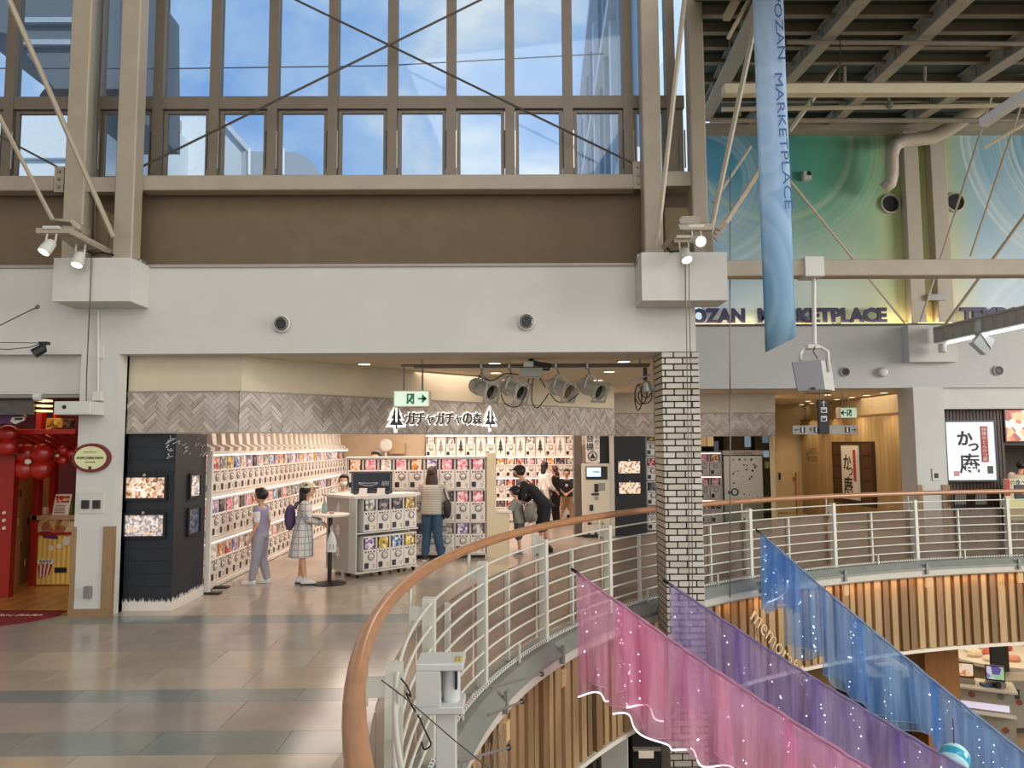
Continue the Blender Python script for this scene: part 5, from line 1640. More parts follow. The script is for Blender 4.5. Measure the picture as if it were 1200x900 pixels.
cable('hanging_wire', [P(-30, 408, 8.7), P(10, 409.5, 8.7), P(35, 407, 8.7), P(48, 402.5, 8.7)], 0.006, wire, 'slack dark wire drooping left of the small black spotlight', 'wire')
cable('stay_wire', [P(44, 359.5, YF-0.01), P(-30, 396, 8.4)], 0.007, wire, 'short stay wire fixed to the front wall at far left', 'wire')
MB().lathe([(0.03, 0), (0.02, 0.02)], P(44, 359.5, YF), (0, -1, 0), 8).build('anchor', greym, label='tiny star shaped wire anchor on the front wall at left', cat='anchor')

# ---- spotlight brackets standing on the two white boxes
def spot(par, c, ax, r=0.065, L=0.17):
    ax = Vector(ax).normalized(); c = Vector(c)
    s = thing('spotlight', par[0], 'spotlight', c-Vector((0, 0, 0.1)), 'white spotlights on the column brackets')
    MB().lathe([(r*0.6, 0), (r*0.85, 0.02), (r, L*0.6), (r*1.02, L), (r*0.9, L), (r*0.85, L*0.85)], c, ax, 18).build('head', whitep, s, smooth='auto')
    MB().lathe([(r*0.86, L*0.86), (r*0.8, L*0.9)], c, ax, 16).build('lit_lens', lampglow, s)
    for dx in (-r*0.8, r*0.8):
        MB().bar(c+Vector((dx, 0, 0.0))+ax*L*0.3, c+Vector((dx, 0.0, 0.13)), 0.012, 0.02).build('arm', whitep, s)
    MB().cbox(c.x-0.09, c.x+0.09, c.y-0.05, c.y+0.05, c.z+0.13, c.z+0.165, 0.004).build('mount', whitep, s)
    return s
def bracket(lab, pl):
    """two sloped plates and an arm, from photo polygons"""
    t = thing('lamp_bracket', lab, 'bracket', P(pl[0][0][0], pl[0][0][1], 8.4), 'lamp brackets on the white boxes')
    for pts, w in pl:
        pass
    return t
lb_ = thing('lamp_bracket', 'cream steel lamp bracket with arm on the left white box', 'bracket', P(100, 300, 8.4), 'lamp brackets on the white boxes')
MB().prism([P(42, 267, 8.1), P(83, 267, 8.1), P(127, 291, 8.6), P(122, 295, 8.6), P(80, 273, 8.1), P(42, 273, 8.1)], (0, 0.1, 0)).build('arm', steel, lb_)
MB().prism([P(62, 256, 8.4), P(84, 256.5, 8.4), P(95, 264, 8.5), P(94, 270, 8.5), P(86, 266, 8.4), P(82, 260, 8.4), P(63, 258.5, 8.4)], (0, 0.2, 0)).build('top_plate', steel, lb_)
MB().prism([P(68, 274, 8.25), P(95, 274, 8.25), P(112, 289, 8.55), P(88, 290, 8.55)], (0, 0.02, -0.03)).build('lower_plate', steel_d, lb_)
MB().bar(P(92, 268, 8.55), P(90, 302, 8.6), 0.05, 0.05).build('strut', steel_d, lb_)
spot(('white spotlight on the left bracket shining down left, front one',), P(61.5, 283, 8.13), (-0.25, -0.45, -0.8))
spot(('white spotlight on the left bracket over the white box',), P(94.5, 297, 8.42), (0.0, -0.4, -0.9))
cable('bracket_cable', [P(102, 294, 8.5), P(110, 298, 8.55), P(120, 296, 8.6), P(133, 299, 8.6)], 0.012, black, 'black cable lying behind the left lamp bracket', 'cable')
rb_ = thing('lamp_bracket', 'cream steel lamp bracket with arm on the right white box', 'bracket', P(800, 296, 8.4), 'lamp brackets on the white boxes')
MB().prism([P(777, 286, 8.6), P(795, 263, 8.1), P(836, 262, 8.1), P(836, 269, 8.1), P(797, 269, 8.1), P(780, 292, 8.6)], (0, 0.1, 0)).build('arm', steel, rb_)
MB().prism([P(796, 257, 8.3), P(800, 253, 8.3), P(822, 253, 8.3), P(822, 254.5, 8.3), P(819, 262, 8.3), P(797, 262, 8.3)], (0, 0.2, 0)).build('top_plate', steel, rb_)
MB().prism([P(790, 279, 8.45), P(815, 279, 8.45), P(812, 284, 8.45), P(790, 284, 8.45)], (0, 0.15, 0)).build('lower_plate', steel_d, rb_)
MB().bar(P(830, 268, 8.5), P(832, 297, 8.6), 0.09, 0.05).build('strut', steel, rb_)
spot(('bright white spotlight on the right bracket facing the hall, right one',), P(815.5, 281, 8.15), (0.08, -0.85, -0.35), 0.062)
spot(('white spotlight on the right bracket over the white box, lower one',), P(801, 293, 8.47), (0.1, -0.5, -0.8))
cable('bracket_cable', [P(781, 290, 8.6), P(786, 295, 8.5), P(797, 294, 8.5)], 0.012, black, 'black cable behind the right lamp bracket', 'cable')
rw = thing('tie_plate', 'cream tie plate with two bolts on a slanting rod right of the column', 'plate', P(845, 270, 8.7))
MB().prism([P(832, 272, 8.7), P(848, 257, 8.7), P(853, 262, 8.7), P(840, 282, 8.7)], (0, 0.03, 0)).build('plate', steel, rw)
for px, py in ((839, 273), (843, 269)):
    MB().lathe([(0.02, 0), (0.02, 0.02)], P(px, py, 8.7), (0, -1, 0), 6).build('bolt', greym, rw)
for px, nm in ((803.5, 'left'), (807.5, 'right')):
    cable('drop_wire', [P(px, 305, 8.53), P(px+0.5, 360, 8.53), P(px+2.5, 480, 8.85), P(px+4, 700, 8.9)], 0.005, wire, 'thin wire hanging down the face of the brick column, %s one' % nm, 'wire', 'wires down the brick column')
# ================================================================ RIGHT SIDE: FAR WALL, MURAL, CORRIDOR, RESTAURANT, ROOF
YR = 15.2
xr0, xr1 = fx(790, 420, YR), 18.0
zR0 = zF0
zR1 = fz(1000, 381, YR)
greyw = M('white_grey_plaster', '#b9b8b4', 0.75, var=0.02)
MB().box(xr0, xr1, YR, YR+0.35, zR0, zR1).build('wall_far', greyw, kind='structure')
MB().box(xr0, xr1, YR-0.03, YR+0.1, zR1-0.02, zR1+0.03).build('trim_6', M('dark_edge', '#4c453c', 0.5), kind='structure')
# far side wall between the herringbone end and the corridor
MB().box(3.0, xr0+0.2, Y2-0.0, Y2+0.1, zF0, zR1+0.6).build('wall_far_left', greyw, kind='structure')
# ---- mural
def mural_mat():
    m = bpy.data.materials.new('mural_print'); m.use_nodes = True
    nt = m.node_tree; b = nt.nodes['Principled BSDF']; b.inputs['Roughness'].default_value = 0.6
    tc = nt.nodes.new('ShaderNodeTexCoord')
    sp = nt.nodes.new('ShaderNodeSeparateXYZ'); nt.links.new(tc.outputs['Object'], sp.inputs[0])
    def ramp(src, stops, interp='LINEAR'):
        r = nt.nodes.new('ShaderNodeValToRGB'); r.color_ramp.interpolation = interp
        while len(r.color_ramp.elements) < len(stops): r.color_ramp.elements.new(0.5)
        for i, (p, c) in enumerate(stops):
            r.color_ramp.elements[i].position = p
            r.color_ramp.elements[i].color = c if isinstance(c, tuple) else lin(c)
        nt.links.new(src, r.inputs['Fac']); return r.outputs['Color']
    def mapr(src, a, b_):
        n = nt.nodes.new('ShaderNodeMapRange'); n.inputs['From Min'].default_value = a; n.inputs['From Max'].default_value = b_
        nt.links.new(src, n.inputs['Value']); return n.outputs['Result']
    def mix(f, a, b_):
        n = nt.nodes.new('ShaderNodeMix'); n.data_type = 'RGBA'
        if isinstance(f, float): n.inputs['Factor'].default_value = f
        else: nt.links.new(f, n.inputs['Factor'])
        nt.links.new(a, n.inputs['A']); nt.links.new(b_, n.inputs['B']); return n.outputs['Result']
    top = ramp(mapr(sp.outputs['X'], -4.2, 4.2), [(0.0, '#4f8fb0'), (0.14, '#4f98a2'), (0.26, '#4c9a84'), (0.42, '#69a982'), (0.52, '#a3b16a'), (0.6, '#b3bd86'), (0.7, '#74aabb'), (1.0, '#5288ab')])
    bot = ramp(mapr(sp.outputs['X'], -4.2, 4.2), [(0.0, '#bccdd9'), (0.2, '#c6d4cc'), (0.42, '#cbd3b0'), (0.52, '#d0cb84'), (0.6, '#d6cd98'), (0.7, '#c9d5d8'), (1.0, '#bccfdb')])
    nz = nt.nodes.new('ShaderNodeTexNoise'); nz.inputs['Scale'].default_value = 0.55; nt.links.new(tc.outputs['Object'], nz.inputs['Vector'])
    zf = nt.nodes.new('ShaderNodeMath'); zf.operation = 'MULTIPLY_ADD'; zf.inputs[1].default_value = 2.2
    nt.links.new(nz.outputs['Fac'], zf.inputs[0]); nt.links.new(sp.outputs['Z'], zf.inputs[2])
    g = ramp(mapr(zf.outputs[0], 1.6, 4.4), [(0.0, (0, 0, 0, 1)), (1.0, (1, 1, 1, 1))])
    base = mix(g, bot, top)
    # big brushed rings
    def ring(cx, cz, r0, r1, amount, col):
        c = nt.nodes.new('ShaderNodeCombineXYZ'); c.inputs[0].default_value = cx; c.inputs[2].default_value = cz
        xz = nt.nodes.new('ShaderNodeCombineXYZ'); nt.links.new(sp.outputs['X'], xz.inputs[0]); nt.links.new(sp.outputs['Z'], xz.inputs[2])
        d = nt.nodes.new('ShaderNodeVectorMath'); d.operation = 'DISTANCE'; nt.links.new(xz.outputs[0], d.inputs[0]); nt.links.new(c.outputs[0], d.inputs[1])
        n2 = nt.nodes.new('ShaderNodeTexNoise'); n2.inputs['Scale'].default_value = 8; n2.inputs['Detail'].default_value = 4; n2.noise_dimensions = '1D'
        nt.links.new(d.outputs['Value'], n2.inputs['W'])
        f = ramp(mapr(d.outputs['Value'], r0, r1), [(0.0, (0, 0, 0, 1)), (0.12, (amount,)*3+(1,)), (0.45, (amount*0.25,)*3+(1,)), (0.8, (amount,)*3+(1,)), (0.86, (0, 0, 0, 1))])
        mm = nt.nodes.new('ShaderNodeMath'); mm.operation = 'MULTIPLY'; nt.links.new(f, mm.inputs[0])
        n3 = ramp(n2.outputs['Fac'], [(0.35, (0.1,)*3+(1,)), (0.65, (1, 1, 1, 1))]); nt.links.new(n3, mm.inputs[1])
        rgb = nt.nodes.new('ShaderNodeRGB'); rgb.outputs[0].default_value = lin(col)
        nonlocal base
        base = mix(mm.outputs[0], base, rgb.outputs[0])
    ring(-2.7, 4.0, 1.5, 2.6, 0.75, '#a9c4a8')
    ring(-4.3, 3.2, 0.9, 2.2, 0.8, '#b9cfdc')
    ring(4.6, 4.2, 1.9, 3.6, 1.0, '#c6d3d0')
    ring(3.4, -0.6, 0.8, 2.4, 0.5, '#dfe7ea')
    nt.links.new(base, b.inputs['Base Color'])
    return m
YMu = YR+0.25
mx0, mx1 = fx(822, 260, YMu), fx(1290, 260, YMu)
zMu = fz(1000, 158, YMu)
mwall = MB(); mwall.box(mx0, mx1, YMu, YMu+0.2, zR1, zMu)
mur = mwall.build('wall_mural', mural_mat(), kind='structure')
wallw = M('pillar_cream', '#b5ab98', 0.6, var=0.03)
for k, (a, b) in enumerate(((1057, 1074), (1088, 1106))):
    x0, x1 = fx(a, 270, YMu), fx(b, 270, YMu)
    MB().cbox(x0, x1, YMu-0.22, YMu-0.002, zR1, zMu, 0.01).build('mural_pillar', wallw, label='cream pillar rising over the mural wall, %s of the pair' % ('left', 'right')[k], cat='pillar', group='pair of cream pillars on the mural wall')
MB().box(fx(1074, 360, YMu), fx(1088, 360, YMu), YMu-0.1, YMu-0.002, fz(1080, 376, YMu), fz(1080, 352, YMu)).build('lit_niche', M('niche_yellow', '#c9a860', 0.6), label='yellow lit niche between the two mural pillars', cat='niche')
MB().box(fx(1078, 350, YMu), fx(1099, 350, YMu), YMu-0.3, YMu-0.225, fz(1085, 355, YMu), fz(1085, 348, YMu)).build('wall_grille', greym, label='small grey grille at the foot of the mural pillars', cat='grille')
# cornice under the roof
MB().box(mx0, mx1, YMu-0.25, YMu+0.1, zMu-0.02, zMu+0.16).build('trim_7', steel, kind='structure')
# lettering standing on the ledge
lt = thing('wall_lettering', 'dark violet capital letters standing on the lit ledge below the mural', 'lettering', P(940, 380, YR))
let_m = M('letter_violet', '#35304f', 0.5)
zt0_, zt1_ = fz(930, 377, YR-0.1), fz(930, 358.5, YR-0.1)
def words(par, spans):
    for w_, a_, b_ in spans:
        x0, x1 = fx(a_, 370, YR+0.12), fx(b_, 370, YR+0.12)
        text('lettering', w_, 0.3, ((x0+x1)/2, YR+0.12, (zt0_+zt1_)/2), let_m, par, width=x1-x0, height=zt1_-zt0_, depth=0.05, bold=0.014)
words(lt, (('TEMPOZAN', 757, 873), ('MARKETPLACE', 888, 1039)))
lt = thing('wall_lettering', 'second set of dark violet capital letters at the right picture edge', 'lettering', P(1160, 380, YR))
words(lt, (('TEMPOZAN', 1125.5, 1242), ('MARKETPLACE', 1258, 1405)))
for k in range(6):
    xa = xr0+0.3+k*1.6
    MB().cbox(xa, xa+1.4, YR+0.02, YR+0.06, zR1+0.03, zR1+0.05, 0.004).build('ledge_light', M('ledge_glow', '#ffe2a0', 0.4, var=0, emit='#ffd98a', es=2.2), label='warm light strip on the ledge under the letters, %s from the left' % nth(k+1), cat='light', group='warm strips under the letters')
for k in range(3):
    area('ledge_wash', (xr0+1.2+k*3.2, YR+0.1, zR1+0.06), (xr0+1.2+k*3.2, YR+0.22, zR1+1.2), 3.0, 0.05, 12, '#ffe4b0')
# big round openings in the mural and small detectors
def port(px, py, Y, r, lab, grp, mat=wallw):
    c = P(px, py, Y)
    t = thing('round_opening', lab, 'vent', c-Vector((0, 0, r)), grp)
    MB().lathe([(r*0.84, 0.0), (r, 0.0), (r, 0.06), (r*0.86, 0.07), (r*0.82, 0.03)], c, (0, -1, 0), 24, ring=True).build('collar', mat, t, smooth='auto')
    MB().lathe([(r*0.83, 0.01), (r*0.8, 0.03)], c, (0, -1, 0), 22).build('dark_throat', black, t)
port(1042.5, 239.5, YMu, 0.215, 'large dark round opening in the mural under the bent duct', 'round openings in the mural')
port(1118, 237.5, YMu, 0.215, 'large dark round opening in the mural right of the pillars', 'round openings in the mural')
nozzle(990, 436, YR, 0.1, 'round air nozzle in the far white wall beside the hanging speaker', 'air nozzles in the far wall')
nozzle(1169, 434.5, YR, 0.105, 'round air nozzle in the far white wall at right', 'air nozzles in the far wall')
c = P(1033, 436.5, YR)
MB().lathe([(0.1, 0), (0.1, 0.08), (0.08, 0.11), (0.05, 0.12)], c, (0, -1, 0), 20).build('wall_detector', whitep, label='white dome detector between the two far air nozzles', cat='detector', smooth='auto')
t = thing('wall_sensor', 'small white box sensor on the green part of the mural', 'sensor', P(944, 212, YMu))
q = rect(939, 948, 203, 213, YMu)
MB().cbox(q[0], q[1], YMu-0.14, YMu-0.002, q[2], q[3], 0.006).build('housing', whitep, t)
MB().box((q[0]+q[1])/2-0.01, q[1]-0.01, YMu-0.15, YMu-0.14, (q[2]+q[3])/2, q[3]-0.01).build('dark_window', black, t)
# mounting box and lit truss arm at right
a, b, c, d = rect(1065, 1122, 381, 424, YR-0.25)
bx = thing('mounting_box', 'white box on the far wall carrying the lit truss arm', 'box', ((a+b)/2, YR-0.1, c))
MB().box(a, b, YR-0.25, YR-0.002, c, d).build('housing', white, bx)
arm = thing('truss_arm', 'grey steel lattice arm with a white light tube rising to the right', 'arm', P(1100, 400, YR-0.3))
pA, pB = P(1096, 393, YR-0.35), P(1235, 361, YR-2.6)
sideA = (pB-pA).normalized()
up_ = Vector((0, 0, 1)); sd = sideA.cross(up_).normalized()
st_g = M('truss_grey', '#9a9488', 0.5, metal=0.0)
for dz in (0.14, -0.14):
    MB().bar(pA+up_*dz, pB+up_*dz, 0.1, 0.04).build('chord', st_g, arm)
MB().bar(pA+sd*0.0, pB, 0.012, 0.27).build('web', M('truss_web', '#a29b8e', 0.6), arm)
Lh = (pB-pA).length
for k in range(12):
    q = pA+sideA*Lh*(k/11.0)
    MB().bar(q-up_*0.15, q+up_*0.15, 0.05, 0.05).build('batten', st_g, arm)
MB().tube([pA+sideA*0.25-up_*0.2-sd*0.02, pB-up_*0.2], 0.025, 8).build('light_tube', M('tube_light', '#ffffff', 0.3, var=0, emit='#eef4ff', es=4), arm)
MB().lathe([(0.07, 0), (0.075, 0.03), (0.075, 0.16), (0.06, 0.18)], pA+sideA*0.15-up_*0.2, (0, 0, -1), 16).build('hanging_sensor', whitep, arm, smooth='auto')
sp2 = thing('floodlight', 'grey floodlight hanging under the lit truss arm', 'floodlight', P(1153, 416, 13.0))
sF = 0.3
for k in range(60):
    w_ = pA.lerp(pB, k/59)-Vector((0, 0, EYE))
    if 600+FPX*w_.dot(cR)/w_.dot(cF) <= 1147: sF = k/59
Yfl = pA.lerp(pB, sF).y
MB().bar(P(1146, 391, Yfl), P(1147, 374, Yfl), 0.1, 0.16).build('clamp', whitep, sp2)
MB().prism([P(1141, 402, Yfl-0.1), P(1150, 388, Yfl-0.1), P(1167, 397, Yfl-0.1), P(1163, 411, Yfl-0.1), P(1156, 416, Yfl-0.1)], (0.05, 0.25, 0.03)).build('head', M('flood_grey', '#9aa09c', 0.4), sp2)
MB().prism([P(1150, 391, Yfl-0.12), P(1166, 397, Yfl-0.12), P(1162, 409, Yfl-0.12)], (0.0, 0.01, 0)).build('glass', M('flood_glass', '#c3cac8', 0.15), sp2)

# ---- tie beam, clamp block and hanging speaker
YT = 8.75
xb = rbx1
MB().cbox(xb+0.005, fx(1290, 312, YT), YT, YT+0.2, fz(1000, 323, YT), fz(1000, 304, YT), 0.01).build('tie_beam', steel, label='long cream steel tie beam running right from the white box', cat='beam')
spk = thing('hanging_speaker', 'grey box loudspeaker hanging on a white pole from the tie beam', 'speaker', P(951, 458, YT))
x0, x1, z0, z1 = rect(943.5, 966, 300, 322.5, YT-0.03)
MB().cbox(x0, x1, YT-0.03, YT+0.23, z0-0.01, z1, 0.006).build('clamp_block', whitep, spk)
q0, q1 = P(953.5, 323, YT+0.1), P(954.5, 404, YT+0.1)
MB().cyl(q0, q1, 0.025, n=12).build('pole', whitep, spk, smooth='auto')
sm = M('speaker_grey', '#66656a', 0.6, var=0.06, scale=60)
pts = [P(927.5, 424.5, YT-0.12), P(961, 422, YT-0.02), P(966, 456, YT-0.02), P(934, 458, YT-0.12)]
MB().prism(pts, (0.25, 0.28, 0.0)).build('cabinet', M('speaker_shell', '#b4b3ab', 0.5), spk)
MB().prism([p+Vector((0, -0.004, 0)) for p in pts], (0.002, -0.012, 0)).build('grille', sm, spk)
MB().box(P(949, 455, YT).x-0.02, P(949, 455, YT).x+0.02, YT-0.11, YT-0.09, P(949, 456, YT).z-0.015, P(949, 456, YT).z+0.015).build('badge', black, spk)
MB().tube([P(938, 422, YT+0.05), P(938, 414, YT+0.08), P(942, 408, YT+0.1), P(962, 407, YT+0.12), P(970, 412, YT+0.12), P(971, 436, YT+0.12)], 0.022, 8).build('yoke', whitep, spk, smooth=True)
MB().cbox(P(948, 404, YT).x, P(962, 404, YT).x, YT+0.03, YT+0.17, P(955, 408, YT).z, P(955, 403, YT).z, 0.006).build('yoke_plate', whitep, spk)
MB().tube([P(956, 403, YT+0.05), P(953, 412, YT), P(958, 420, YT+0.05)], 0.006, 5).build('lead', black, spk)

# ---- corridor to the right: tan walls, wooden wall, signs
tanw = M('corridor_tan', '#b5a17a', 0.7, var=0.04)
woodw = M('wood_wall', '#a18559', 0.5, var=0.12, scale=3, stretch=(7, 7, 0.5))
YK2 = 21.5
wl = Vector((fx(941, 560, YK2), YK2, 0)); wr = Vector((fx(1072, 560, 15.9), 15.9, 0))
wd_ = (wr-wl).normalized(); wn_ = Vector((wd_.y, -wd_.x, 0))
zW = fz(941, 494, YK2)
ww = MB().prism([wl, wr, wr+Vector((0, 0, zW)), wl+Vector((0, 0, zW))], -wn_*0.1).build('wall_corridor', woodw, kind='structure')
wL = (wr-wl).length
bms = [woodw, M('wood_wall_light', '#a98d60', 0.5, var=0.12, scale=3, stretch=(7, 7, 0.5))]
nb_ = 34
for k in range(nb_):
    a, b = wl+wd_*(wL*k/nb_+0.004), wl+wd_*(wL*(k+1)/nb_-0.004)
    MB().prism([a+Vector((0, 0, 0.01)), b+Vector((0, 0, 0.01)), b+Vector((0, 0, zW)), a+Vector((0, 0, zW))], wn_*0.012).build('board', bms[(k*7) % 3 == 0], ww)
MB().prism([wl-wn_*0.15+Vector((0, 0, zW)), wr-wn_*0.15+Vector((0, 0, zW)), wr-wn_*0.15+Vector((0, 0, zF0)), wl-wn_*0.15+Vector((0, 0, zF0))], -wn_*0.1).build('wall_corridor_upper', tanw, kind='structure')
MB().prism([wl+wn_*0.02+Vector((0, 0, zW)), wr+wn_*0.02+Vector((0, 0, zW)), wr+wn_*0.02+Vector((0, 0, zW+0.05)), wl+wn_*0.02+Vector((0, 0, zW+0.05))], -wn_*0.16).build('trim_8', M('wood_cap', '#7c5b30', 0.5), kind='structure')
MB().box(h2b.x+0.02, fx(941, 560, YK2)+0.7, YK2+0.1, YK2+0.2, 0, zF0).build('wall_corridor_end', tanw, kind='structure')
MB().prism([Vector((h2b.x, Y2+0.12, 0)), Vector((fx(912, 560, YK2), YK2+0.1, 0)), Vector((fx(912, 560, YK2), YK2+0.1, zF0)), Vector((h2b.x, Y2+0.12, zF0))], (-0.1, 0, 0)).build('wall_corridor_left', tanw, kind='structure')
x0, x1 = fx(909, 560, 20.5), fx(931, 560, 20.5)
dp2 = thing('door_2', None, None, ((x0+x1)/2, 21.3, 0), None, 'structure')
MB().box(x0+0.4, x1+0.5, YK2+0.05, YK2+0.1, 0.01, 2.3).build('door_leaf', M('door_tan', '#bba376', 0.6), dp2)
for px in (909.5, 914):
    MB().cbox(fx(px, 555, YK2)-0.03, fx(px, 555, YK2)+0.03, YK2+0.01, YK2+0.05, 0.95, 1.15, 0.004).build('door_pull', dark, dp2)
MB().cbox(fx(933.5, 575, 19.5), fx(937.5, 575, 19.5), 19.5, 19.6, 0, fz(935, 554, 19.5), 0.008).build('bumper_post', M('bumper_wood', '#9a7440', 0.5), label='short wooden bumper post before the tan corridor wall', cat='post')
fe = thing('hand_truck', 'dark slim stand with a lever leaning at the tan corridor wall', 'stand', G(929, 597))
q = G(929, 597)
MB().cyl(q, q+Vector((0, 0, 0.95)), 0.05, n=10).build('pole', dark, fe)
MB().bar(q+Vector((-0.14, 0, 0.98)), q+Vector((0.06, 0, 0.92)), 0.04, 0.03).build('lever', dark, fe)
MB().cbox(q.x-0.1, q.x+0.1, q.y-0.1, q.y+0.1, 0, 0.25, 0.02).build('base', dark, fe)
MB().cbox(fx(929.5, 562, YK2), fx(932, 562, YK2)+0.02, YK2+0.0, YK2+0.09, fz(931, 564, YK2), fz(931, 559, YK2), 0.004).build('notice', M('notice_red', '#b0553c', 0.6), label='tiny reddish notice on the tan corridor wall', cat='notice')
def onwood(px, py): return onplane(px, py, wl+wn_*0.014, wn_)
R_w = Matrix.Rotation(math.atan2(wd_.y, wd_.x), 3, 'Z')
inkw = M('ink_brown', '#6d4c22', 0.6)
wtx = thing('wall_text', 'faint brown toilet lettering with arrow on the left of the wooden wall', 'lettering', onwood(951, 536))
text('lettering', 'REST\nROOM', 0.2, onwood(952, 533), inkw, wtx, rot=R_w, width=0.62, depth=0.004)
MB().tube([onwood(948, 530), onwood(945.5, 533), onwood(948, 536)], 0.015, 5).build('arrow', inkw, wtx)
wtx = thing('wall_text', 'brown lettering on the right end of the wooden wall beside the pillar', 'lettering', onwood(1066, 540))
text('lettering', 'RESTAU\nTABLES', 0.2, onwood(1069, 536), inkw, wtx, rot=R_w, width=0.62, depth=0.004)
# restaurant panel on the wooden wall
rp_ = thing('lattice_sign', 'dark lattice panel with a tall white calligraphy sign on the wooden wall', 'sign', onwood(1003, 590))
dkw = M('dark_lattice_wood', '#35200f', 0.5, var=0.15, scale=4)
dkp = M('dark_pane', '#4a2c17', 0.4, var=0.1)
def wq(x0, x1, zlo, zhi, d0, d1, nm, mat, par=rp_):
    a, b = onwood(x0, 540), onwood(x1, 540)
    a.z = b.z = 0
    return MB().prism([a+wn_*d0+Vector((0, 0, zlo)), b+wn_*d0+Vector((0, 0, zlo)), b+wn_*d0+Vector((0, 0, zhi)), a+wn_*d0+Vector((0, 0, zhi))], wn_*(d1-d0)).build(nm, mat, par)
za, zb_2 = onwood(1002, 591).z, onwood(1002, 517.5).z
wq(977, 1026, za, zb_2, 0.0, 0.04, 'backing', dkw)
for k in range(5):
    f0 = za+(zb_2-za)*(k+0.12)/5.2; f1 = za+(zb_2-za)*(k+0.98)/5.2
    wq(979, 988.5, f0, f1, 0.041, 0.05, 'pane', dkp); wq(1013, 1024, f0, f1, 0.041, 0.05, 'pane', dkp)
zs_a, zs_b = onwood(1000, 585).z, onwood(1000, 522).z
wsgn = wq(990.5, 1009, zs_a, zs_b, 0.042, 0.1, 'white_sign', M('paper_sign', '#d9d0bf', 0.5, var=0.01))
hW = zs_b-zs_a
ib = M('brush_ink', '#16130f', 0.6)
rr = M('stamp_red', '#a83634', 0.6)
for ch, px, py, h in (('か', 997.5, 541, 0.36), ('つ', 1001, 552.5, 0.2), ('庵', 999, 569, 0.45)):
    text('character', ch, 0.4, onwood(px, py)+wn_*0.103, ib, wsgn, rot=R_w, height=h, depth=0.006, bold=0.003)
q0 = wq(1004.5, 1007.5, onwood(1006, 564).z, onwood(1006, 527).z, 0.1, 0.106, 'red_band', rr, wsgn)
# big white pillar, buttons, corner guards
YP2 = 15.0
a, b = fx(1074, 540, YP2), fx(1109.5, 540, YP2)
MB().box(a, b, YP2, YP2+0.6, 0, zF0).build('wall_pillar', white, kind='structure')
cg = thing('corner_guard', 'tan wooden corner guards at the foot of the far white pillar', 'guard', ((a+b)/2, YP2, 0))
for x0, x1 in ((a-0.02, fx(1081, 580, YP2)), (fx(1104, 580, YP2), b+0.02)):
    MB().box(x0, x1, YP2-0.02, YP2-0.001, 0, fz(1090, 568, YP2)).build('guard_strip', M('tan_wood', '#8f7250'), cg)
t = thing('button_plate', 'white plate with one dark square button on the far pillar', 'plate', P(1096, 563, YP2))
q = rect(1092, 1101, 549, 563.5, YP2)
MB().cbox(q[0], q[1], YP2-0.02, YP2-0.001, q[2], q[3], 0.004).build('plate', whitep, t)
q = rect(1094.5, 1099, 554.5, 560, YP2)
MB().cbox(q[0], q[1], YP2-0.03, YP2-0.02, q[2], q[3], 0.003).build('button', mach_dark, t)
# header above the restaurant
YH2 = 15.3
MB().box(b, xr1, YH2, YH2+0.2, fz(1150, 479, YH2), zF0).build('wall_header', white, kind='structure')
# restaurant front
YQ = 15.6
rx0, rx1 = fx(1107, 540, YQ), fx(1178, 540, YQ)
zq1 = fz(1140, 479, YQ)
slw = M('restaurant_slat', '#3e2415', 0.55, var=0.15, scale=5, stretch=(8, 8, 0.5))
rwall = MB().box(rx0, rx1, YQ, YQ+0.1, 0, zq1).build('wall_restaurant', M('restaurant_dark', '#22150e', 0.6), kind='structure')
for k in range(18):
    xx = rx0+(rx1-rx0)*k/18
    MB().box(xx+0.004, xx+(rx1-rx0)/18-0.012, YQ-0.02, YQ, 0.01, zq1-0.02).build('slat', slw, rwall)
kt = thing('restaurant_sign', 'square white lit restaurant sign with black brush characters in dark frame', 'sign', ((rx0+rx1)/2, YQ-0.03, fz(1138, 562, YQ-0.1)))
x0, x1, z0, z1 = rect(1109.5, 1166.5, 494.5, 562.5, YQ-0.12)
a2, b2, c2, d2 = rect(1107.5, 1168.5, 492, 565, YQ-0.12)
fr = MB(); fr.box(a2, x0, YQ-0.14, YQ-0.02, c2, d2).box(x1, b2, YQ-0.14, YQ-0.02, c2, d2).box(x0, x1, YQ-0.14, YQ-0.02, c2, z0).box(x0, x1, YQ-0.14, YQ-0.02, z1, d2)
fr.build('frame', black, kt)
MB().box(x0, x1, YQ-0.12, YQ-0.03, z0, z1).build('lit_face', M('sign_face_lit', '#dfe3e4', 0.4, var=0, emit='#e4eaec', es=0.4), kt)
for ch, px, py, h in (('か', 1131, 513.5, 0.3), ('っ', 1141, 524, 0.17), ('庵', 1136.5, 543, 0.42)):
    text('character', ch, 0.4, P(px, py, YQ-0.125), ib, kt, height=h, depth=0.008, bold=0.003 if ch == '庵' else 0.012)
rbm = MB(); q = rect(1149.5, 1158, 499.5, 541.5, YQ-0.125)
rbm.cbox(q[0], q[1], YQ-0.132, YQ-0.12, q[2], q[3], 0.005)
rb2 = rbm.build('red_band', rr, kt)
text('band_text', '特\n撰\nの\nと\nん\nか\nつ\n屋', 0.1, P(1153.7, 520.5, YQ-0.134), shelf_m, rb2, height=(q[3]-q[2])*0.93, width=0.1, depth=0.004)
q = rect(1157.5, 1164, 546, 555, YQ-0.125)
MB().box(q[0], q[1], YQ-0.13, YQ-0.12, q[2], q[3]).build('black_label', mach_dark, kt)
q = rect(1118, 1124.5, 552, 558, YQ-0.125)
MB().box(q[0], q[1], YQ-0.126, YQ-0.12, q[2], q[3]).build('red_seal', M('seal_pink', '#c98d86', 0.6), kt)
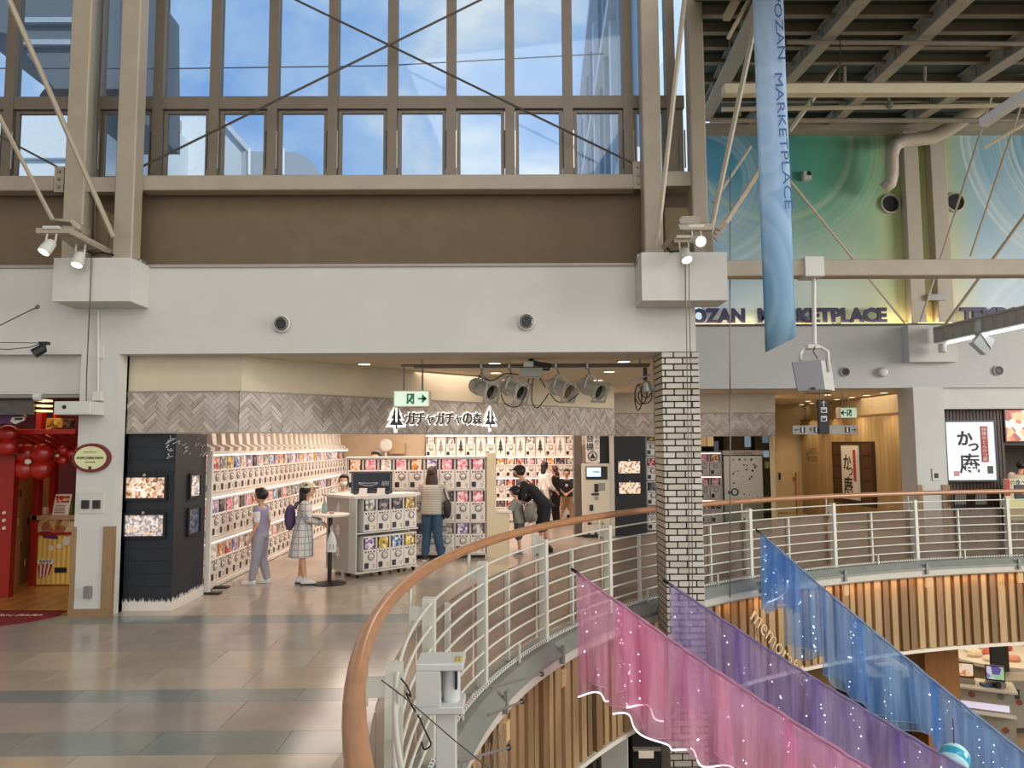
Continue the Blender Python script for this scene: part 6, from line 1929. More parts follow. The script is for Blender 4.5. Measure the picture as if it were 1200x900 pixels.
# menu screen and kitchen opening
MB().box(rx1, xr1, YQ+2.2, YQ+2.3, 0, zq1).build('wall_kitchen', M('kitchen_dark', '#3a2f26', 0.6, var=0.2), kind='structure')
MB().box(rx1, xr1, YQ, YQ+0.1, fz(1190, 522, YQ), zq1).build('wall_lintel', M('restaurant_dark', '#22150e'), kind='structure')
ms = thing('menu_screen', 'lit food photo screen above the restaurant counter at right edge', 'screen', P(1195, 517, YQ))
q = rect(1179, 1262, 480.5, 516.5, YQ-0.06)
MB().cbox(q[0]-0.03, q[1], YQ-0.05, YQ-0.002, q[2]-0.03, q[3]+0.03, 0.006).build('bezel', black, ms)
MB().box(q[0], q[1]-0.03, YQ-0.056, YQ-0.05, q[2], q[3]).build('food_picture', print_mat('food_print', ['#d9825a', '#f0d2b6', '#c25a3a', '#f4e9dc', '#e0a070', '#8e3a28'], 7, emit=0.6), ms)
MB().box(rx1, xr1, YQ, YQ+0.45, 0, fz(1190, 575, YQ)).build('kitchen_counter', M('counter_dark', '#3b2a1d', 0.5), label='dark counter of the restaurant under the menu screen', cat='counter')
mn = thing('menu_stand', 'yellow and white menu board with red side strip before the restaurant', 'board', G(1195, 610))
q = rect(1177.5, 1262, 561, 592, 15.0)
MB().cbox(q[0], q[1], 15.0, 15.04, q[2]-0.3, q[3], 0.006).build('board', M('board_yellow', '#cfc98a', 0.5), mn)
MB().box(fx(1186, 575, 15.0), q[1], 14.994, 15.0, fz(1195, 586, 15.0), q[3]-0.02).build('white_face', cream_, mn)
MB().box(q[0]+0.01, fx(1183.5, 575, 15.0), 14.99, 15.0, fz(1180, 581, 15.0), q[3]-0.01).build('red_strip', rr, mn)
text('heading', '①食べよう', 0.12, P(1199, 565, 14.985), ink, mn, width=0.5, depth=0.004)
MB().cbox(fx(1188, 575, 15.0), fx(1225, 575, 15.0), 14.985, 14.994, fz(1200, 585, 15.0), fz(1200, 568, 15.0), 0.01).build('tray_picture', mach_dark, mn)
MB().ell(P(1204, 576.5, 14.98), (0.16, 0.01, 0.07), 14, 8).build('dish_picture', M('dish_brown', '#a8765a', 0.5), mn)
MB().cbox(q[0]+0.2, q[0]+0.24, 15.04, 15.06, 0, q[2]-0.2, 0.004).cbox(q[1]-0.3, q[1]-0.26, 15.04, 15.06, 0, q[2]-0.2, 0.004).build('legs', greym, mn)
# two striped chairs behind the railing
def chair(px, lab):
    Yc = 14.9; x = fx(px, 585, Yc)
    t = thing('striped_chair', lab, 'chair', (x, Yc, 0), 'striped chairs by the restaurant')
    w = 0.24; zt = fz(px, 577, Yc); zb = fz(px, 590, Yc)
    for sx in (-w/2, w/2):
        MB().tube([(x+sx, Yc, 0.0), (x+sx, Yc, zb), (x+sx*0.95, Yc-0.03, zt)], 0.012, 6).build('back_post', dark, t)
        MB().tube([(x+sx, Yc+0.34, 0.0), (x+sx, Yc+0.34, zb-0.1)], 0.012, 6).build('leg', dark, t)
    MB().tube([(x-w/2, Yc-0.03, zt), (x+w/2, Yc-0.03, zt)], 0.013, 6).build('top_rail', dark, t)
    for k in range(7):
        xx = x-w/2+0.02+(w-0.04)*k/6
        MB().bar((xx+0.012, Yc, zb-0.02), (xx-0.012, Yc-0.03, zt), 0.016, 0.01).build('back_slat', greym, t)
    MB().cbox(x-w/2, x+w/2, Yc, Yc+0.36, zb-0.12, zb-0.09, 0.008).build('seat', dark, t)
chair(1125, 'dark striped back chair before the restaurant, left one')
chair(1149, 'dark striped back chair before the restaurant, right one')

# ---- way-finding sign, exit sign and downlights of the corridor
wf = thing('direction_sign', 'hanging cross shaped direction sign, black upright and grey crossbar with symbols', 'sign', P(966, 508, 15.6))
Ys = 15.6
q = rect(959.5, 971.5, 468.5, 508.5, Ys-0.03)
MB().cbox(q[0], q[1], Ys-0.03, Ys+0.05, q[2], q[3], 0.004).build('upright', M('sign_black', '#17151c', 0.4), wf)
h = rect(929, 1005, 498.5, 508.8, Ys)
MB().cbox(h[0], h[1], Ys, Ys+0.05, h[2], h[3], 0.004).build('crossbar', M('sign_grey', '#9b978f', 0.4), wf)
pic_w = M('pictogram_white', '#d2cfc8', 0.5); pic_k = M('pictogram_black', '#17151c', 0.5)
def arrow(px, py, dx, dz, s, mat, Y):
    c = P(px, py, Y); d = Vector((dx, 0, dz)); p = Vector((-dz, 0, dx))
    m_ = MB(); m_.bar(c-d*s, c+d*s, 0.005, s*0.35, p)
    for sg in (1, -1): m_.bar(c+d*s, c+d*s*0.2+p*sg*s*0.8, 0.005, s*0.35, p.cross(Vector((0, 1, 0))) if False else (0, 1, 0))
    m_.build('arrow', mat, wf)
def sq(px, py, w, h_, mat, Y, nm='pictogram'):
    q = rect(px-w/2, px+w/2, py-h_/2, py+h_/2, Y)
    return MB().box(q[0], q[1], Y-0.004, Y, q[2], q[3]).build(nm, mat, wf)
arrow(965.3, 473, 0, 1, 0.06, pic_w, Ys-0.034)
for py, kind in ((480.5, 'e'), (490.5, 's')):
    sq(965.5, py, 7, 6.5, pic_w, Ys-0.031)
    sq(965.5, py+0.5, 4.6, 3.6, pic_k, Ys-0.0355, 'symbol')
    sq(965.5, py-1.0, 1.6, 2, pic_w, Ys-0.04, 'symbol')
arrow(934, 503.7, -1, 0, 0.045, pic_k, Ys-0.004)
arrow(950, 503.7, 0, 1, 0.045, pic_k, Ys-0.004)
arrow(1000.5, 503.7, 1, 0, 0.045, pic_k, Ys-0.004)
for px in (940.5, 956.5, 993):
    sq(px, 503.7, 6, 6.6, pic_k, Ys-0.001)
    sq(px, 504.3, 1.6, 4, pic_w, Ys-0.0055, 'symbol')
    q = P(px, 501.6, Ys-0.006); MB().lathe([(0.016, 0), (0.016, 0.004)], q, (0, -1, 0), 10).build('symbol', pic_w, wf)
for px in (961, 970):
    MB().cyl(P(px, 468, Ys+0.01), Vector((P(px, 468, Ys).x, Ys+0.01, zF0+0.004)), 0.008, n=6).build('hanger_rod', pipe_m, wf)
t = exit_sign(984.5, 1004.5, 0, 477.5, 490, 16.6, 'green lit emergency exit sign with left arrow hanging in the corridor', True, False, ((990, zF0+0.004), (998, zF0+0.004)))
for k, (px, py) in enumerate(((970, 462), (981, 467.5), (998, 465), (1015.5, 462.5), (1035.5, 459.5), (947, 469.5), (951, 472), (939.5, 473.5), (927, 475.5))):
    downlight(px, py, 'corridor ceiling, %s from the left' % nth(sorted((970, 981, 998, 1015.5, 1035.5, 947, 951, 939.5, 927)).index(px)+1), zF0, 'round ceiling downlights of the corridor')
MB().box(fx(938, 467, 16.9), fx(968, 467, 16.9), 16.6, 16.75, zF0-0.012, zF0-0.001).build('ceiling_slot', mach_dark, label='dark slot in the corridor ceiling near the speaker', cat='vent')
for k in range(4):
    q = wl.lerp(wr, 0.15+0.24*k)+wn_*0.4
    d = bpy.data.lights.new('corridor_spot', 'SPOT'); d.energy = 75; d.spot_size = math.radians(95); d.spot_blend = 0.8; d.color = lin('#ffe9cc')[:3]; d.shadow_soft_size = 0.08
    o = bpy.data.objects.new('corridor_spot', d); C.objects.link(o); o.location = (q.x, q.y, zF0-0.06)
area('corridor_light', (8.4, 17.5, zF0-0.03), (8.4, 17.5, 0), 3, 1.6, 45, '#ffead0')
area('restaurant_light', (11.4, 16.4, zq1-0.03), (11.4, 16.6, 0), 1.6, 0.6, 14, '#ffdcb0')

# ---- shop end seen right of the column: machine racks, recycle stand, dark glass
YV = 18.4
x0, x1 = fx(820, 600, YV), fx(846, 600, YV)
rk = thing('machine_rack', 'lit white rack of capsule machines just right of the brick column', 'rack', ((x0+x1)/2, YV+0.2, 0))
zz_ = [0.06, 0.64, 1.22]
for z in zz_+[1.8]:
    MB().box(x0, x1, YV-0.02, YV+0.4, z-0.035, z-0.004).build('shelf', shelf_m, rk)
    if z > 0.1: MB().box(x0, x1, YV-0.01, YV+0.01, z-0.05, z-0.036).build('led_strip', led, rk)
MB().box(x0, x1, YV+0.38, YV+0.42, 0, 1.8).build('back_board', shelf_m, rk)
MB().box(x1, x1+0.02, YV-0.02, YV+0.42, 0, 1.8).build('end_panel', shelf_m, rk)
for r in range(3):
    for k in range(2):
        c = rnd.choice([4, 9, 5, 0, 6])
        place_machine((x0+(x1-x0)*(k+0.5)/2, YV+MD/2, zz_[r]), 0, c, 'white capsule machine with %s card right of the column, %s row, %s side' % (card_word[c], names[r], ('left', 'right')[k]), 'capsule machines right of the column')
YRc = 19.0
rc_ = thing('recycle_stand', 'white recycling stand with printed dots and a black ring hole right of the column', 'stand', (fx(870, 608, YRc), YRc+0.2, 0))
q = rect(848.5, 893.5, 533, 586, YRc)
MB().box(q[0], q[1], YRc, YRc+0.4, 0.0, q[3]-0.02).build('cabinet', M('cabinet_pale', '#b4b9a4', 0.5), rc_)
MB().cbox(q[0], q[1], YRc-0.02, YRc, q[2], q[3]-0.03, 0.004).build('poster', M('poster_white', '#dad5c8', 0.45, var=0.01, emit='#dad5c8', es=0.12), rc_)
hd_ = rect(847, 894.5, 528, 533, YRc-0.05)
MB().cbox(hd_[0], hd_[1], YRc-0.05, YRc+0.4, hd_[2], hd_[3], 0.004).build('header', shelf_m, rc_)
text('lettering', 'RECYCLE BOX', 0.1, P(870.5, 530.6, YRc-0.055), ink, rc_, width=0.5, depth=0.004)
rg = random.Random(9)
for k in range(26):
    px, py = 856+rg.random()*32, 544+rg.random()*38
    MB().lathe([(0.012+0.02*rg.random(), 0), (0.012, 0.004)], P(px, py, YRc-0.021), (0, -1, 0), 6).build('printed_dot', ink if k % 3 else mach_ring, rc_)
for k in range(4):
    px = 858+k*7
    MB().lathe([(0.035, 0), (0.035, 0.004)], P(px+1.5, 538.5, YRc-0.021), (0, -1, 0), 12).build('printed_badge', greym if k % 2 else M('badge_pale', '#c9b9a8'), rc_)
MB().lathe([(0.07, 0), (0.095, 0), (0.095, 0.03), (0.07, 0.03)], P(861, 576.5, YRc-0.021), (0, -1, 0), 22, ring=True).build('ring_hole', dark, rc_, smooth='auto')
MB().box(P(853, 577, YRc).x, P(857, 577, YRc).x, YRc-0.04, YRc-0.02, P(855, 579, YRc).z, P(855, 575, YRc).z).build('latch', dark, rc_)
MB().box((q[0]+q[1])/2-0.004, (q[0]+q[1])/2+0.004, YRc-0.004, YRc+0.0, 0.02, q[2]-0.02).build('door_seam', greym, rc_)
dg_ = M('night_glass', '#1a1d20', 0.08, var=0.3, scale=2)
dwl = MB().box(h2a.x+1.6, h2b.x, 20.6, 20.7, 0, zF0).build('wall_glass', dg_, kind='structure')
for px in (884, 905):
    MB().cbox(fx(px-2, 560, 20.5), fx(px+2, 560, 20.5), 20.5, 20.6, 0, zh0+0.5, 0.006).build('mullion', mach_dark, dwl)
gl = [('#c9a074', 826, 517, 7, 12), ('#e0b886', 834, 517, 7, 12), ('#8fa3b0', 878, 517, 7, 14), ('#6f8494', 899, 513, 7, 12), ('#9fb2c0', 900, 532, 7, 8), ('#6a6f40', 901, 545, 5, 8), ('#58616a', 841, 523, 5, 12)]
for k, (c_, px, py, w, h) in enumerate(gl):
    q = rect(px-w/2, px+w/2, py-h/2, py+h/2, 20.45)
    MB().box(q[0], q[1], 20.57, 20.599, q[2], q[3]).build('lit_shop_pane', M('pane_%d' % k, c_, 0.3, var=0.1, emit=c_, es=0.5), label='small lit pane in the dark glass beyond the recycling stand, %s from the left' % nth(sorted([g_[1] for g_ in gl]).index(px)+1), cat='pane', group='lit panes in the dark glass')
area('right_shop_light', (6.3, 18.0, zF0-0.03), (6.3, 18.5, 0), 1.6, 1.2, 26, '#ffe6d4')

# ---- roof over the far side: dark green deck, purlins, rafters, pipes
dv = ray(772, 310); dv = dv/dv.y
YE = YMu-0.1; zE = zMu+0.15
def roof_pt(px, py, lift=0.0):
    """point of the roof's underside seen at a photo pixel"""
    d = ray(px, py); k = dv.z
    # EYE + t*d.z = zE + lift - k*(YE - t*d.y)
    t = (zE+lift-k*YE-EYE)/(d.z-k*d.y)
    return Vector((t*d.x, t*d.y, EYE+t*d.z))
deck_m = M('roof_deck_green', '#33453e', 0.7, var=0.12, scale=2)
yn, yf = 5.6, YE+0.25
def rz(Y): return zE-dv.z*(YE-Y)
roof = MB()
roof.prism([(0.268*yn, yn, rz(yn)+0.32), (0.268*yf, yf, rz(yf)+0.32), (20, yf, rz(yf)+0.32), (20, yn, rz(yn)+0.32)], (0, 0, 0.1))
roofo = roof.build('roof', deck_m, kind='structure')
purl = M('purlin_grey', '#8b8171', 0.6, var=0.08)
raft = M('rafter_cream', '#9d927f', 0.55, var=0.08)
for py in (-30, -8, 14, 34, 52, 70, 93, 116, 138):
    q = roof_pt(1000, py, 0.24)
    MB().box(0.27*q.y, 19, q.y-0.045, q.y+0.045, q.z-0.06, q.z+0.075).build('purlin', purl, roofo)
for (xa, ya, xb_, yb_, w, h) in ((828, 138, 886, 22, 0.24, 0.24), (926, 96, 1013, 0, 0.18, 0.2), (973, 150, 1133, 0, 0.2, 0.22), (1062, 150, 1200, 62, 0.24, 0.26), (1132, 150, 1300, 60, 0.2, 0.22), (878, 150, 926, 96, 0.18, 0.2)):
    a, b = roof_pt(xa, ya), roof_pt(xb_, yb_)
    d = (b-a).normalized()
    if xa not in (926,): a = a-d*0.2
    b = b+d*3.0 if yb_ != 96 else b
    r_ = MB(); r_.bar(a+Vector((0,0,0.02)), b+Vector((0,0,0.02)), w, 0.03); r_.bar(a+Vector((0,0,0.02+h/2)), b+Vector((0,0,0.02+h/2)), 0.035, h); r_.bar(a+Vector((0,0,0.02+h)), b+Vector((0,0,0.02+h)), w*0.8, 0.03)
    r_.build('rafter', raft, roofo)
    s2_ = MB(); n_ = int((b-a).length/1.1)
    for k in range(1, n_):
        q = a+(b-a)*k/n_
        s2_ = MB(); s2_.bar(q+Vector((-w*0.4, 0, 0.03)), q+Vector((-w*0.4, 0, h)), 0.012, 0.05).bar(q+Vector((w*0.4, 0, 0.03)), q+Vector((w*0.4, 0, h)), 0.012, 0.05)
        s2_.build('stiffener', purl, roofo)
# long white beam and pipes under the roof
YBm = 8.9
MB().cbox(fx(849, 103, YBm), fx(1290, 103, YBm), YBm, YBm+0.14, fz(1000, 108.5, YBm), fz(1000, 97, YBm), 0.008).build('ceiling_beam', M('beam_ivory', '#d3c8a8', 0.5, var=0.03), label='long ivory beam hung horizontally under the dark roof', cat='beam')
MB().cyl(P(846, 128, 9.6), P(1290, 122, 9.6), 0.03, n=10).build('sprinkler_pipe', M('pipe_ivory', '#c9bda0', 0.5), label='thin ivory sprinkler pipe just below the long ivory beam', cat='pipe', smooth='auto')
MB().cyl(P(832, 141, 13.4), P(1290, 141, 13.4), 0.045, n=10).build('sprinkler_pipe', purl, label='greyish pipe running along the eaves of the dark roof', cat='pipe', smooth='auto')
MB().cyl(P(922, 49, 9.3), P(1290, 52, 9.3), 0.03, n=10).build('sprinkler_pipe', purl, label='upper thin pipe crossing under the dark roof', cat='pipe', smooth='auto')
for px, y0, y1, Y in ((1042, 113, 126, 9.6), (951, 113, 128, 9.6), (990, 78, 98, 9.0), (867, 118, 136, 9.6), (1084, 78, 97, 9.0)):
    cable('drop_rod', [P(px, y0, Y), P(px, y1, Y)], 0.016, purl, 'short vertical hanger rod under the roof, %s from the left' % nth(sorted((1042, 951, 990, 867, 1084)).index(px)+1), 'rod', 'hanger rods under the dark roof')
MB().lathe([(0.03, 0), (0.05, 0.02), (0.05, 0.07), (0.02, 0.1)], P(1042, 127, 9.58), (0, 0, 1), 12).build('sprinkler', M('sprinkler_green', '#6f8268', 0.5), label='greenish sprinkler joint on the thin ivory pipe', cat='sprinkler', smooth='auto')
duct = [P(1290, 35, 12.2), P(1200, 87, 13.4), P(1140, 131, 14.2), P(1112, 151, 14.6), P(1092, 161, 14.75), P(1075, 163.5, 14.8), P(1060, 164.5, 14.85), P(1049, 170, 14.88), P(1045, 182, 14.9), P(1045, 205, 14.92), P(1043, 215, 14.95), P(1036, 221, 15.02)]
MB().tube(duct, [0.17, 0.165, 0.155, 0.15, 0.145, 0.14, 0.135, 0.135, 0.13, 0.13, 0.128, 0.125], 16).build('bent_duct', M('duct_white', '#c4bba8', 0.45, var=0.03), label='white round duct bending down from the roof onto the mural', cat='duct', smooth=True)
lch = thing('light_channel', 'white light channel slanting at the right edge under the roof', 'light', P(1153, 148, 8.4))
MB().bar(P(1152, 144, 8.4), P(1240, 86, 7.4), 0.1, 0.1).build('channel', M('channel_white', '#d5d7d2', 0.4), lch)
cable('roof_rod', [P(1153, 173, 8.6), P(1230, 128, 8.2)], 0.02, M('pipe_ivory', '#c9bda0'), 'short pale rod below the light channel at right edge', 'rod')
MB().bar(P(851, 22, 8.8), P(871, -16, 8.3), 0.09, 0.07).build('light_channel', M('channel_cream', '#cdc2a8', 0.5), label='short cream channel at the top beside the blue banner', cat='channel')
MB().bar(P(853, 45, 8.8), P(884, -12, 8.2), 0.035, 0.035).build('light_channel', M('channel_cream', '#cdc2a8'), label='thin cream rod at the top beside the blue banner', cat='rod')
rod_m = M('rod_grey_cream', '#b6ab96', 0.5)
rods = [((830, 285, 8.7), (893, -10, 7.6), 0.03, 'thick grey tie rod rising from the right bracket behind the banner'),
        ((843, 272, 8.75), (893, 195, 9.5), 0.035, 'cream tie rod above the two bolt plate'), ((924, 154, 10.6), (1040, -4, 12.0), 0.04, 'cream tie rod rising right of the banner to the roof'),
        ((836, 237, 9.0), (880, 172, 9.6), 0.018, 'thin pale rod left of the banner before the mural'), ((926, 212, 13.2), (1060, 378, 15.0), 0.025, 'thin white rod falling right across the mural'),
        ((1164, 108, 12.6), (1103, 300, 14.7), 0.022, 'slanting grey tie rod over the right mural, upper left one'), ((1103, 300, 14.7), (1078, 378, 14.9), 0.022, 'lower end of the slanting tie rod behind the tie beam'),
        ((1196, 126, 12.4), (1137, 300, 14.5), 0.022, 'slanting grey tie rod over the right mural, middle one'), ((1210, 240, 12.9), (1108, 380, 14.8), 0.03, 'pale tie rod at right running down to the white mounting box'),
        ((1137, 0, 11.0), (1215, 86, 12.6), 0.03, 'cream tie rod crossing the rafters at upper right'), ((770, 288, 8.6), (802, 0, 7.6), 0.028, 'grey tie rod in front of the right ladder column')]
for a, b, r, lab in rods:
    cable('tie_rod', [P(*a), P(*b)], r, rod_m, lab, 'rod')
cable('hanging_cable', [P(855.5, 200, 9.0), P(855.5, 700, 9.0)], 0.008, wire, 'long thin dark cable hanging just right of the brick column', 'cable')
cable('hanging_cable', [P(985, -5, 9.2), P(984, 97, 9.2)], 0.007, wire, 'thin dark cable from the roof to the ivory beam', 'cable')
cable('hanging_cable', [P(120, -5, 8.9), P(112, 140, 8.9), P(111, 290, 8.9)], 0.008, wire, 'thin dark cable between the two left steel uprights', 'cable')
# ================================================================ PEOPLE
def blob(mb, voxel, smooth=2):
    """fuse overlapping closed shapes into one continuous surface"""
    me = mb.mesh('blob', [])
    o = bpy.data.objects.new('blob', me); C.objects.link(o)
    r = o.modifiers.new('fuse', 'REMESH'); r.mode = 'VOXEL'; r.voxel_size = voxel
    if smooth:
        s = o.modifiers.new('soft', 'SMOOTH'); s.factor = 0.5; s.iterations = smooth
    dg = bpy.context.evaluated_depsgraph_get()
    out = bpy.data.meshes.new_from_object(o.evaluated_get(dg))
    bpy.data.objects.remove(o)
    out.polygons.foreach_set('use_smooth', [True]*len(out.polygons))
    return out
skin_m = M('skin', '#c99a7c', 0.5, var=0.03)
hair_k = M('hair_black', '#1b1614', 0.45, var=0.2, scale=40)
hair_b = M('hair_brown', '#3a241a', 0.45, var=0.2, scale=40)
eye_m = M('eye_dark', '#15100e', 0.3)
lip_m = M('lips', '#a5655a', 0.5)
def V3(*a): return Vector(a)
def person(label, loc, th, h, arms, lean=(0, 0), legs=None, headf=1.0, head_tilt=0.0, mask=None, feet=True, group=None):
    """loc feet point, th heading (0 = away from the camera), arms [(elbow, wrist) left, right], lean (x, y) of the neck; lengths in body heights"""
    t = thing('person', label, 'person', (0, 0, 0), group)
    N = V3(lean[0], lean[1], 0.825-abs(lean[1])*0.35)
    HC = N+V3(0, lean[1]*0.25+0.008+head_tilt*0.05, 0.062+0.048*headf)
    pel = V3(0, 0, 0.53)
    def sp(f): return pel.lerp(N, f)
    sh = [N+V3(-0.1, 0, -0.03), N+V3(0.1, 0, -0.03)]
    legs = legs or [((-0.05, 0.012, 0.275), (-0.055, -0.01, 0.05)), ((0.05, 0.012, 0.275), (0.055, -0.01, 0.05))]
    hip = [V3(-0.048, 0, 0.5), V3(0.048, 0, 0.5)]
    J = dict(N=N, HC=HC, pel=pel, sh=sh, legs=[(V3(*a), V3(*b)) for a, b in legs], hip=hip, arms=[(V3(*a), V3(*b)) for a, b in arms], h=h, hr=0.062*headf, sp=sp)
    b = MB()
    b.loft([(*sp(f), rx, ry) for f, rx, ry in ((-0.1, 0.07, 0.05), (0.05, 0.088, 0.062), (0.35, 0.075, 0.053), (0.65, 0.088, 0.06), (0.88, 0.085, 0.052), (1.0, 0.045, 0.036))], 14)
    b.cap(N+V3(0, 0, -0.02), HC+V3(0, -0.01, -0.03), 0.032, 0.03)
    r = J['hr']
    b.ell(HC, (r*0.76, r*0.92, r*1.06), 14, 12)
    b.ell(HC+V3(0, r*0.25, -r*0.5), (r*0.52, r*0.62, r*0.55), 12, 10)
    b.ell(HC+V3(0, r*0.93, -r*0.12), (r*0.13, r*0.2, r*0.2), 8, 6)
    for s in (-1, 1): b.ell(HC+V3(s*r*0.77, -r*0.05, -r*0.1), (r*0.1, r*0.17, r*0.24), 8, 6)
    for i in (0, 1):
        e, w = J['arms'][i]
        b.cap(sh[i], e, 0.03, 0.024); b.cap(e, w, 0.024, 0.016)
        d = (w-e).normalized()
        side = V3(1, 0, 0) if abs(d.x) < 0.8 else V3(0, 1, 0)
        side = (side-d*side.dot(d)).normalized()
        nrm = d.cross(side)
        pc = w+d*0.032
        b.cap(w, w+d*0.05, 0.014, 0.018)
        b.cap(pc+side*0.012, pc+side*0.012+d*0.022, 0.011, 0.011); b.cap(pc-side*0.012, pc-side*0.012+d*0.022, 0.011, 0.011)
        for k, (o_, L) in enumerate(((-0.02, 0.03), (-0.007, 0.038), (0.007, 0.036), (0.02, 0.028))):
            f0 = w+d*0.058+side*o_; f1 = f0+d*L*0.6+nrm*L*0.15; f2 = f1+d*L*0.35+nrm*L*0.4
            b.cap(f0, f1, 0.0062, 0.006, 8); b.cap(f1, f2, 0.006, 0.005, 8)
        tb = w+d*0.022+side*(0.018 if i == 0 else -0.018)
        t1 = tb+side*(0.016 if i == 0 else -0.016)+d*0.018
        b.cap(tb, t1, 0.007, 0.0065, 8); b.cap(t1, t1+d*0.022, 0.0065, 0.0055, 8)
        k, a = J['legs'][i]
        b.cap(hip[i], k, 0.05, 0.034); b.cap(k, a, 0.034, 0.02)
        b.cap(a+V3(0, -0.012, -0.02), a+V3(0, 0.085, -0.03), 0.022, 0.018)
    b.v = [p*h for p in b.v]
    me = blob(b, 0.0085, 1); me.materials.clear(); me.materials.append(skin_m)
    link('body', me, t)
    for s in (-1, 1):
        MB().ell((HC+V3(s*r*0.3, r*0.86, r*0.06))*h, (r*0.11*h, r*0.09*h, r*0.07*h), 8, 6).build('eye', eye_m, t, smooth=True)
    if mask:
        m = MB(); m.ell(HC+V3(0, r*0.4, -r*0.45), (r*0.66, r*0.72, r*0.5), 14, 10); m.v = [p*h for p in m.v]
        m.build('face_mask', mask, t, smooth=True)
    else:
        MB().ell((HC+V3(0, r*0.86, -r*0.52))*h, (r*0.2*h, r*0.06*h, r*0.05*h), 8, 6).build('mouth', lip_m, t, smooth=True)
    t.location = loc; t.rotation_euler = (0, 0, th)
    t['J'] = 0; del t['J']
    return t, J
def wear(t, J, nm, mb, mat, voxel=0.013, label=None, smooth=2):
    mb.v = [p*J['h'] for p in mb.v]
    me = blob(mb, voxel, smooth); me.materials.clear(); me.materials.append(mat)
    return link(nm, me, t, None, label)
def shirt(t, J, mat, sleeve=1.0, hem=-0.05, loose=1.0, nm='shirt', flare=1.0, label=None, voxel=0.013):
    m = MB(); sp = J['sp']
    m.loft([(*sp(f), rx*loose, ry*loose) for f, rx, ry in ((hem, 0.105*flare, 0.078*flare), (0.1, 0.102*(1+flare)/2, 0.074*(1+flare)/2), (0.4, 0.094, 0.066), (0.7, 0.1, 0.07), (0.88, 0.098, 0.062), (0.96, 0.06, 0.046))], 18)
    for i in (0, 1):
        e, w = J['arms'][i]; s = J['sh'][i]
        m.cap(s, s.lerp(e, min(1, sleeve*2)), 0.042*loose, 0.036*loose)
        if sleeve > 0.5: m.cap(e, e.lerp(w, (sleeve-0.5)*2), 0.036*loose, 0.027*loose)
    return wear(t, J, nm, m, mat, voxel, label)
def trousers(t, J, mat, length=1.0, loose=1.0, nm='trousers', label=None):
    m = MB()
    m.loft([(*J['sp'](f), rx*loose, ry*loose) for f, rx, ry in ((-0.16, 0.088, 0.07), (0.0, 0.098, 0.073), (0.16, 0.09, 0.066))], 16)
    for i in (0, 1):
        k, a = J['legs'][i]; hp = J['hip'][i]
        L = length*2
        m.cap(hp, hp.lerp(k, min(1, L)), 0.062*loose, (0.047)*loose)
        if L > 1: m.cap(k, k.lerp(a, L-1), 0.047*loose, 0.036*loose)
    return wear(t, J, nm, m, mat, label=label)
def shoes(t, J, mat, sole=None):
    h = J['h']
    for i in (0, 1):
        a = J['legs'][i][1]
        m = MB(); z = a.z-0.05
        m.cap((a+V3(0, -0.018, -0.022)), (a+V3(0, 0.09, -0.03)), 0.029, 0.024)
        m.cap((a+V3(0, -0.008, -0.02)), (a+V3(0, 0.0, 0.01)), 0.027, 0.025)
        o = wear(t, J, 'shoe', m, mat, 0.009)
        s = MB(); s.cbox((a.x-0.026)*h, (a.x+0.026)*h, (a.y-0.044)*h, (a.y+0.112)*h, max(0.0, (a.z-0.052))*h, (a.z-0.036)*h, 0.006)
        s.build('sole', sole or shelf_m, o)
def hair(t, J, mat, length=0.0, width=0.8, pony=False, label=None):
    m = MB(); r = J['hr']; c = J['HC']
    m.ell(c+V3(0, -r*0.22, r*0.2), (r*0.92, r*0.95, r*1.0), 16, 12)
    m.ell(c+V3(0, r*0.35, r*0.72), (r*0.72, r*0.55, r*0.4), 12, 8)
    for s in (-1, 1): m.ell(c+V3(s*r*0.72, -r*0.05, -r*0.05), (r*0.2, r*0.4, r*0.5), 10, 8)
    if length > 0:
        m.ell(c+V3(0, -r*0.55, -r*0.3-length*0.4), (r*width, r*0.5, r*0.75+length*0.55), 14, 12)
        if pony: m.cap(c+V3(0, -r*0.9, 0), c+V3(0, -r*1.1, -length*1.6), r*0.35, r*0.2)
    return wear(t, J, 'hair', m, mat, 0.009, label)
def cap_hat(t, J, mat, brim=True, bucket=False, label=None):
    m = MB(); r = J['hr']; c = J['HC']
    m.loft([(c.x, c.y-r*0.08, c.z+r*0.25, r*0.95, r*1.1), (c.x, c.y-r*0.08, c.z+r*0.75, r*0.92, r*1.02), (c.x, c.y-r*0.1, c.z+r*1.1, r*0.68, r*0.75), (c.x, c.y-r*0.1, c.z+r*1.28, r*0.25, r*0.28)], 18)
    if bucket:
        m.loft([(c.x, c.y, c.z+r*0.15, r*1.35, r*1.5), (c.x, c.y-r*0.05, c.z+r*0.4, r*0.98, r*1.12)], 18)
    else:
        m.ell(c+V3(0, r*1.1, r*0.38), (r*0.72, r*0.75, r*0.09), 14, 8)
    o = wear(t, J, 'hat', m, mat, 0.009, label)
    return o
def stripes_mat(name, c1, c2, freq, axis='Z', width=0.5):
    m = bpy.data.materials.new(name); m.use_nodes = True
    nt = m.node_tree; b = nt.nodes['Principled BSDF']; b.inputs['Roughness'].default_value = 0.8
    tc = nt.nodes.new('ShaderNodeTexCoord'); w = nt.nodes.new('ShaderNodeTexWave'); w.bands_direction = axis; w.inputs['Scale'].default_value = freq; w.inputs['Distortion'].default_value = 0.3
    r = nt.nodes.new('ShaderNodeValToRGB'); r.color_ramp.elements[0].position = width-0.05; r.color_ramp.elements[1].position = width+0.05
    r.color_ramp.elements[0].color = lin(c1); r.color_ramp.elements[1].color = lin(c2)
    nt.links.new(tc.outputs['Object'], w.inputs['Vector']); nt.links.new(w.outputs['Fac'], r.inputs['Fac']); nt.links.new(r.outputs['Color'], b.inputs['Base Color'])
    MATS[name] = m; return m
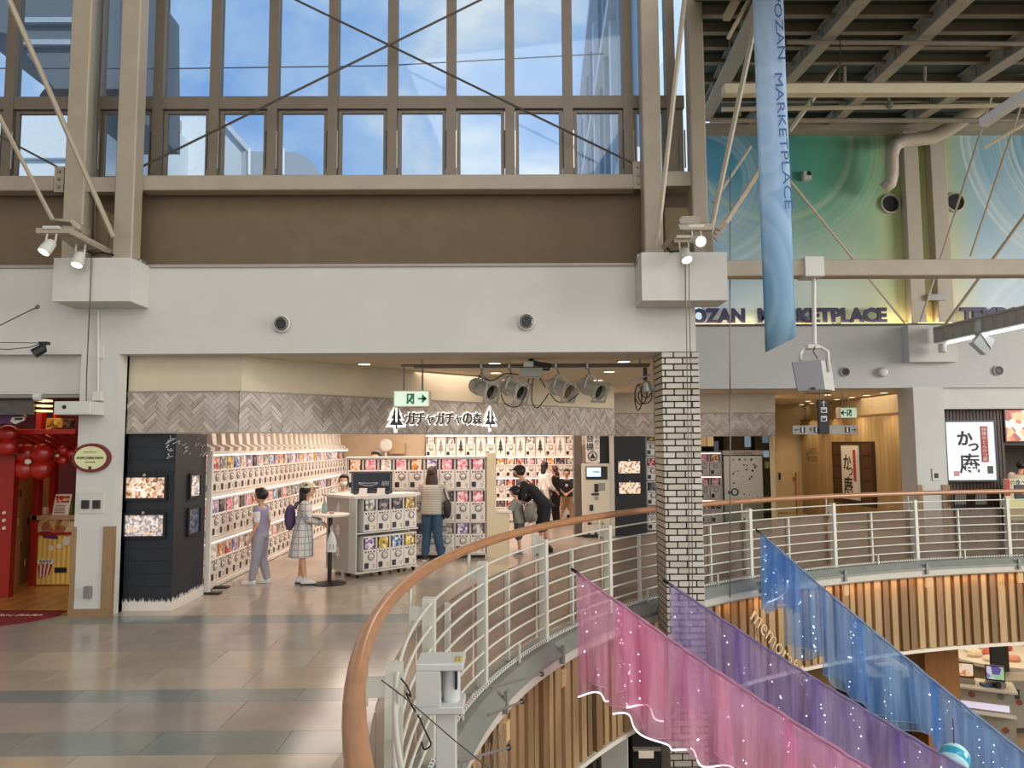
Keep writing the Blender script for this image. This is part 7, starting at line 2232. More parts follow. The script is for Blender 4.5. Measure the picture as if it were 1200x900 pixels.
def plaid_mat(name, base, line):
    m = stripes_mat(name, base, base, 3.2, 'Z'); nt = m.node_tree
    tc = nt.nodes.new('ShaderNodeTexCoord'); last = None
    for ax in ('X', 'Y', 'Z'):
        w = nt.nodes.new('ShaderNodeTexWave'); w.bands_direction = ax; w.inputs['Scale'].default_value = 3.4
        r = nt.nodes.new('ShaderNodeValToRGB'); r.color_ramp.elements[0].position = 0.93; r.color_ramp.elements[1].position = 0.97
        nt.links.new(tc.outputs['Object'], w.inputs['Vector']); nt.links.new(w.outputs['Fac'], r.inputs['Fac'])
        if last is None: last = r.outputs['Color']
        else:
            mx = nt.nodes.new('ShaderNodeMix'); mx.data_type = 'RGBA'; mx.blend_type = 'LIGHTEN'; mx.inputs['Factor'].default_value = 1
            nt.links.new(last, mx.inputs['A']); nt.links.new(r.outputs['Color'], mx.inputs['B']); last = mx.outputs['Result']
    fm = nt.nodes.new('ShaderNodeMix'); fm.data_type = 'RGBA'; fm.inputs['A'].default_value = lin(base); fm.inputs['B'].default_value = lin(line)
    nt.links.new(last, fm.inputs['Factor']); nt.links.new(fm.outputs['Result'], nt.nodes['Principled BSDF'].inputs['Base Color'])
    return m
def cloth(name, c, **k): return M(name, c, 0.85, var=0.06, scale=14, **k)
lav = cloth('cloth_lavender', '#8f8aa3'); lavl = cloth('cloth_lavender_pale', '#98949f'); whc = cloth('cloth_white', '#d6d0c8')
blackc = cloth('cloth_black', '#17161a'); denim = cloth('cloth_denim', '#2c4a63'); greyc = cloth('cloth_grey', '#8b8a84'); greyd = cloth('cloth_grey_dark', '#4c4c4e'); tanc = cloth('cloth_tan', '#a88a62')
shoe_w = M('shoe_white', '#d8d4cc', 0.5); shoe_k = M('shoe_black', '#1c1b1b', 0.5)
mask_w = M('mask_white', '#dcd9d4', 0.7)
side_arms = [((-0.125, -0.01, 0.635), (-0.13, 0.03, 0.49)), ((0.125, -0.01, 0.635), (0.13, 0.03, 0.49))]
def hgt(px, py, Y): return P(px, py, Y).z

# boy in lavender, facing the left wall
f = G(304, 684); h = hgt(303, 574, f.y)/1.0
t, J = person('person in lavender vest and trousers facing the wall of machines', f, math.radians(82), h, [((-0.13, -0.02, 0.64), (-0.13, 0.05, 0.5)), ((0.13, -0.03, 0.64), (0.13, 0.0, 0.5))], headf=1.15,
              legs=[((-0.05, 0.02, 0.275), (-0.055, 0.06, 0.05)), ((0.05, 0.0, 0.275), (0.055, -0.06, 0.05))])
shirt(t, J, whc, 0.36, -0.02, 0.98, 'undershirt'); shirt(t, J, lav, 0.08, -0.12, 1.07, 'vest'); trousers(t, J, lavl, 0.97, 1.15); shoes(t, J, shoe_w); hair(t, J, hair_k)
# girl with patterned cap, facing the high table
f = G(354, 684.5); h = hgt(355, 566, f.y)
t, J = person('person with long dark hair in pale plaid dress and patterned cap at the high table', f, math.radians(-80), h, [((-0.12, 0.05, 0.66), (-0.06, 0.17, 0.6)), ((0.12, 0.05, 0.66), (0.06, 0.17, 0.6))], headf=1.12, head_tilt=0.2, lean=(0, 0.02),
              legs=[((-0.045, 0.0, 0.275), (-0.05, -0.03, 0.05)), ((0.045, 0.0, 0.275), (0.05, 0.03, 0.05))])
plaid = plaid_mat('cloth_plaid', '#cfc8be', '#8f94a3')
m = MB(); sp = J['sp']
m.loft([(*sp(fz_), rx, ry) for fz_, rx, ry in ((-0.9, 0.15, 0.125), (-0.4, 0.135, 0.11), (0.1, 0.115, 0.09), (0.5, 0.1, 0.075), (0.85, 0.098, 0.066), (0.97, 0.055, 0.045))], 22)
for i in (0, 1):
    e, w = J['arms'][i]; m.cap(J['sh'][i], e, 0.046, 0.042); m.cap(e, e.lerp(w, 0.9), 0.042, 0.034)
wear(t, J, 'dress', m, plaid)
shoes(t, J, shoe_w, shoe_k); hair(t, J, hair_k, 0.12, 0.75, True)
cap_hat(t, J, print_mat('hat_print', ['#d8cdb0', '#d8cdb0', '#d2c6a8', '#3a352c'], 26), label='cream cap with small dark spots')
bp = thing('backpack', 'violet backpack on the back of the person in the plaid dress', 'backpack', (f.x-0.2, f.y, h*0.6))
fw = Vector((math.cos(math.radians(10)), math.sin(math.radians(10)), 0))
c = Vector((f.x, f.y, h*0.66))-fw*0.185
MB().ell(c, (0.075, 0.13, 0.19), 14, 10).build('pack', cloth('cloth_violet', '#4d3f63'), bp, smooth=True)
for s in (-0.07, 0.07):
    MB().tube([c+Vector((0.05, s, 0.12)), c+Vector((0.11, s, 0.22)), c+Vector((0.2, s*1.2, 0.21))], 0.014, 6).build('strap', cloth('cloth_violet', '#4d3f63'), bp)
# woman in striped top, back to the camera
f = G(506, 657); h = hgt(506, 547, f.y)
t, J = person('person with long dark brown hair in grey striped top and blue jeans, seen from behind', f, math.radians(-4), h, [((-0.15, 0.03, 0.64), (-0.07, 0.15, 0.62)), ((0.15, 0.03, 0.64), (0.08, 0.14, 0.6))],
              legs=[((-0.06, 0.02, 0.275), (-0.075, 0.0, 0.05)), ((0.06, 0.01, 0.275), (0.1, 0.02, 0.05))])
shirt(t, J, stripes_mat('cloth_striped', '#8f8a82', '#b3aea4', 11, 'Z', 0.45), 0.95, -0.12, 1.16, 'striped_top'); trousers(t, J, denim, 0.95, 1.14, 'jeans'); shoes(t, J, shoe_k)
hair(t, J, hair_b, 0.2, 1.12)
bagk = thing('shoulder_bag', 'black shoulder bag at the right hip of the striped top person', 'bag', (f.x+0.24, f.y, h*0.45))
c = Vector((f.x+0.27, f.y-0.02, h*0.55))
MB().ell(c, (0.07, 0.1, 0.17), 12, 10).build('bag_body', M('bag_black', '#151417', 0.6), bagk, smooth=True)
MB().tube([c+Vector((0, 0, 0.12)), c+Vector((-0.05, -0.05, 0.3)), c+Vector((-0.08, -0.02, 0.45))], 0.012, 6).build('strap', M('bag_black', '#151417', 0.6), bagk)
# clerk behind the island
Yc = 12.75; x = fx(403, 567, Yc); h = hgt(403, 556.5, Yc)
t, J = person('person with black hair and white face mask behind the island counter', (x, Yc, 0), math.radians(185), h, side_arms, headf=1.05, mask=mask_w)
shirt(t, J, whc, 0.6, -0.1, 1.0, 'shirt'); m = MB(); m.loft([(*J['sp'](f_), rx, ry) for f_, rx, ry in ((-0.1, 0.112, 0.085), (0.5, 0.1, 0.075), (0.9, 0.09, 0.064))], 16)
wear(t, J, 'vest', m, blackc); trousers(t, J, blackc, 0.95, 1.1); shoes(t, J, shoe_k); hair(t, J, hair_k, 0.03)
# dark haired clerk's colleague: only hair above the middle rack
Yc = 14.4; x = fx(441, 535, Yc); h = hgt(441, 528.5, Yc)
t, J = person('person standing behind the middle rack, only the top of black hair showing', (x, Yc, 0), math.radians(170), h, side_arms)
shirt(t, J, blackc, 0.6, -0.1, 1.0); trousers(t, J, blackc, 0.95, 1.1); shoes(t, J, shoe_k); hair(t, J, hair_k, 0.03)
# adult in black with cap, leaning to the desk
f = G(638, 648); h = 1.72
t, J = person('person in black with black cap and grey mask leaning over the cream desk', f, math.radians(80), h, [((-0.13, 0.22, 0.62), (-0.08, 0.33, 0.53)), ((0.14, 0.16, 0.6), (0.1, 0.28, 0.5))], lean=(0, 0.2), head_tilt=0.3, mask=M('mask_grey', '#6d6863', 0.7),
              legs=[((-0.06, 0.03, 0.275), (-0.07, 0.0, 0.05)), ((0.06, 0.01, 0.275), (0.07, -0.04, 0.05))])
shirt(t, J, blackc, 0.8, -0.15, 1.2, 'jacket', 1.1); trousers(t, J, blackc, 0.52, 1.25, 'shorts'); shoes(t, J, shoe_k, shoe_k); hair(t, J, hair_k); cap_hat(t, J, blackc, label='black cap')
# child in grey with backpack
f = G(609, 650.5); h = hgt(606, 573, f.y)*1.03
t, J = person('child sized person in grey shirt and black cap reaching onto the cream desk', f, math.radians(72), h, [((-0.12, 0.1, 0.66), (-0.07, 0.22, 0.64)), ((0.13, 0.1, 0.64), (0.08, 0.22, 0.63))], lean=(0, 0.05), headf=1.2,
              legs=[((-0.05, 0.0, 0.275), (-0.06, -0.03, 0.05)), ((0.05, 0.02, 0.275), (0.06, 0.02, 0.05))])
shirt(t, J, greyc, 0.4, -0.2, 1.25); trousers(t, J, greyd, 0.5, 1.25, 'shorts'); shoes(t, J, greyc); hair(t, J, hair_k); cap_hat(t, J, blackc, label='black cap')
fwd = Vector((-math.sin(math.radians(72)), math.cos(math.radians(72)), 0))
c = Vector((f.x, f.y, h*0.63))-fwd*0.2+Vector((0, -0.06, 0))
bp = thing('backpack', 'grey backpack worn by the child sized person at the cream desk', 'backpack', c-Vector((0, 0, 0.2)))
gb = cloth('cloth_backpack', '#7b7a72')
MB().ell(c, (0.11, 0.13, 0.19), 14, 10).build('pack', gb, bp, smooth=True)
MB().ell(c-fwd*0.08+Vector((0, -0.03, -0.07)), (0.06, 0.1, 0.09), 12, 8).build('front_pocket', gb, bp, smooth=True)
MB().tube([c+Vector((0, -0.08, 0.15)), c+fwd*0.12+Vector((0, -0.1, 0.2)), c+fwd*0.22+Vector((0, -0.1, 0.08))], 0.015, 6).build('strap', gb, bp)
# pair further back and a child
Yb = 18.3; x = fx(638, 600, Yb); h = hgt(637, 541.5, Yb)
t, J = person('person with long black hair in white blouse and grey wide trousers deep in the shop', (x, Yb, 0), math.radians(-62), h, [((-0.13, 0.03, 0.64), (-0.1, 0.13, 0.55)), ((0.13, 0.03, 0.64), (0.12, 0.13, 0.56))], head_tilt=0.2)
shirt(t, J, whc, 0.85, -0.1, 1.15, 'blouse'); trousers(t, J, greyd, 0.98, 1.35); shoes(t, J, shoe_k); hair(t, J, hair_k, 0.12, 0.95)
c = Vector((x-0.05, Yb-0.2, h*0.48))
tb = thing('tote_bag', 'white tote bag with red bottom on the arm of the white blouse person', 'bag', c-Vector((0, 0, 0.2)))
MB().loft([(c.x, c.y, c.z-0.2, 0.15, 0.05), (c.x, c.y, c.z+0.0, 0.17, 0.06), (c.x, c.y, c.z+0.18, 0.13, 0.04)], 14).build('bag_body', whc, tb, smooth='auto')
MB().loft([(c.x+0.02, c.y, c.z-0.215, 0.12, 0.05), (c.x+0.02, c.y, c.z-0.14, 0.165, 0.064)], 14).build('bag_bottom', cloth('cloth_red', '#a53a34'), tb, smooth='auto')
MB().tube([c+Vector((-0.08, 0, 0.17)), c+Vector((-0.03, 0.05, 0.42)), c+Vector((0.03, 0.05, 0.42)), c+Vector((0.08, 0, 0.17))], 0.012, 6).build('strap', whc, tb)
Yb = 18.75; x = fx(651.5, 600, Yb); h = hgt(651, 546, Yb)
t, J = person('person dressed all in black with reddish brown hair beside the white blouse person', (x, Yb, 0), math.radians(70), h, [((-0.12, 0.04, 0.63), (-0.1, 0.14, 0.58)), ((0.12, 0.04, 0.63), (0.11, 0.14, 0.56))], head_tilt=0.2)
shirt(t, J, blackc, 0.3, -0.1, 1.12, 'top'); trousers(t, J, blackc, 0.98, 1.3); shoes(t, J, shoe_k); hair(t, J, M('hair_red_brown', '#4a2a20', 0.45), 0.06, 0.9)
Yb = 19.1; x = fx(664.5, 600, Yb); h = hgt(662, 550.5, Yb)
t, J = person('boy sized person in dark print shirt, tan shorts and white shoes deep in the shop', (x, Yb, 0), math.radians(172), h, [((-0.13, 0.05, 0.63), (-0.05, 0.16, 0.58)), ((0.13, 0.05, 0.63), (0.05, 0.16, 0.57))], headf=1.12,
              legs=[((-0.06, 0.03, 0.275), (-0.09, -0.02, 0.05)), ((0.07, 0.03, 0.285), (0.13, 0.06, 0.05))])
shirt(t, J, cloth('cloth_navy', '#25272d'), 0.35, -0.12, 1.1, 'shirt'); trousers(t, J, tanc, 0.48, 1.15, 'shorts'); shoes(t, J, shoe_w); hair(t, J, hair_k)
MB().ell((0.0, 0.083*h, 0.71*h), (0.03*h, 0.008*h, 0.03*h), 10, 6).build('shirt_print', whc, t, smooth=True)
c = P(621, 585, 16.5)
# white bag held low behind the leaning adult
hb_ = thing('shopping_bag', 'pale cloth bag hanging from the hand of the person in black', 'bag', P(632, 594, 14.2))
c = P(632, 583, 14.1)
MB().loft([(c.x, c.y, c.z-0.2, 0.12, 0.05), (c.x, c.y, c.z, 0.13, 0.06), (c.x, c.y, c.z+0.14, 0.07, 0.03)], 12).build('bag_body', cloth('cloth_beige', '#a99f90'), hb_, smooth='auto')
MB().tube([c+Vector((-0.04, 0, 0.13)), c+Vector((0, 0.02, 0.3)), c+Vector((0.04, 0, 0.13))], 0.01, 6).build('handle', cloth('cloth_beige', '#a99f90'), hb_)
# cook at the right edge
Yc = 16.6; x = fx(1188, 560, Yc)
t, J = person('person in white kitchen shirt bending behind the restaurant counter', (x, Yc, 0), math.radians(-60), 1.66, [((-0.12, 0.2, 0.6), (-0.08, 0.3, 0.54)), ((0.12, 0.2, 0.6), (0.08, 0.3, 0.54))], lean=(0, 0.16), head_tilt=0.4)
shirt(t, J, M('cloth_kitchen', '#d8d6d0', 0.8), 0.6, -0.1, 1.35, 'kitchen_shirt'); trousers(t, J, blackc, 0.95, 1.1); shoes(t, J, shoe_k); hair(t, J, hair_k)
# ================================================================ LOWER LEVEL
ZL = -4.1
lowm = M('lower_floor', '#8f7a5c', 0.3, var=0.08, scale=2)
MB().box(-10, 26, -9, 27, ZL-0.1, ZL).build('floor_lower', lowm, kind='structure')
a_, b_ = edge_curve(0.1, 90), EO
mb = MB(); n = len(a_)
mb.add([p+Vector((0,0,-1.5)) for p in a_+b_]+[p+Vector((0,0,-0.27)) for p in a_+b_], [(i, n+i, n+i+1, i+1) for i in range(n-1)])
mb.build('ceiling_lower', M('lower_ceiling', '#8c8274', 0.8), kind='structure')
MB().box(-10, 26, 24.0, 24.2, ZL, -1.5).build('wall_lower_back', M('lower_wall', '#9a8668', 0.7), kind='structure')
MB().box(-10, -9.8, -9, 24, ZL, -1.5).build('wall_lower_left', M('lower_wall', '#9a8668', 0.7), kind='structure')
MB().box(-4, 3.8, 13.6, 13.8, ZL, -1.5).build('wall_lower_shop', M('lower_dark', '#2a211c', 0.6, var=0.3, scale=2), kind='structure')
area('lower_light', (10.5, 17.5, -1.56), (10.5, 17.5, ZL), 7, 3.5, 150, '#ffe6c4')
area('lower_light', (2.5, 11.5, -1.56), (2.5, 11.5, ZL), 3, 1.5, 25, '#ffe6c4')
# wooden pillar
q = rect(1084, 1124.5, 720, 850, 14.6)
MB().cbox(q[0], q[1], 14.6, 15.2, ZL, -1.51, 0.01).build('wood_pillar', M('pillar_brown', '#94622f', 0.45, var=0.12, scale=3, stretch=(6, 6, 0.5)), label='brown wooden pillar on the lower floor beside the registers', cat='pillar')
# white pillar at left
q = rect(704, 736, 850, 900, 11.0)
MB().cbox(q[0], q[1], 11.0, 11.4, ZL, -1.51, 0.01).build('white_pillar', white, label='white square pillar on the lower floor under the pink cloth', cat='pillar')
MB().cbox(fx(694, 880, 11.2), fx(699, 880, 11.2), 11.2, 11.3, ZL, -1.51, 0.006).build('grey_post', greym, label='slim grey post left of the white pillar on the lower floor', cat='post')
# long display case with slanting rim
dc = thing('display_case', 'dark brown counter with glass food case on the lower floor left of the pillar', 'counter', P(1060, 800, 15.6))
p0, p1 = P(1034, 765, 15.0), P(1090, 799, 13.9)
zc_ = -2.72
p0 = G(1030, 763, zc_); p1 = G(1080, 793, zc_)
dd = (p1-p0).normalized(); dn = Vector((dd.y, -dd.x, 0))
if dn.y > 0: dn = -dn
def cs_(s, o, z): return p0+dd*s+dn*o+Vector((0, 0, z-zc_))
Lc = (p1-p0).length
MB().prism([cs_(0, 0, ZL), cs_(Lc, 0, ZL), cs_(Lc, 0, zc_-0.06), cs_(0, 0, zc_-0.06)], -dn*1.0).build('front_board', M('case_brown', '#4f3a22', 0.5), dc)
MB().prism([cs_(0, 0.04, zc_-0.06), cs_(Lc, 0.04, zc_-0.06), cs_(Lc, 0.04, zc_), cs_(0, 0.04, zc_)], -dn*0.14).build('rim', M('case_rim', '#d6cbb4', 0.4), dc)
MB().prism([cs_(0, -0.1, zc_-0.03), cs_(Lc, -0.1, zc_-0.03), cs_(Lc, -0.1, zc_-0.01), cs_(0, -0.1, zc_-0.01)], -dn*0.9).build('case_bed', M('case_bed', '#b6b0a2', 0.3), dc)
for k in range(5):
    c = cs_(Lc*(k+0.5)/5, -0.5, zc_+0.05)
    MB().cbox(c.x-0.16, c.x+0.16, c.y-0.14, c.y+0.14, c.z-0.06, c.z+0.04, 0.02).build('food_tray', (shelf_m, M('tray_dark', '#3b322a', 0.4), M('tray_tan', '#b08c5c', 0.5))[k % 3], label='food tray in the lower display case, %s from the back' % nth(k+1), cat='tray', group='food trays in the lower display case')
# register counter
rgc = thing('register_counter', 'pale grey register counter with lit shelf edge on the lower floor', 'counter', G(1150, 862, ZL))
zr_ = -2.95
r0, r1 = G(1122, 803, zr_), G(1189, 811, zr_)
rd = (r1-r0).normalized(); rn_ = Vector((rd.y, -rd.x, 0)); Lr = (r1-r0).length
def rc2(s, o, z): return Vector((r0.x, r0.y, z))+rd*s+rn_*o
pale = M('counter_pale_grey', '#9a9280', 0.45, var=0.04)
MB().prism([rc2(0, -0.05, ZL), rc2(Lr, -0.05, ZL), rc2(Lr, -0.05, zr_-0.04), rc2(0, -0.05, zr_-0.04)], -rn_*0.6).build('body', pale, rgc)
MB().prism([rc2(-0.05, 0.05, zr_-0.04), rc2(Lr+0.05, 0.05, zr_-0.04), rc2(Lr+0.05, 0.05, zr_), rc2(-0.05, 0.05, zr_)], -rn_*0.75).build('worktop', M('top_cream', '#d6cdb8', 0.4), rgc)
MB().prism([rc2(0.05, -0.045, zr_-0.42), rc2(Lr-0.1, -0.045, zr_-0.42), rc2(Lr-0.1, -0.045, zr_-0.3), rc2(0.05, -0.045, zr_-0.3)], rn_*0.03).build('lit_edge', M('edge_lavender', '#d9d2e2', 0.4, var=0, emit='#e2daf0', es=0.5), rgc)
MB().prism([rc2(0.0, -0.04, zr_-0.5), rc2(Lr, -0.04, zr_-0.5), rc2(Lr, -0.04, zr_-0.46), rc2(0, -0.04, zr_-0.46)], rn_*0.14).build('bag_shelf', M('top_cream', '#d6cdb8', 0.4), rgc)
for k, (s, dz) in enumerate(((0.25, -0.16), (0.75, -0.14), (1.05, -0.2), (0.5, -0.75), (0.8, -0.78))):
    MB().lathe([(0.06, 0), (0.06, 0.008)], rc2(s, -0.045, zr_+dz), rn_, 12).build('round_sticker', M('sticker_red', '#8a4a3a', 0.5) if k % 2 == 0 else M('sticker_grey', '#6f6a60', 0.5), rgc)
def pos(s, lab, mat):
    t = thing('register', lab, 'register', rc2(s, -0.3, zr_))
    c = rc2(s, -0.3, zr_)
    a = Matrix.Rotation(math.atan2(rd.y, rd.x), 3, 'Z')
    def bx_(x0, x1, y0, y1, z0, z1, nm, m_):
        m = MB(); m.cbox(x0, x1, y0, y1, z0, z1, 0.01); m.v = [a @ p+c for p in m.v]; return m.build(nm, m_, t)
    bx_(-0.17, 0.17, -0.1, 0.22, 0.0, 0.1, 'base', pale)
    sc_ = bx_(-0.17, 0.17, -0.02, 0.05, 0.1, 0.4, 'monitor', M('monitor_grey', '#33322f', 0.4))
    bx_(-0.15, 0.15, -0.03, -0.018, 0.13, 0.38, 'screen', mat)
pos(0.16, 'cash register with orange screen on the lower counter, beside the pillar', print_mat('pos_orange', ['#d98a5a', '#e9c9a4', '#c76a44', '#f0dcc4'], 9, emit=0.5))
pos(Lr-0.28, 'cash register with violet and white screen at the right of the lower counter', print_mat('pos_violet', ['#8d7fc0', '#d6d2e6', '#5f58a0', '#a5c8a0'], 9, emit=0.5))
c = rc2(Lr*0.55, -0.2, zr_)
MB().cbox(c.x-0.12, c.x+0.12, c.y-0.08, c.y+0.08, zr_, zr_+0.06, 0.01).build('card_reader', M('reader_blue', '#4b5a7a', 0.4), label='small blue grey card tray between the two lower registers', cat='tray')
c = rc2(Lr*0.72, -0.15, zr_)
MB().cbox(c.x-0.06, c.x+0.06, c.y-0.06, c.y+0.06, zr_, zr_+0.12, 0.02).build('card_terminal', black, label='small black payment terminal by the right lower register', cat='terminal')
# cabinet at far right and curved food counter behind
q = G(1186, 864, ZL)
cbn = thing('waste_cabinet', 'grey beige waste cabinet at the right edge of the lower floor', 'cabinet', q)
MB().cbox(q.x, q.x+1.2, q.y+0.2, q.y+0.8, ZL+0.1, -3.02, 0.015).build('body', pale, cbn)
MB().box(q.x+0.03, q.x+1.17, q.y+0.22, q.y+0.78, ZL, ZL+0.1).build('plinth', M('plinth_brown', '#4a3d30', 0.6), cbn)
MB().cbox(q.x+0.14, q.x+0.34, q.y+0.185, q.y+0.2, -3.4, -3.2, 0.004).build('opening_label', mach_dark, cbn)
MB().cbox(q.x+0.1, q.x+0.5, q.y+0.7, q.y+0.76, -3.0, -2.3, 0.01).build('dark_board', M('board_dark', '#2d2824', 0.5), label='dark framed board standing on the waste cabinet', cat='board')
cfc = thing('curved_counter', 'curved white food counter further back on the lower floor', 'counter', G(1185, 800, ZL))
ctr = G(1215, 770, -3.0)
pts = [ctr+Vector((math.cos(a)*1.9, math.sin(a)*1.1, 0)) for a in [PI*(0.45+0.075*k) for k in range(16)]]
MB().prism([Vector((p.x, p.y, -3.06)) for p in pts], (0, 0, 0.08)).build('worktop', M('top_white', '#d8d2c6', 0.35), cfc)
MB().prism([Vector((ctr.x+(p.x-ctr.x)*0.92, ctr.y+(p.y-ctr.y)*0.92, ZL)) for p in pts], (0, 0, 1.04)).build('body', pale, cfc)
rg = random.Random(21)
foods = [('#a8413a', 'red'), ('#d9cdb8', 'cream'), ('#c98a72', 'pinkish'), ('#e2dccf', 'white'), ('#b8574c', 'red brown'), ('#cfc2a6', 'beige')]
for k in range(9):
    a = PI*(0.62+0.075*k); fr_ = 1.0 if k % 2 else 0.72; c = ctr+Vector((math.cos(a)*1.45*fr_, math.sin(a)*0.8*fr_, 0)); c.z = -2.98
    col_, w = foods[k % 6]
    MB().loft([(c.x, c.y, -2.98, 0.14, 0.12), (c.x, c.y, -2.92, 0.17, 0.14), (c.x, c.y, -2.86, 0.12, 0.1)], 12).build('food_bowl', M('food_%s' % w.replace(' ', '_'), col_, 0.5, var=0.2, scale=30), label='%s heaped bowl on the curved lower counter, %s along it' % (w, nth(k+1)), cat='bowl', group='heaped bowls on the curved lower counter', smooth='auto')
MB().cbox(q.x-0.5, q.x-0.2, q.y+0.0, q.y+0.3, ZL, ZL+0.35, 0.03).build('dark_basket', M('basket_dark', '#24211f', 0.6), label='dark basket on the lower floor before the register counter', cat='basket')
# dim shelves and a person in the dark shop below
ds = thing('shelf_unit', 'dark shelf unit with a white card on the lower floor under the pink cloth', 'shelf', P(755, 890, 12.2))
q = rect(741, 778, 840, 900, 12.4)
MB().box(q[0], q[1], 12.4, 12.8, ZL, -1.6).build('frame', black, ds)
for z in (-3.4, -2.9, -2.4):
    MB().box(q[0], q[1], 12.3, 12.4, z, z+0.03).build('shelf', greym, ds)
MB().box(q[0]+0.08, q[0]+0.32, 12.28, 12.3, P(755, 888, 12.3).z, P(755, 880, 12.3).z).build('white_card', shelf_m, ds)
t, J = person('person in black on the lower floor below the left slats, arm bent', (P(672, 885, 11.6).x, 11.6, ZL), math.radians(120), 1.7, [((-0.14, 0.02, 0.64), (-0.05, 0.14, 0.66)), ((0.14, 0.02, 0.64), (0.08, 0.12, 0.56))], lean=(0, 0.04))
shirt(t, J, blackc, 0.3, -0.1, 1.15); trousers(t, J, blackc, 0.97, 1.15); shoes(t, J, shoe_k); hair(t, J, hair_k, 0.05)

# ================================================================ SENSOR BOX ON ITS POST, NET, RODS
YB = 3.0
bxm = M('sensor_white', '#b9bab6', 0.4, var=0.02)
sb = thing('sensor_box', 'white open fronted sensor box on a square post outside the near railing', 'box', Vector((P(522, 880, YB).x, YB+0.06, -0.2)))
x0, x1, z0, z1 = rect(487, 543, 778, 838, YB)
D = 0.17
m = MB(); xm = fx(516, 805, YB); zt_ = fz(515, 787, YB); zb_ = fz(515, 829, YB)
m.cbox(x0, x1, YB, YB+D, zt_, z1, 0.004); m.cbox(x0, xm, YB, YB+D, zb_, zt_, 0.002); m.cbox(x0, x1, YB, YB+D, z0, zb_, 0.004)
m.box(xm, x1-0.03, YB+D-0.01, YB+D, zb_, zt_)
m.build('case', bxm, sb)
MB().lathe([(0.028, -0.02), (0.035, 0.0), (0.035, 0.1), (0.03, 0.13)], ((xm+x1)/2-0.006, YB+0.08, zb_+0.01), (0.0, 0.1, 1), 16).build('lens_tube', M('tube_pale', '#c4c6c4', 0.3), sb, smooth='auto')
MB().box(x1-0.036, x1-0.026, YB+0.02, YB+0.11, zb_+0.06, zt_-0.004).build('dark_edge', black, sb)
MB().box(x1-0.04, x1-0.008, YB+0.02, YB+0.1, z1, z1+0.002).build('yellow_sticker', M('sticker_yellow', '#c9b04a', 0.5), sb)
for k in range(2):
    MB().box(x1-0.034+0.012*k, x1-0.03+0.012*k, YB+0.02, YB+0.1, z1+0.002, z1+0.003).build('sticker_line', greym, sb)
xa, xb = fx(510, 870, YB), fx(534, 870, YB)
MB().cbox(xa, xb, YB+0.02, YB+0.1, -0.22, z0+0.002, 0.004).build('post', bxm, sb)
pe = on_edge(-0.15, [arc_at([566])[0]-3.55])[0][0]
MB().box(pe.x-0.06, xb, YB+0.03, YB+0.09, -0.2, -0.14).build('foot_bracket', bxm, sb)
cable('stay_wire', [P(447, 797, 2.95), P(475, 818, 2.8), P(533, 868, 2.75), P(610, 930, 2.75)], 0.0025, wire, 'thin stay wire running past the white sensor box', 'wire')
lw = [P(470, 795, 3.12), P(478, 806, 3.1), P(481, 816, 3.1), P(476, 812, 3.1), P(482, 826, 3.1), P(492, 842, 3.1), P(498, 856, 3.1), P(505, 872, 3.1), P(497, 878, 3.1), P(494, 868, 3.1)]
lw2 = []
for i in range(len(lw)-1):
    p0_, p1_, p2_, p3_ = lw[max(i-1, 0)], lw[i], lw[i+1], lw[min(i+2, len(lw)-1)]
    lw2 += [0.5*((2*p1_)+(p2_-p0_)*(q_/5)+(2*p0_-5*p1_+4*p2_-p3_)*(q_/5)**2+(3*p1_-p0_-3*p2_+p3_)*(q_/5)**3) for q_ in range(5)]
MB().tube(lw2, 0.0035, 6).build('tangled_wire', black, label='dark tangled wire hanging behind the white sensor box', cat='wire', smooth=True)
S0 = arc_at([566])[0]
net = MB()
k = 0
ns = 46
top_ = on_edge(-0.2, [S0-2.9+0.065*k for k in range(ns)]); 
for k in range(ns-1):
    for j in range(11):
        za_, zb2 = -0.25-0.1*j, -0.25-0.1*(j+1)
        a, b = (top_[k][0], top_[k+1][0]) if (k+j) % 2 else (top_[k+1][0], top_[k][0])
        net.bar(a+Vector((0, 0, za_)), b+Vector((0, 0, zb2)), 0.0036, 0.0036)
net.build('safety_net', M('net_grey', '#8d8880', 0.6), label='fine grey safety net hanging under the near balcony edge', cat='net', kind='stuff')
for k, (pa, pb) in enumerate((((575, 806), (635, 790)), ((572, 838), (612, 822)), ((537, 893), (596, 876)))):
    t = thing('net_rod', 'thin rod with dark end cap holding the net, %s' % ('upper one', 'middle one', 'lowest one')[k], 'rod', P(pb[0], pb[1], 6.0), 'rods holding the safety net')
    Ya, Yb_ = (5.4, 6.3) if k == 0 else ((4.9, 5.8) if k == 1 else (4.1, 5.2))
    MB().cyl(P(*pa, Ya), P(*pb, Yb_), 0.009, n=8).build('rod', greym, t)
    MB().ell(P(*pb, Yb_), (0.02, 0.02, 0.02), 10, 8).build('end_cap', dark, t, smooth=True)

# ================================================================ WORD ON THE SLATS
S9 = arc_at([905])[0]
(p, tg) = on_edge(-0.12, [S9])[0]
nm_ = Vector((tg.y, -tg.x, 0))
Rt = Matrix.Rotation(math.atan2(tg.y, tg.x), 3, 'Z') @ Matrix.Rotation(math.radians(46), 3, 'Y')
wc = onplane(914, 758, p, nm_)
text('slat_lettering', 'memorable', 0.42, wc, M('letter_cream', '#d9c8a4', 0.5), rot=Rt, width=1.58, depth=0.02, bold=-0.006, label='slanting cream word in thin letters on the wooden slats', cat='lettering')

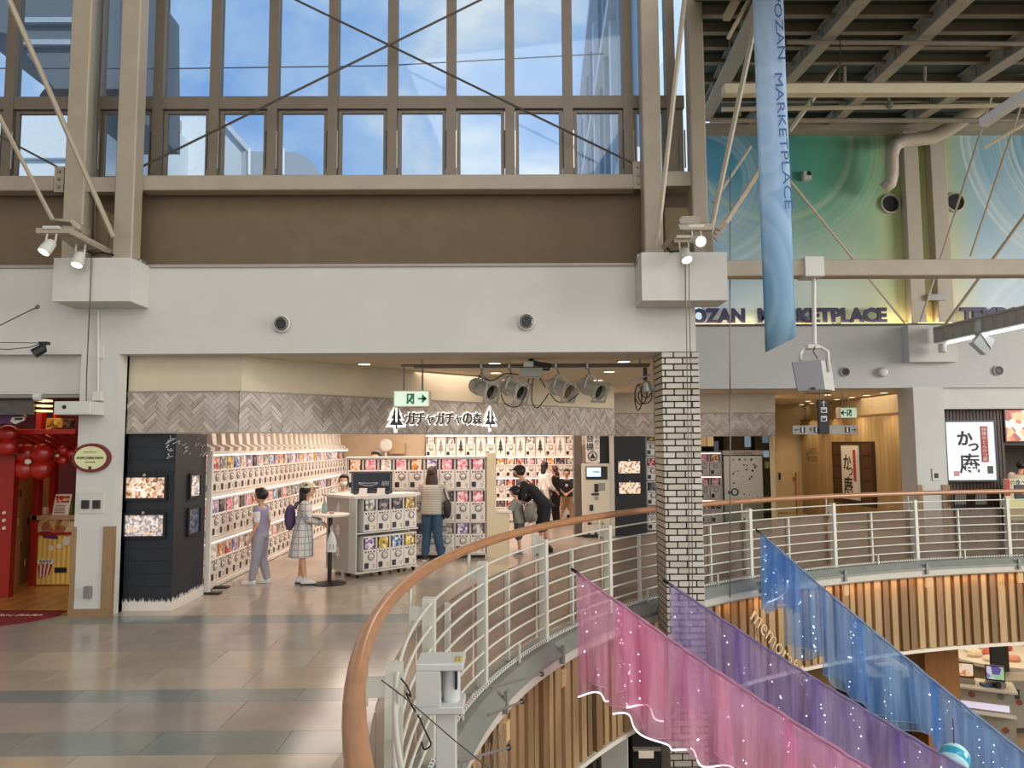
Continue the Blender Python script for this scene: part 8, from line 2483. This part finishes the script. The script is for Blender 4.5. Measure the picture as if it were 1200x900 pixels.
# ================================================================ CLOTHS ON ROPES WITH FAIRY LIGHTS
def tulle_mat(name, c1, c2, dens):
    m = bpy.data.materials.new(name); m.use_nodes = True
    nt = m.node_tree; nt.nodes.clear()
    o = nt.nodes.new('ShaderNodeOutputMaterial'); mx = nt.nodes.new('ShaderNodeMixShader')
    tr = nt.nodes.new('ShaderNodeBsdfTransparent'); tr.inputs['Color'].default_value = tuple(0.55+0.45*x for x in lin(c2)[:3])+(1,)
    df = nt.nodes.new('ShaderNodeBsdfDiffuse'); tl = nt.nodes.new('ShaderNodeBsdfTranslucent'); m2 = nt.nodes.new('ShaderNodeMixShader'); m2.inputs['Fac'].default_value = 0.5
    tc = nt.nodes.new('ShaderNodeTexCoord'); mp = nt.nodes.new('ShaderNodeMapping'); mp.inputs['Scale'].default_value = (5, 5, 0.35)
    n = nt.nodes.new('ShaderNodeTexNoise'); n.inputs['Scale'].default_value = 2.0; n.inputs['Detail'].default_value = 4
    nt.links.new(tc.outputs['Object'], mp.inputs['Vector']); nt.links.new(mp.outputs['Vector'], n.inputs['Vector'])
    r = nt.nodes.new('ShaderNodeValToRGB'); r.color_ramp.elements[0].position = 0.35; r.color_ramp.elements[1].position = 0.65
    r.color_ramp.elements[0].color = lin(c1); r.color_ramp.elements[1].color = lin(c2); nt.links.new(n.outputs['Fac'], r.inputs['Fac'])
    for s in (df, tl): nt.links.new(r.outputs['Color'], s.inputs['Color'])
    f = nt.nodes.new('ShaderNodeMapRange'); f.inputs['From Min'].default_value = 0.3; f.inputs['From Max'].default_value = 0.7; f.inputs['To Min'].default_value = dens-0.17; f.inputs['To Max'].default_value = dens+0.15
    nt.links.new(n.outputs['Fac'], f.inputs['Value'])
    nt.links.new(df.outputs[0], m2.inputs[1]); nt.links.new(tl.outputs[0], m2.inputs[2])
    nt.links.new(f.outputs['Result'], mx.inputs['Fac']); nt.links.new(tr.outputs[0], mx.inputs[1]); nt.links.new(m2.outputs[0], mx.inputs[2]); nt.links.new(mx.outputs[0], o.inputs['Surface'])
    MATS[name] = m; return m
hem_m = M('glint_hem', '#ffffff', 0.25, var=0, emit='#fff4fa', es=1.3)  # glint off the glossy hem put in as emission, no lamp there
dot_m = M('fairy_dot', '#ffffff', 0.3, var=0, emit='#f0f2ff', es=5)
def drape(nm, lab, pA, pB, pieces, mat, ropem, hem_col, seed, ndots, layers=2):
    """pA, pB: (px, py, depth) ends of the rope; pieces: (x0, x1, hem y at x0, hem y at x1, lit = glinting hem)"""
    rg = random.Random(seed)
    A, B = P(*pA), P(*pB)
    t = thing('draped_cloth', lab, 'cloth', (A+B)/2-Vector((0, 0, 1.2)), 'sheer cloths on ropes across the atrium')
    def rope(s):
        return A.lerp(B, s)-Vector((0, 0, 0.05*math.sin(PI*s)))
    MB().tube([rope(k/40)+Vector((0, 0, 0.006*math.sin(k*2.1))) for k in range(41)], 0.014, 8).build('rope', ropem, t, smooth=True)
    def s_of(px):
        lo, hi = -0.05, 1.1
        for _ in range(40):
            mid = (lo+hi)/2; w = rope(mid)-Vector((0, 0, EYE))
            if 600+FPX*w.dot(cR)/w.dot(cF) < px: lo = mid
            else: hi = mid
        return lo
    hd_ = Vector(((B-A).x, (B-A).y, 0)).normalized(); pn = Vector((hd_.y, -hd_.x, 0))
    dots = MB()
    for (x0, x1, y0, y1, lit) in pieces:
        s0, s1 = s_of(x0), s_of(x1)
        r0, r1 = rope(s0), rope(s1)
        l0, l1 = r0.z-P(x0, y0, r0.y).z, r1.z-P(x1, y1, r1.y).z
        for ly in range(layers):
            L = (r1-r0).length; nu = max(16, int(L*44)); nv = 14
            ph, fr_ = rg.random()*6, rg.uniform(13, 19); ph2 = rg.random()*6
            sh = 1.0 if ly == 0 else rg.uniform(0.84, 0.95)
            vs = []
            for i in range(nu+1):
                f = i/nu; q = r0.lerp(r1, f); ln = (l0+(l1-l0)*f)*sh+0.05*math.sin(f*7+ph2)*min(1, L)
                for j in range(nv+1):
                    v = j/nv
                    amp = (0.012+0.055*v)
                    off = amp*math.sin(fr_*L*f+ph+0.5*math.sin(3*f*L+v))+0.03*v*math.sin(5*f*L+ph2)
                    vs.append(q+pn*(off+0.06*ly-0.03)+hd_*(0.03*v*math.sin(fr_*L*f*0.5+ph2))-Vector((0, 0, ln*v)))
            g = MB().add(vs, [(i*(nv+1)+j, i*(nv+1)+j+1, (i+1)*(nv+1)+j+1, (i+1)*(nv+1)+j) for i in range(nu) for j in range(nv)])
            pan = g.build('tulle_panel', mat, t, smooth=True)
            hp = [vs[i*(nv+1)+nv] for i in range(nu+1)]
            MB().tube(hp, 0.008 if lit and ly == 0 else 0.004, 6).build('glint_hem' if lit and ly == 0 else 'hem', hem_m if lit and ly == 0 else hem_col, pan, smooth=True)
            if ly == 0:
                m_ = max(2, int(ndots*L))
                for _ in range(m_):
                    i = rg.randrange(nu)
                    for j in range(1, nv, 1):
                        if rg.random() < 0.3:
                            p = vs[i*(nv+1)+j]+pn*0.03+Vector((rg.uniform(-.02, .02), 0, rg.uniform(-.04, .04)))
                            sz = rg.choice((0.0024, 0.003, 0.004))*q.y/7.0
                            dots.box(p.x-sz, p.x+sz, p.y-sz, p.y+sz, p.z-sz, p.z+sz)
    dots.build('fairy_lights', dot_m, t, kind='stuff')
    c = A+Vector((-0.02, 0, 0.01))
    MB().bar(A-(B-A).normalized()*0.08, A+(B-A).normalized()*0.06, 0.02, 0.025).build('rope_clip', black, t)
    return t
pink = tulle_mat('tulle_pink', '#f6aed4', '#fdd6e9', 0.44)
purple = tulle_mat('tulle_purple', '#ab9ad6', '#d2c9ea', 0.42)
blue = tulle_mat('tulle_blue', '#70aaec', '#b8d8f6', 0.46)
hp_, hu_, hb2 = M('hem_pink', '#d9a3c0', 0.5), M('hem_purple', '#a79bc0', 0.5), M('hem_blue', '#9ab8d6', 0.5)
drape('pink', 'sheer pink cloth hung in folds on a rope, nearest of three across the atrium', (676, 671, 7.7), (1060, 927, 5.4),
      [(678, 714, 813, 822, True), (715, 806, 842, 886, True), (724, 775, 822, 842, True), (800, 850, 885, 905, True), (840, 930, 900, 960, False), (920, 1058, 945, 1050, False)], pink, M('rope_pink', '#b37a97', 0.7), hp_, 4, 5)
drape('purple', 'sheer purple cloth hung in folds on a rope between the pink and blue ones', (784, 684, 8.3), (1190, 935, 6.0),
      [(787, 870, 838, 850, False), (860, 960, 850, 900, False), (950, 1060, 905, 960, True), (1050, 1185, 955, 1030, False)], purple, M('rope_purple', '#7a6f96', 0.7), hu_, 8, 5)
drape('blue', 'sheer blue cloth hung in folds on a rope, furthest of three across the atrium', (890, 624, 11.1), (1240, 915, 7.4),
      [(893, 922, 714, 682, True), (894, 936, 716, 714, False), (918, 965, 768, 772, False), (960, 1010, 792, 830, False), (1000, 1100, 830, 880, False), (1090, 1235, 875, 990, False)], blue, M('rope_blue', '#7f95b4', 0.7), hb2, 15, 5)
# iridescent ball hanging under the purple rope
bc = P(1119, 888, 6.9)
bal = thing('striped_ball', 'shiny cyan and white striped ball hanging between the purple and blue cloths', 'ball', bc-Vector((0, 0, 0.13)))
MB().ell(bc, (0.125, 0.125, 0.125), 22, 16).build('ball', stripes_mat('ball_stripes', '#bfe9ee', '#3aa6c4', 2.6, 'DIAGONAL', 0.5), bal, smooth=True)
bpy.data.materials['ball_stripes'].node_tree.nodes['Principled BSDF'].inputs['Roughness'].default_value = 0.15
MB().cyl(bc+Vector((0, 0, 0.12)), bc+Vector((0, 0, 0.34)), 0.005, n=6).build('string', wire, bal)

# ================================================================ HANGING BLUE BANNER
def banner_mat():
    m = bpy.data.materials.new('banner_print'); m.use_nodes = True
    nt = m.node_tree; b = nt.nodes['Principled BSDF']; b.inputs['Roughness'].default_value = 0.7
    tc = nt.nodes.new('ShaderNodeTexCoord'); sp = nt.nodes.new('ShaderNodeSeparateXYZ'); nt.links.new(tc.outputs['Object'], sp.inputs[0])
    g = nt.nodes.new('ShaderNodeMapRange'); g.inputs['From Min'].default_value = 0.0; g.inputs['From Max'].default_value = 3.6; nt.links.new(sp.outputs['Z'], g.inputs['Value'])
    r = nt.nodes.new('ShaderNodeValToRGB')
    for i, (p_, c_) in enumerate(((0.0, '#567f90'), (0.2, '#567f9c'))):
        r.color_ramp.elements[i].position = p_; r.color_ramp.elements[i].color = lin(c_)
    for p_, c_ in ((0.45, '#7598b8'), (0.7, '#8fabc6'), (1.0, '#97afc9')):
        e_ = r.color_ramp.elements.new(p_); e_.color = lin(c_)
    nt.links.new(g.outputs['Result'], r.inputs['Fac'])
    base = r.outputs['Color']
    for cx_, cz_, r0_, r1_ in ((-0.15, 2.3, 0.15, 0.75), (-0.5, 0.6, 0.4, 1.2), (0.5, 3.6, 0.3, 0.9)):
        c = nt.nodes.new('ShaderNodeCombineXYZ'); c.inputs[0].default_value = cx_; c.inputs[2].default_value = cz_
        sx = nt.nodes.new('ShaderNodeVectorMath'); sx.operation = 'MULTIPLY'; sx.inputs[1].default_value = (1.8, 0, 1)
        nt.links.new(tc.outputs['Object'], sx.inputs[0])
        d = nt.nodes.new('ShaderNodeVectorMath'); d.operation = 'DISTANCE'; nt.links.new(sx.outputs[0], d.inputs[0]); nt.links.new(c.outputs[0], d.inputs[1])
        f = nt.nodes.new('ShaderNodeMapRange'); f.inputs['From Min'].default_value = r0_; f.inputs['From Max'].default_value = r1_; nt.links.new(d.outputs['Value'], f.inputs['Value'])
        q = nt.nodes.new('ShaderNodeValToRGB')
        q.color_ramp.elements[0].color = (0.0, 0.0, 0.0, 1); q.color_ramp.elements[1].color = (0, 0, 0, 1)
        for p_, v_ in ((0.1, 0.18), (0.22, 0.05), (0.5, 0.16), (0.56, 0.03), (0.82, 0.25), (0.9, 0.0)):
            e_ = q.color_ramp.elements.new(p_); e_.color = (v_, v_, v_, 1)
        nt.links.new(f.outputs['Result'], q.inputs['Fac'])
        mx = nt.nodes.new('ShaderNodeMix'); mx.data_type = 'RGBA'; mx.inputs['B'].default_value = lin('#bcd2e6')
        nt.links.new(q.outputs['Color'], mx.inputs['Factor']); nt.links.new(base, mx.inputs['A']); base = mx.outputs['Result']
    nt.links.new(base, b.inputs['Base Color']); return m
YBn = 7.4
bn = thing('hanging_banner', 'tall blue hanging banner with pale swirls and vertical lettering', 'banner', P(912, 413, YBn))
rows_ = [(-60, 879, 914), (0, 882, 918), (100, 885.5, 921.5), (200, 889, 925.5), (300, 892.5, 929), (360, 895, 931.5), (405, 896.8, 933.5)]
vs = []; nu = 8
for (y, xl, xr) in rows_:
    for i in range(nu+1):
        f = i/nu
        yy = y if y < 405 else 413-18*f
        yo = 0.05*math.sin(PI*f)*(0.4+y/600)+0.03*math.sin(y*0.012)
        vs.append(P(xl+(xr-xl)*f, yy, YBn-yo))
g = MB().add(vs, [(i*(nu+1)+j, (i+1)*(nu+1)+j, (i+1)*(nu+1)+j+1, i*(nu+1)+j+1) for i in range(len(rows_)-1) for j in range(nu)])
cl = g.build('cloth', banner_mat(), bn, smooth=True)
md = cl.modifiers.new('thickness', 'SOLIDIFY'); md.thickness = 0.006
inkb = M('banner_ink', '#3f5f94', 0.7)
for word, ya, yb, in (('MARKETPLACE', 86, 243), ('TEMPOZAN', -52, 68)):
    ym = (ya+yb)/2; xm_ = 911.2+ym*0.043
    c = P(xm_, ym, YBn-0.095)
    wd = (P(xm_, ya, YBn)-P(xm_, yb, YBn)).length
    q = text('lettering', word, 0.2, c, inkb, bn, rot=Matrix.Rotation(math.radians(90-2.4), 3, 'Y'), depth=0.004, width=wd, height=0.08)
MB().cyl(P(876, -62, YBn), P(918, -62, YBn), 0.02, n=8).build('top_bar', whitep, bn)
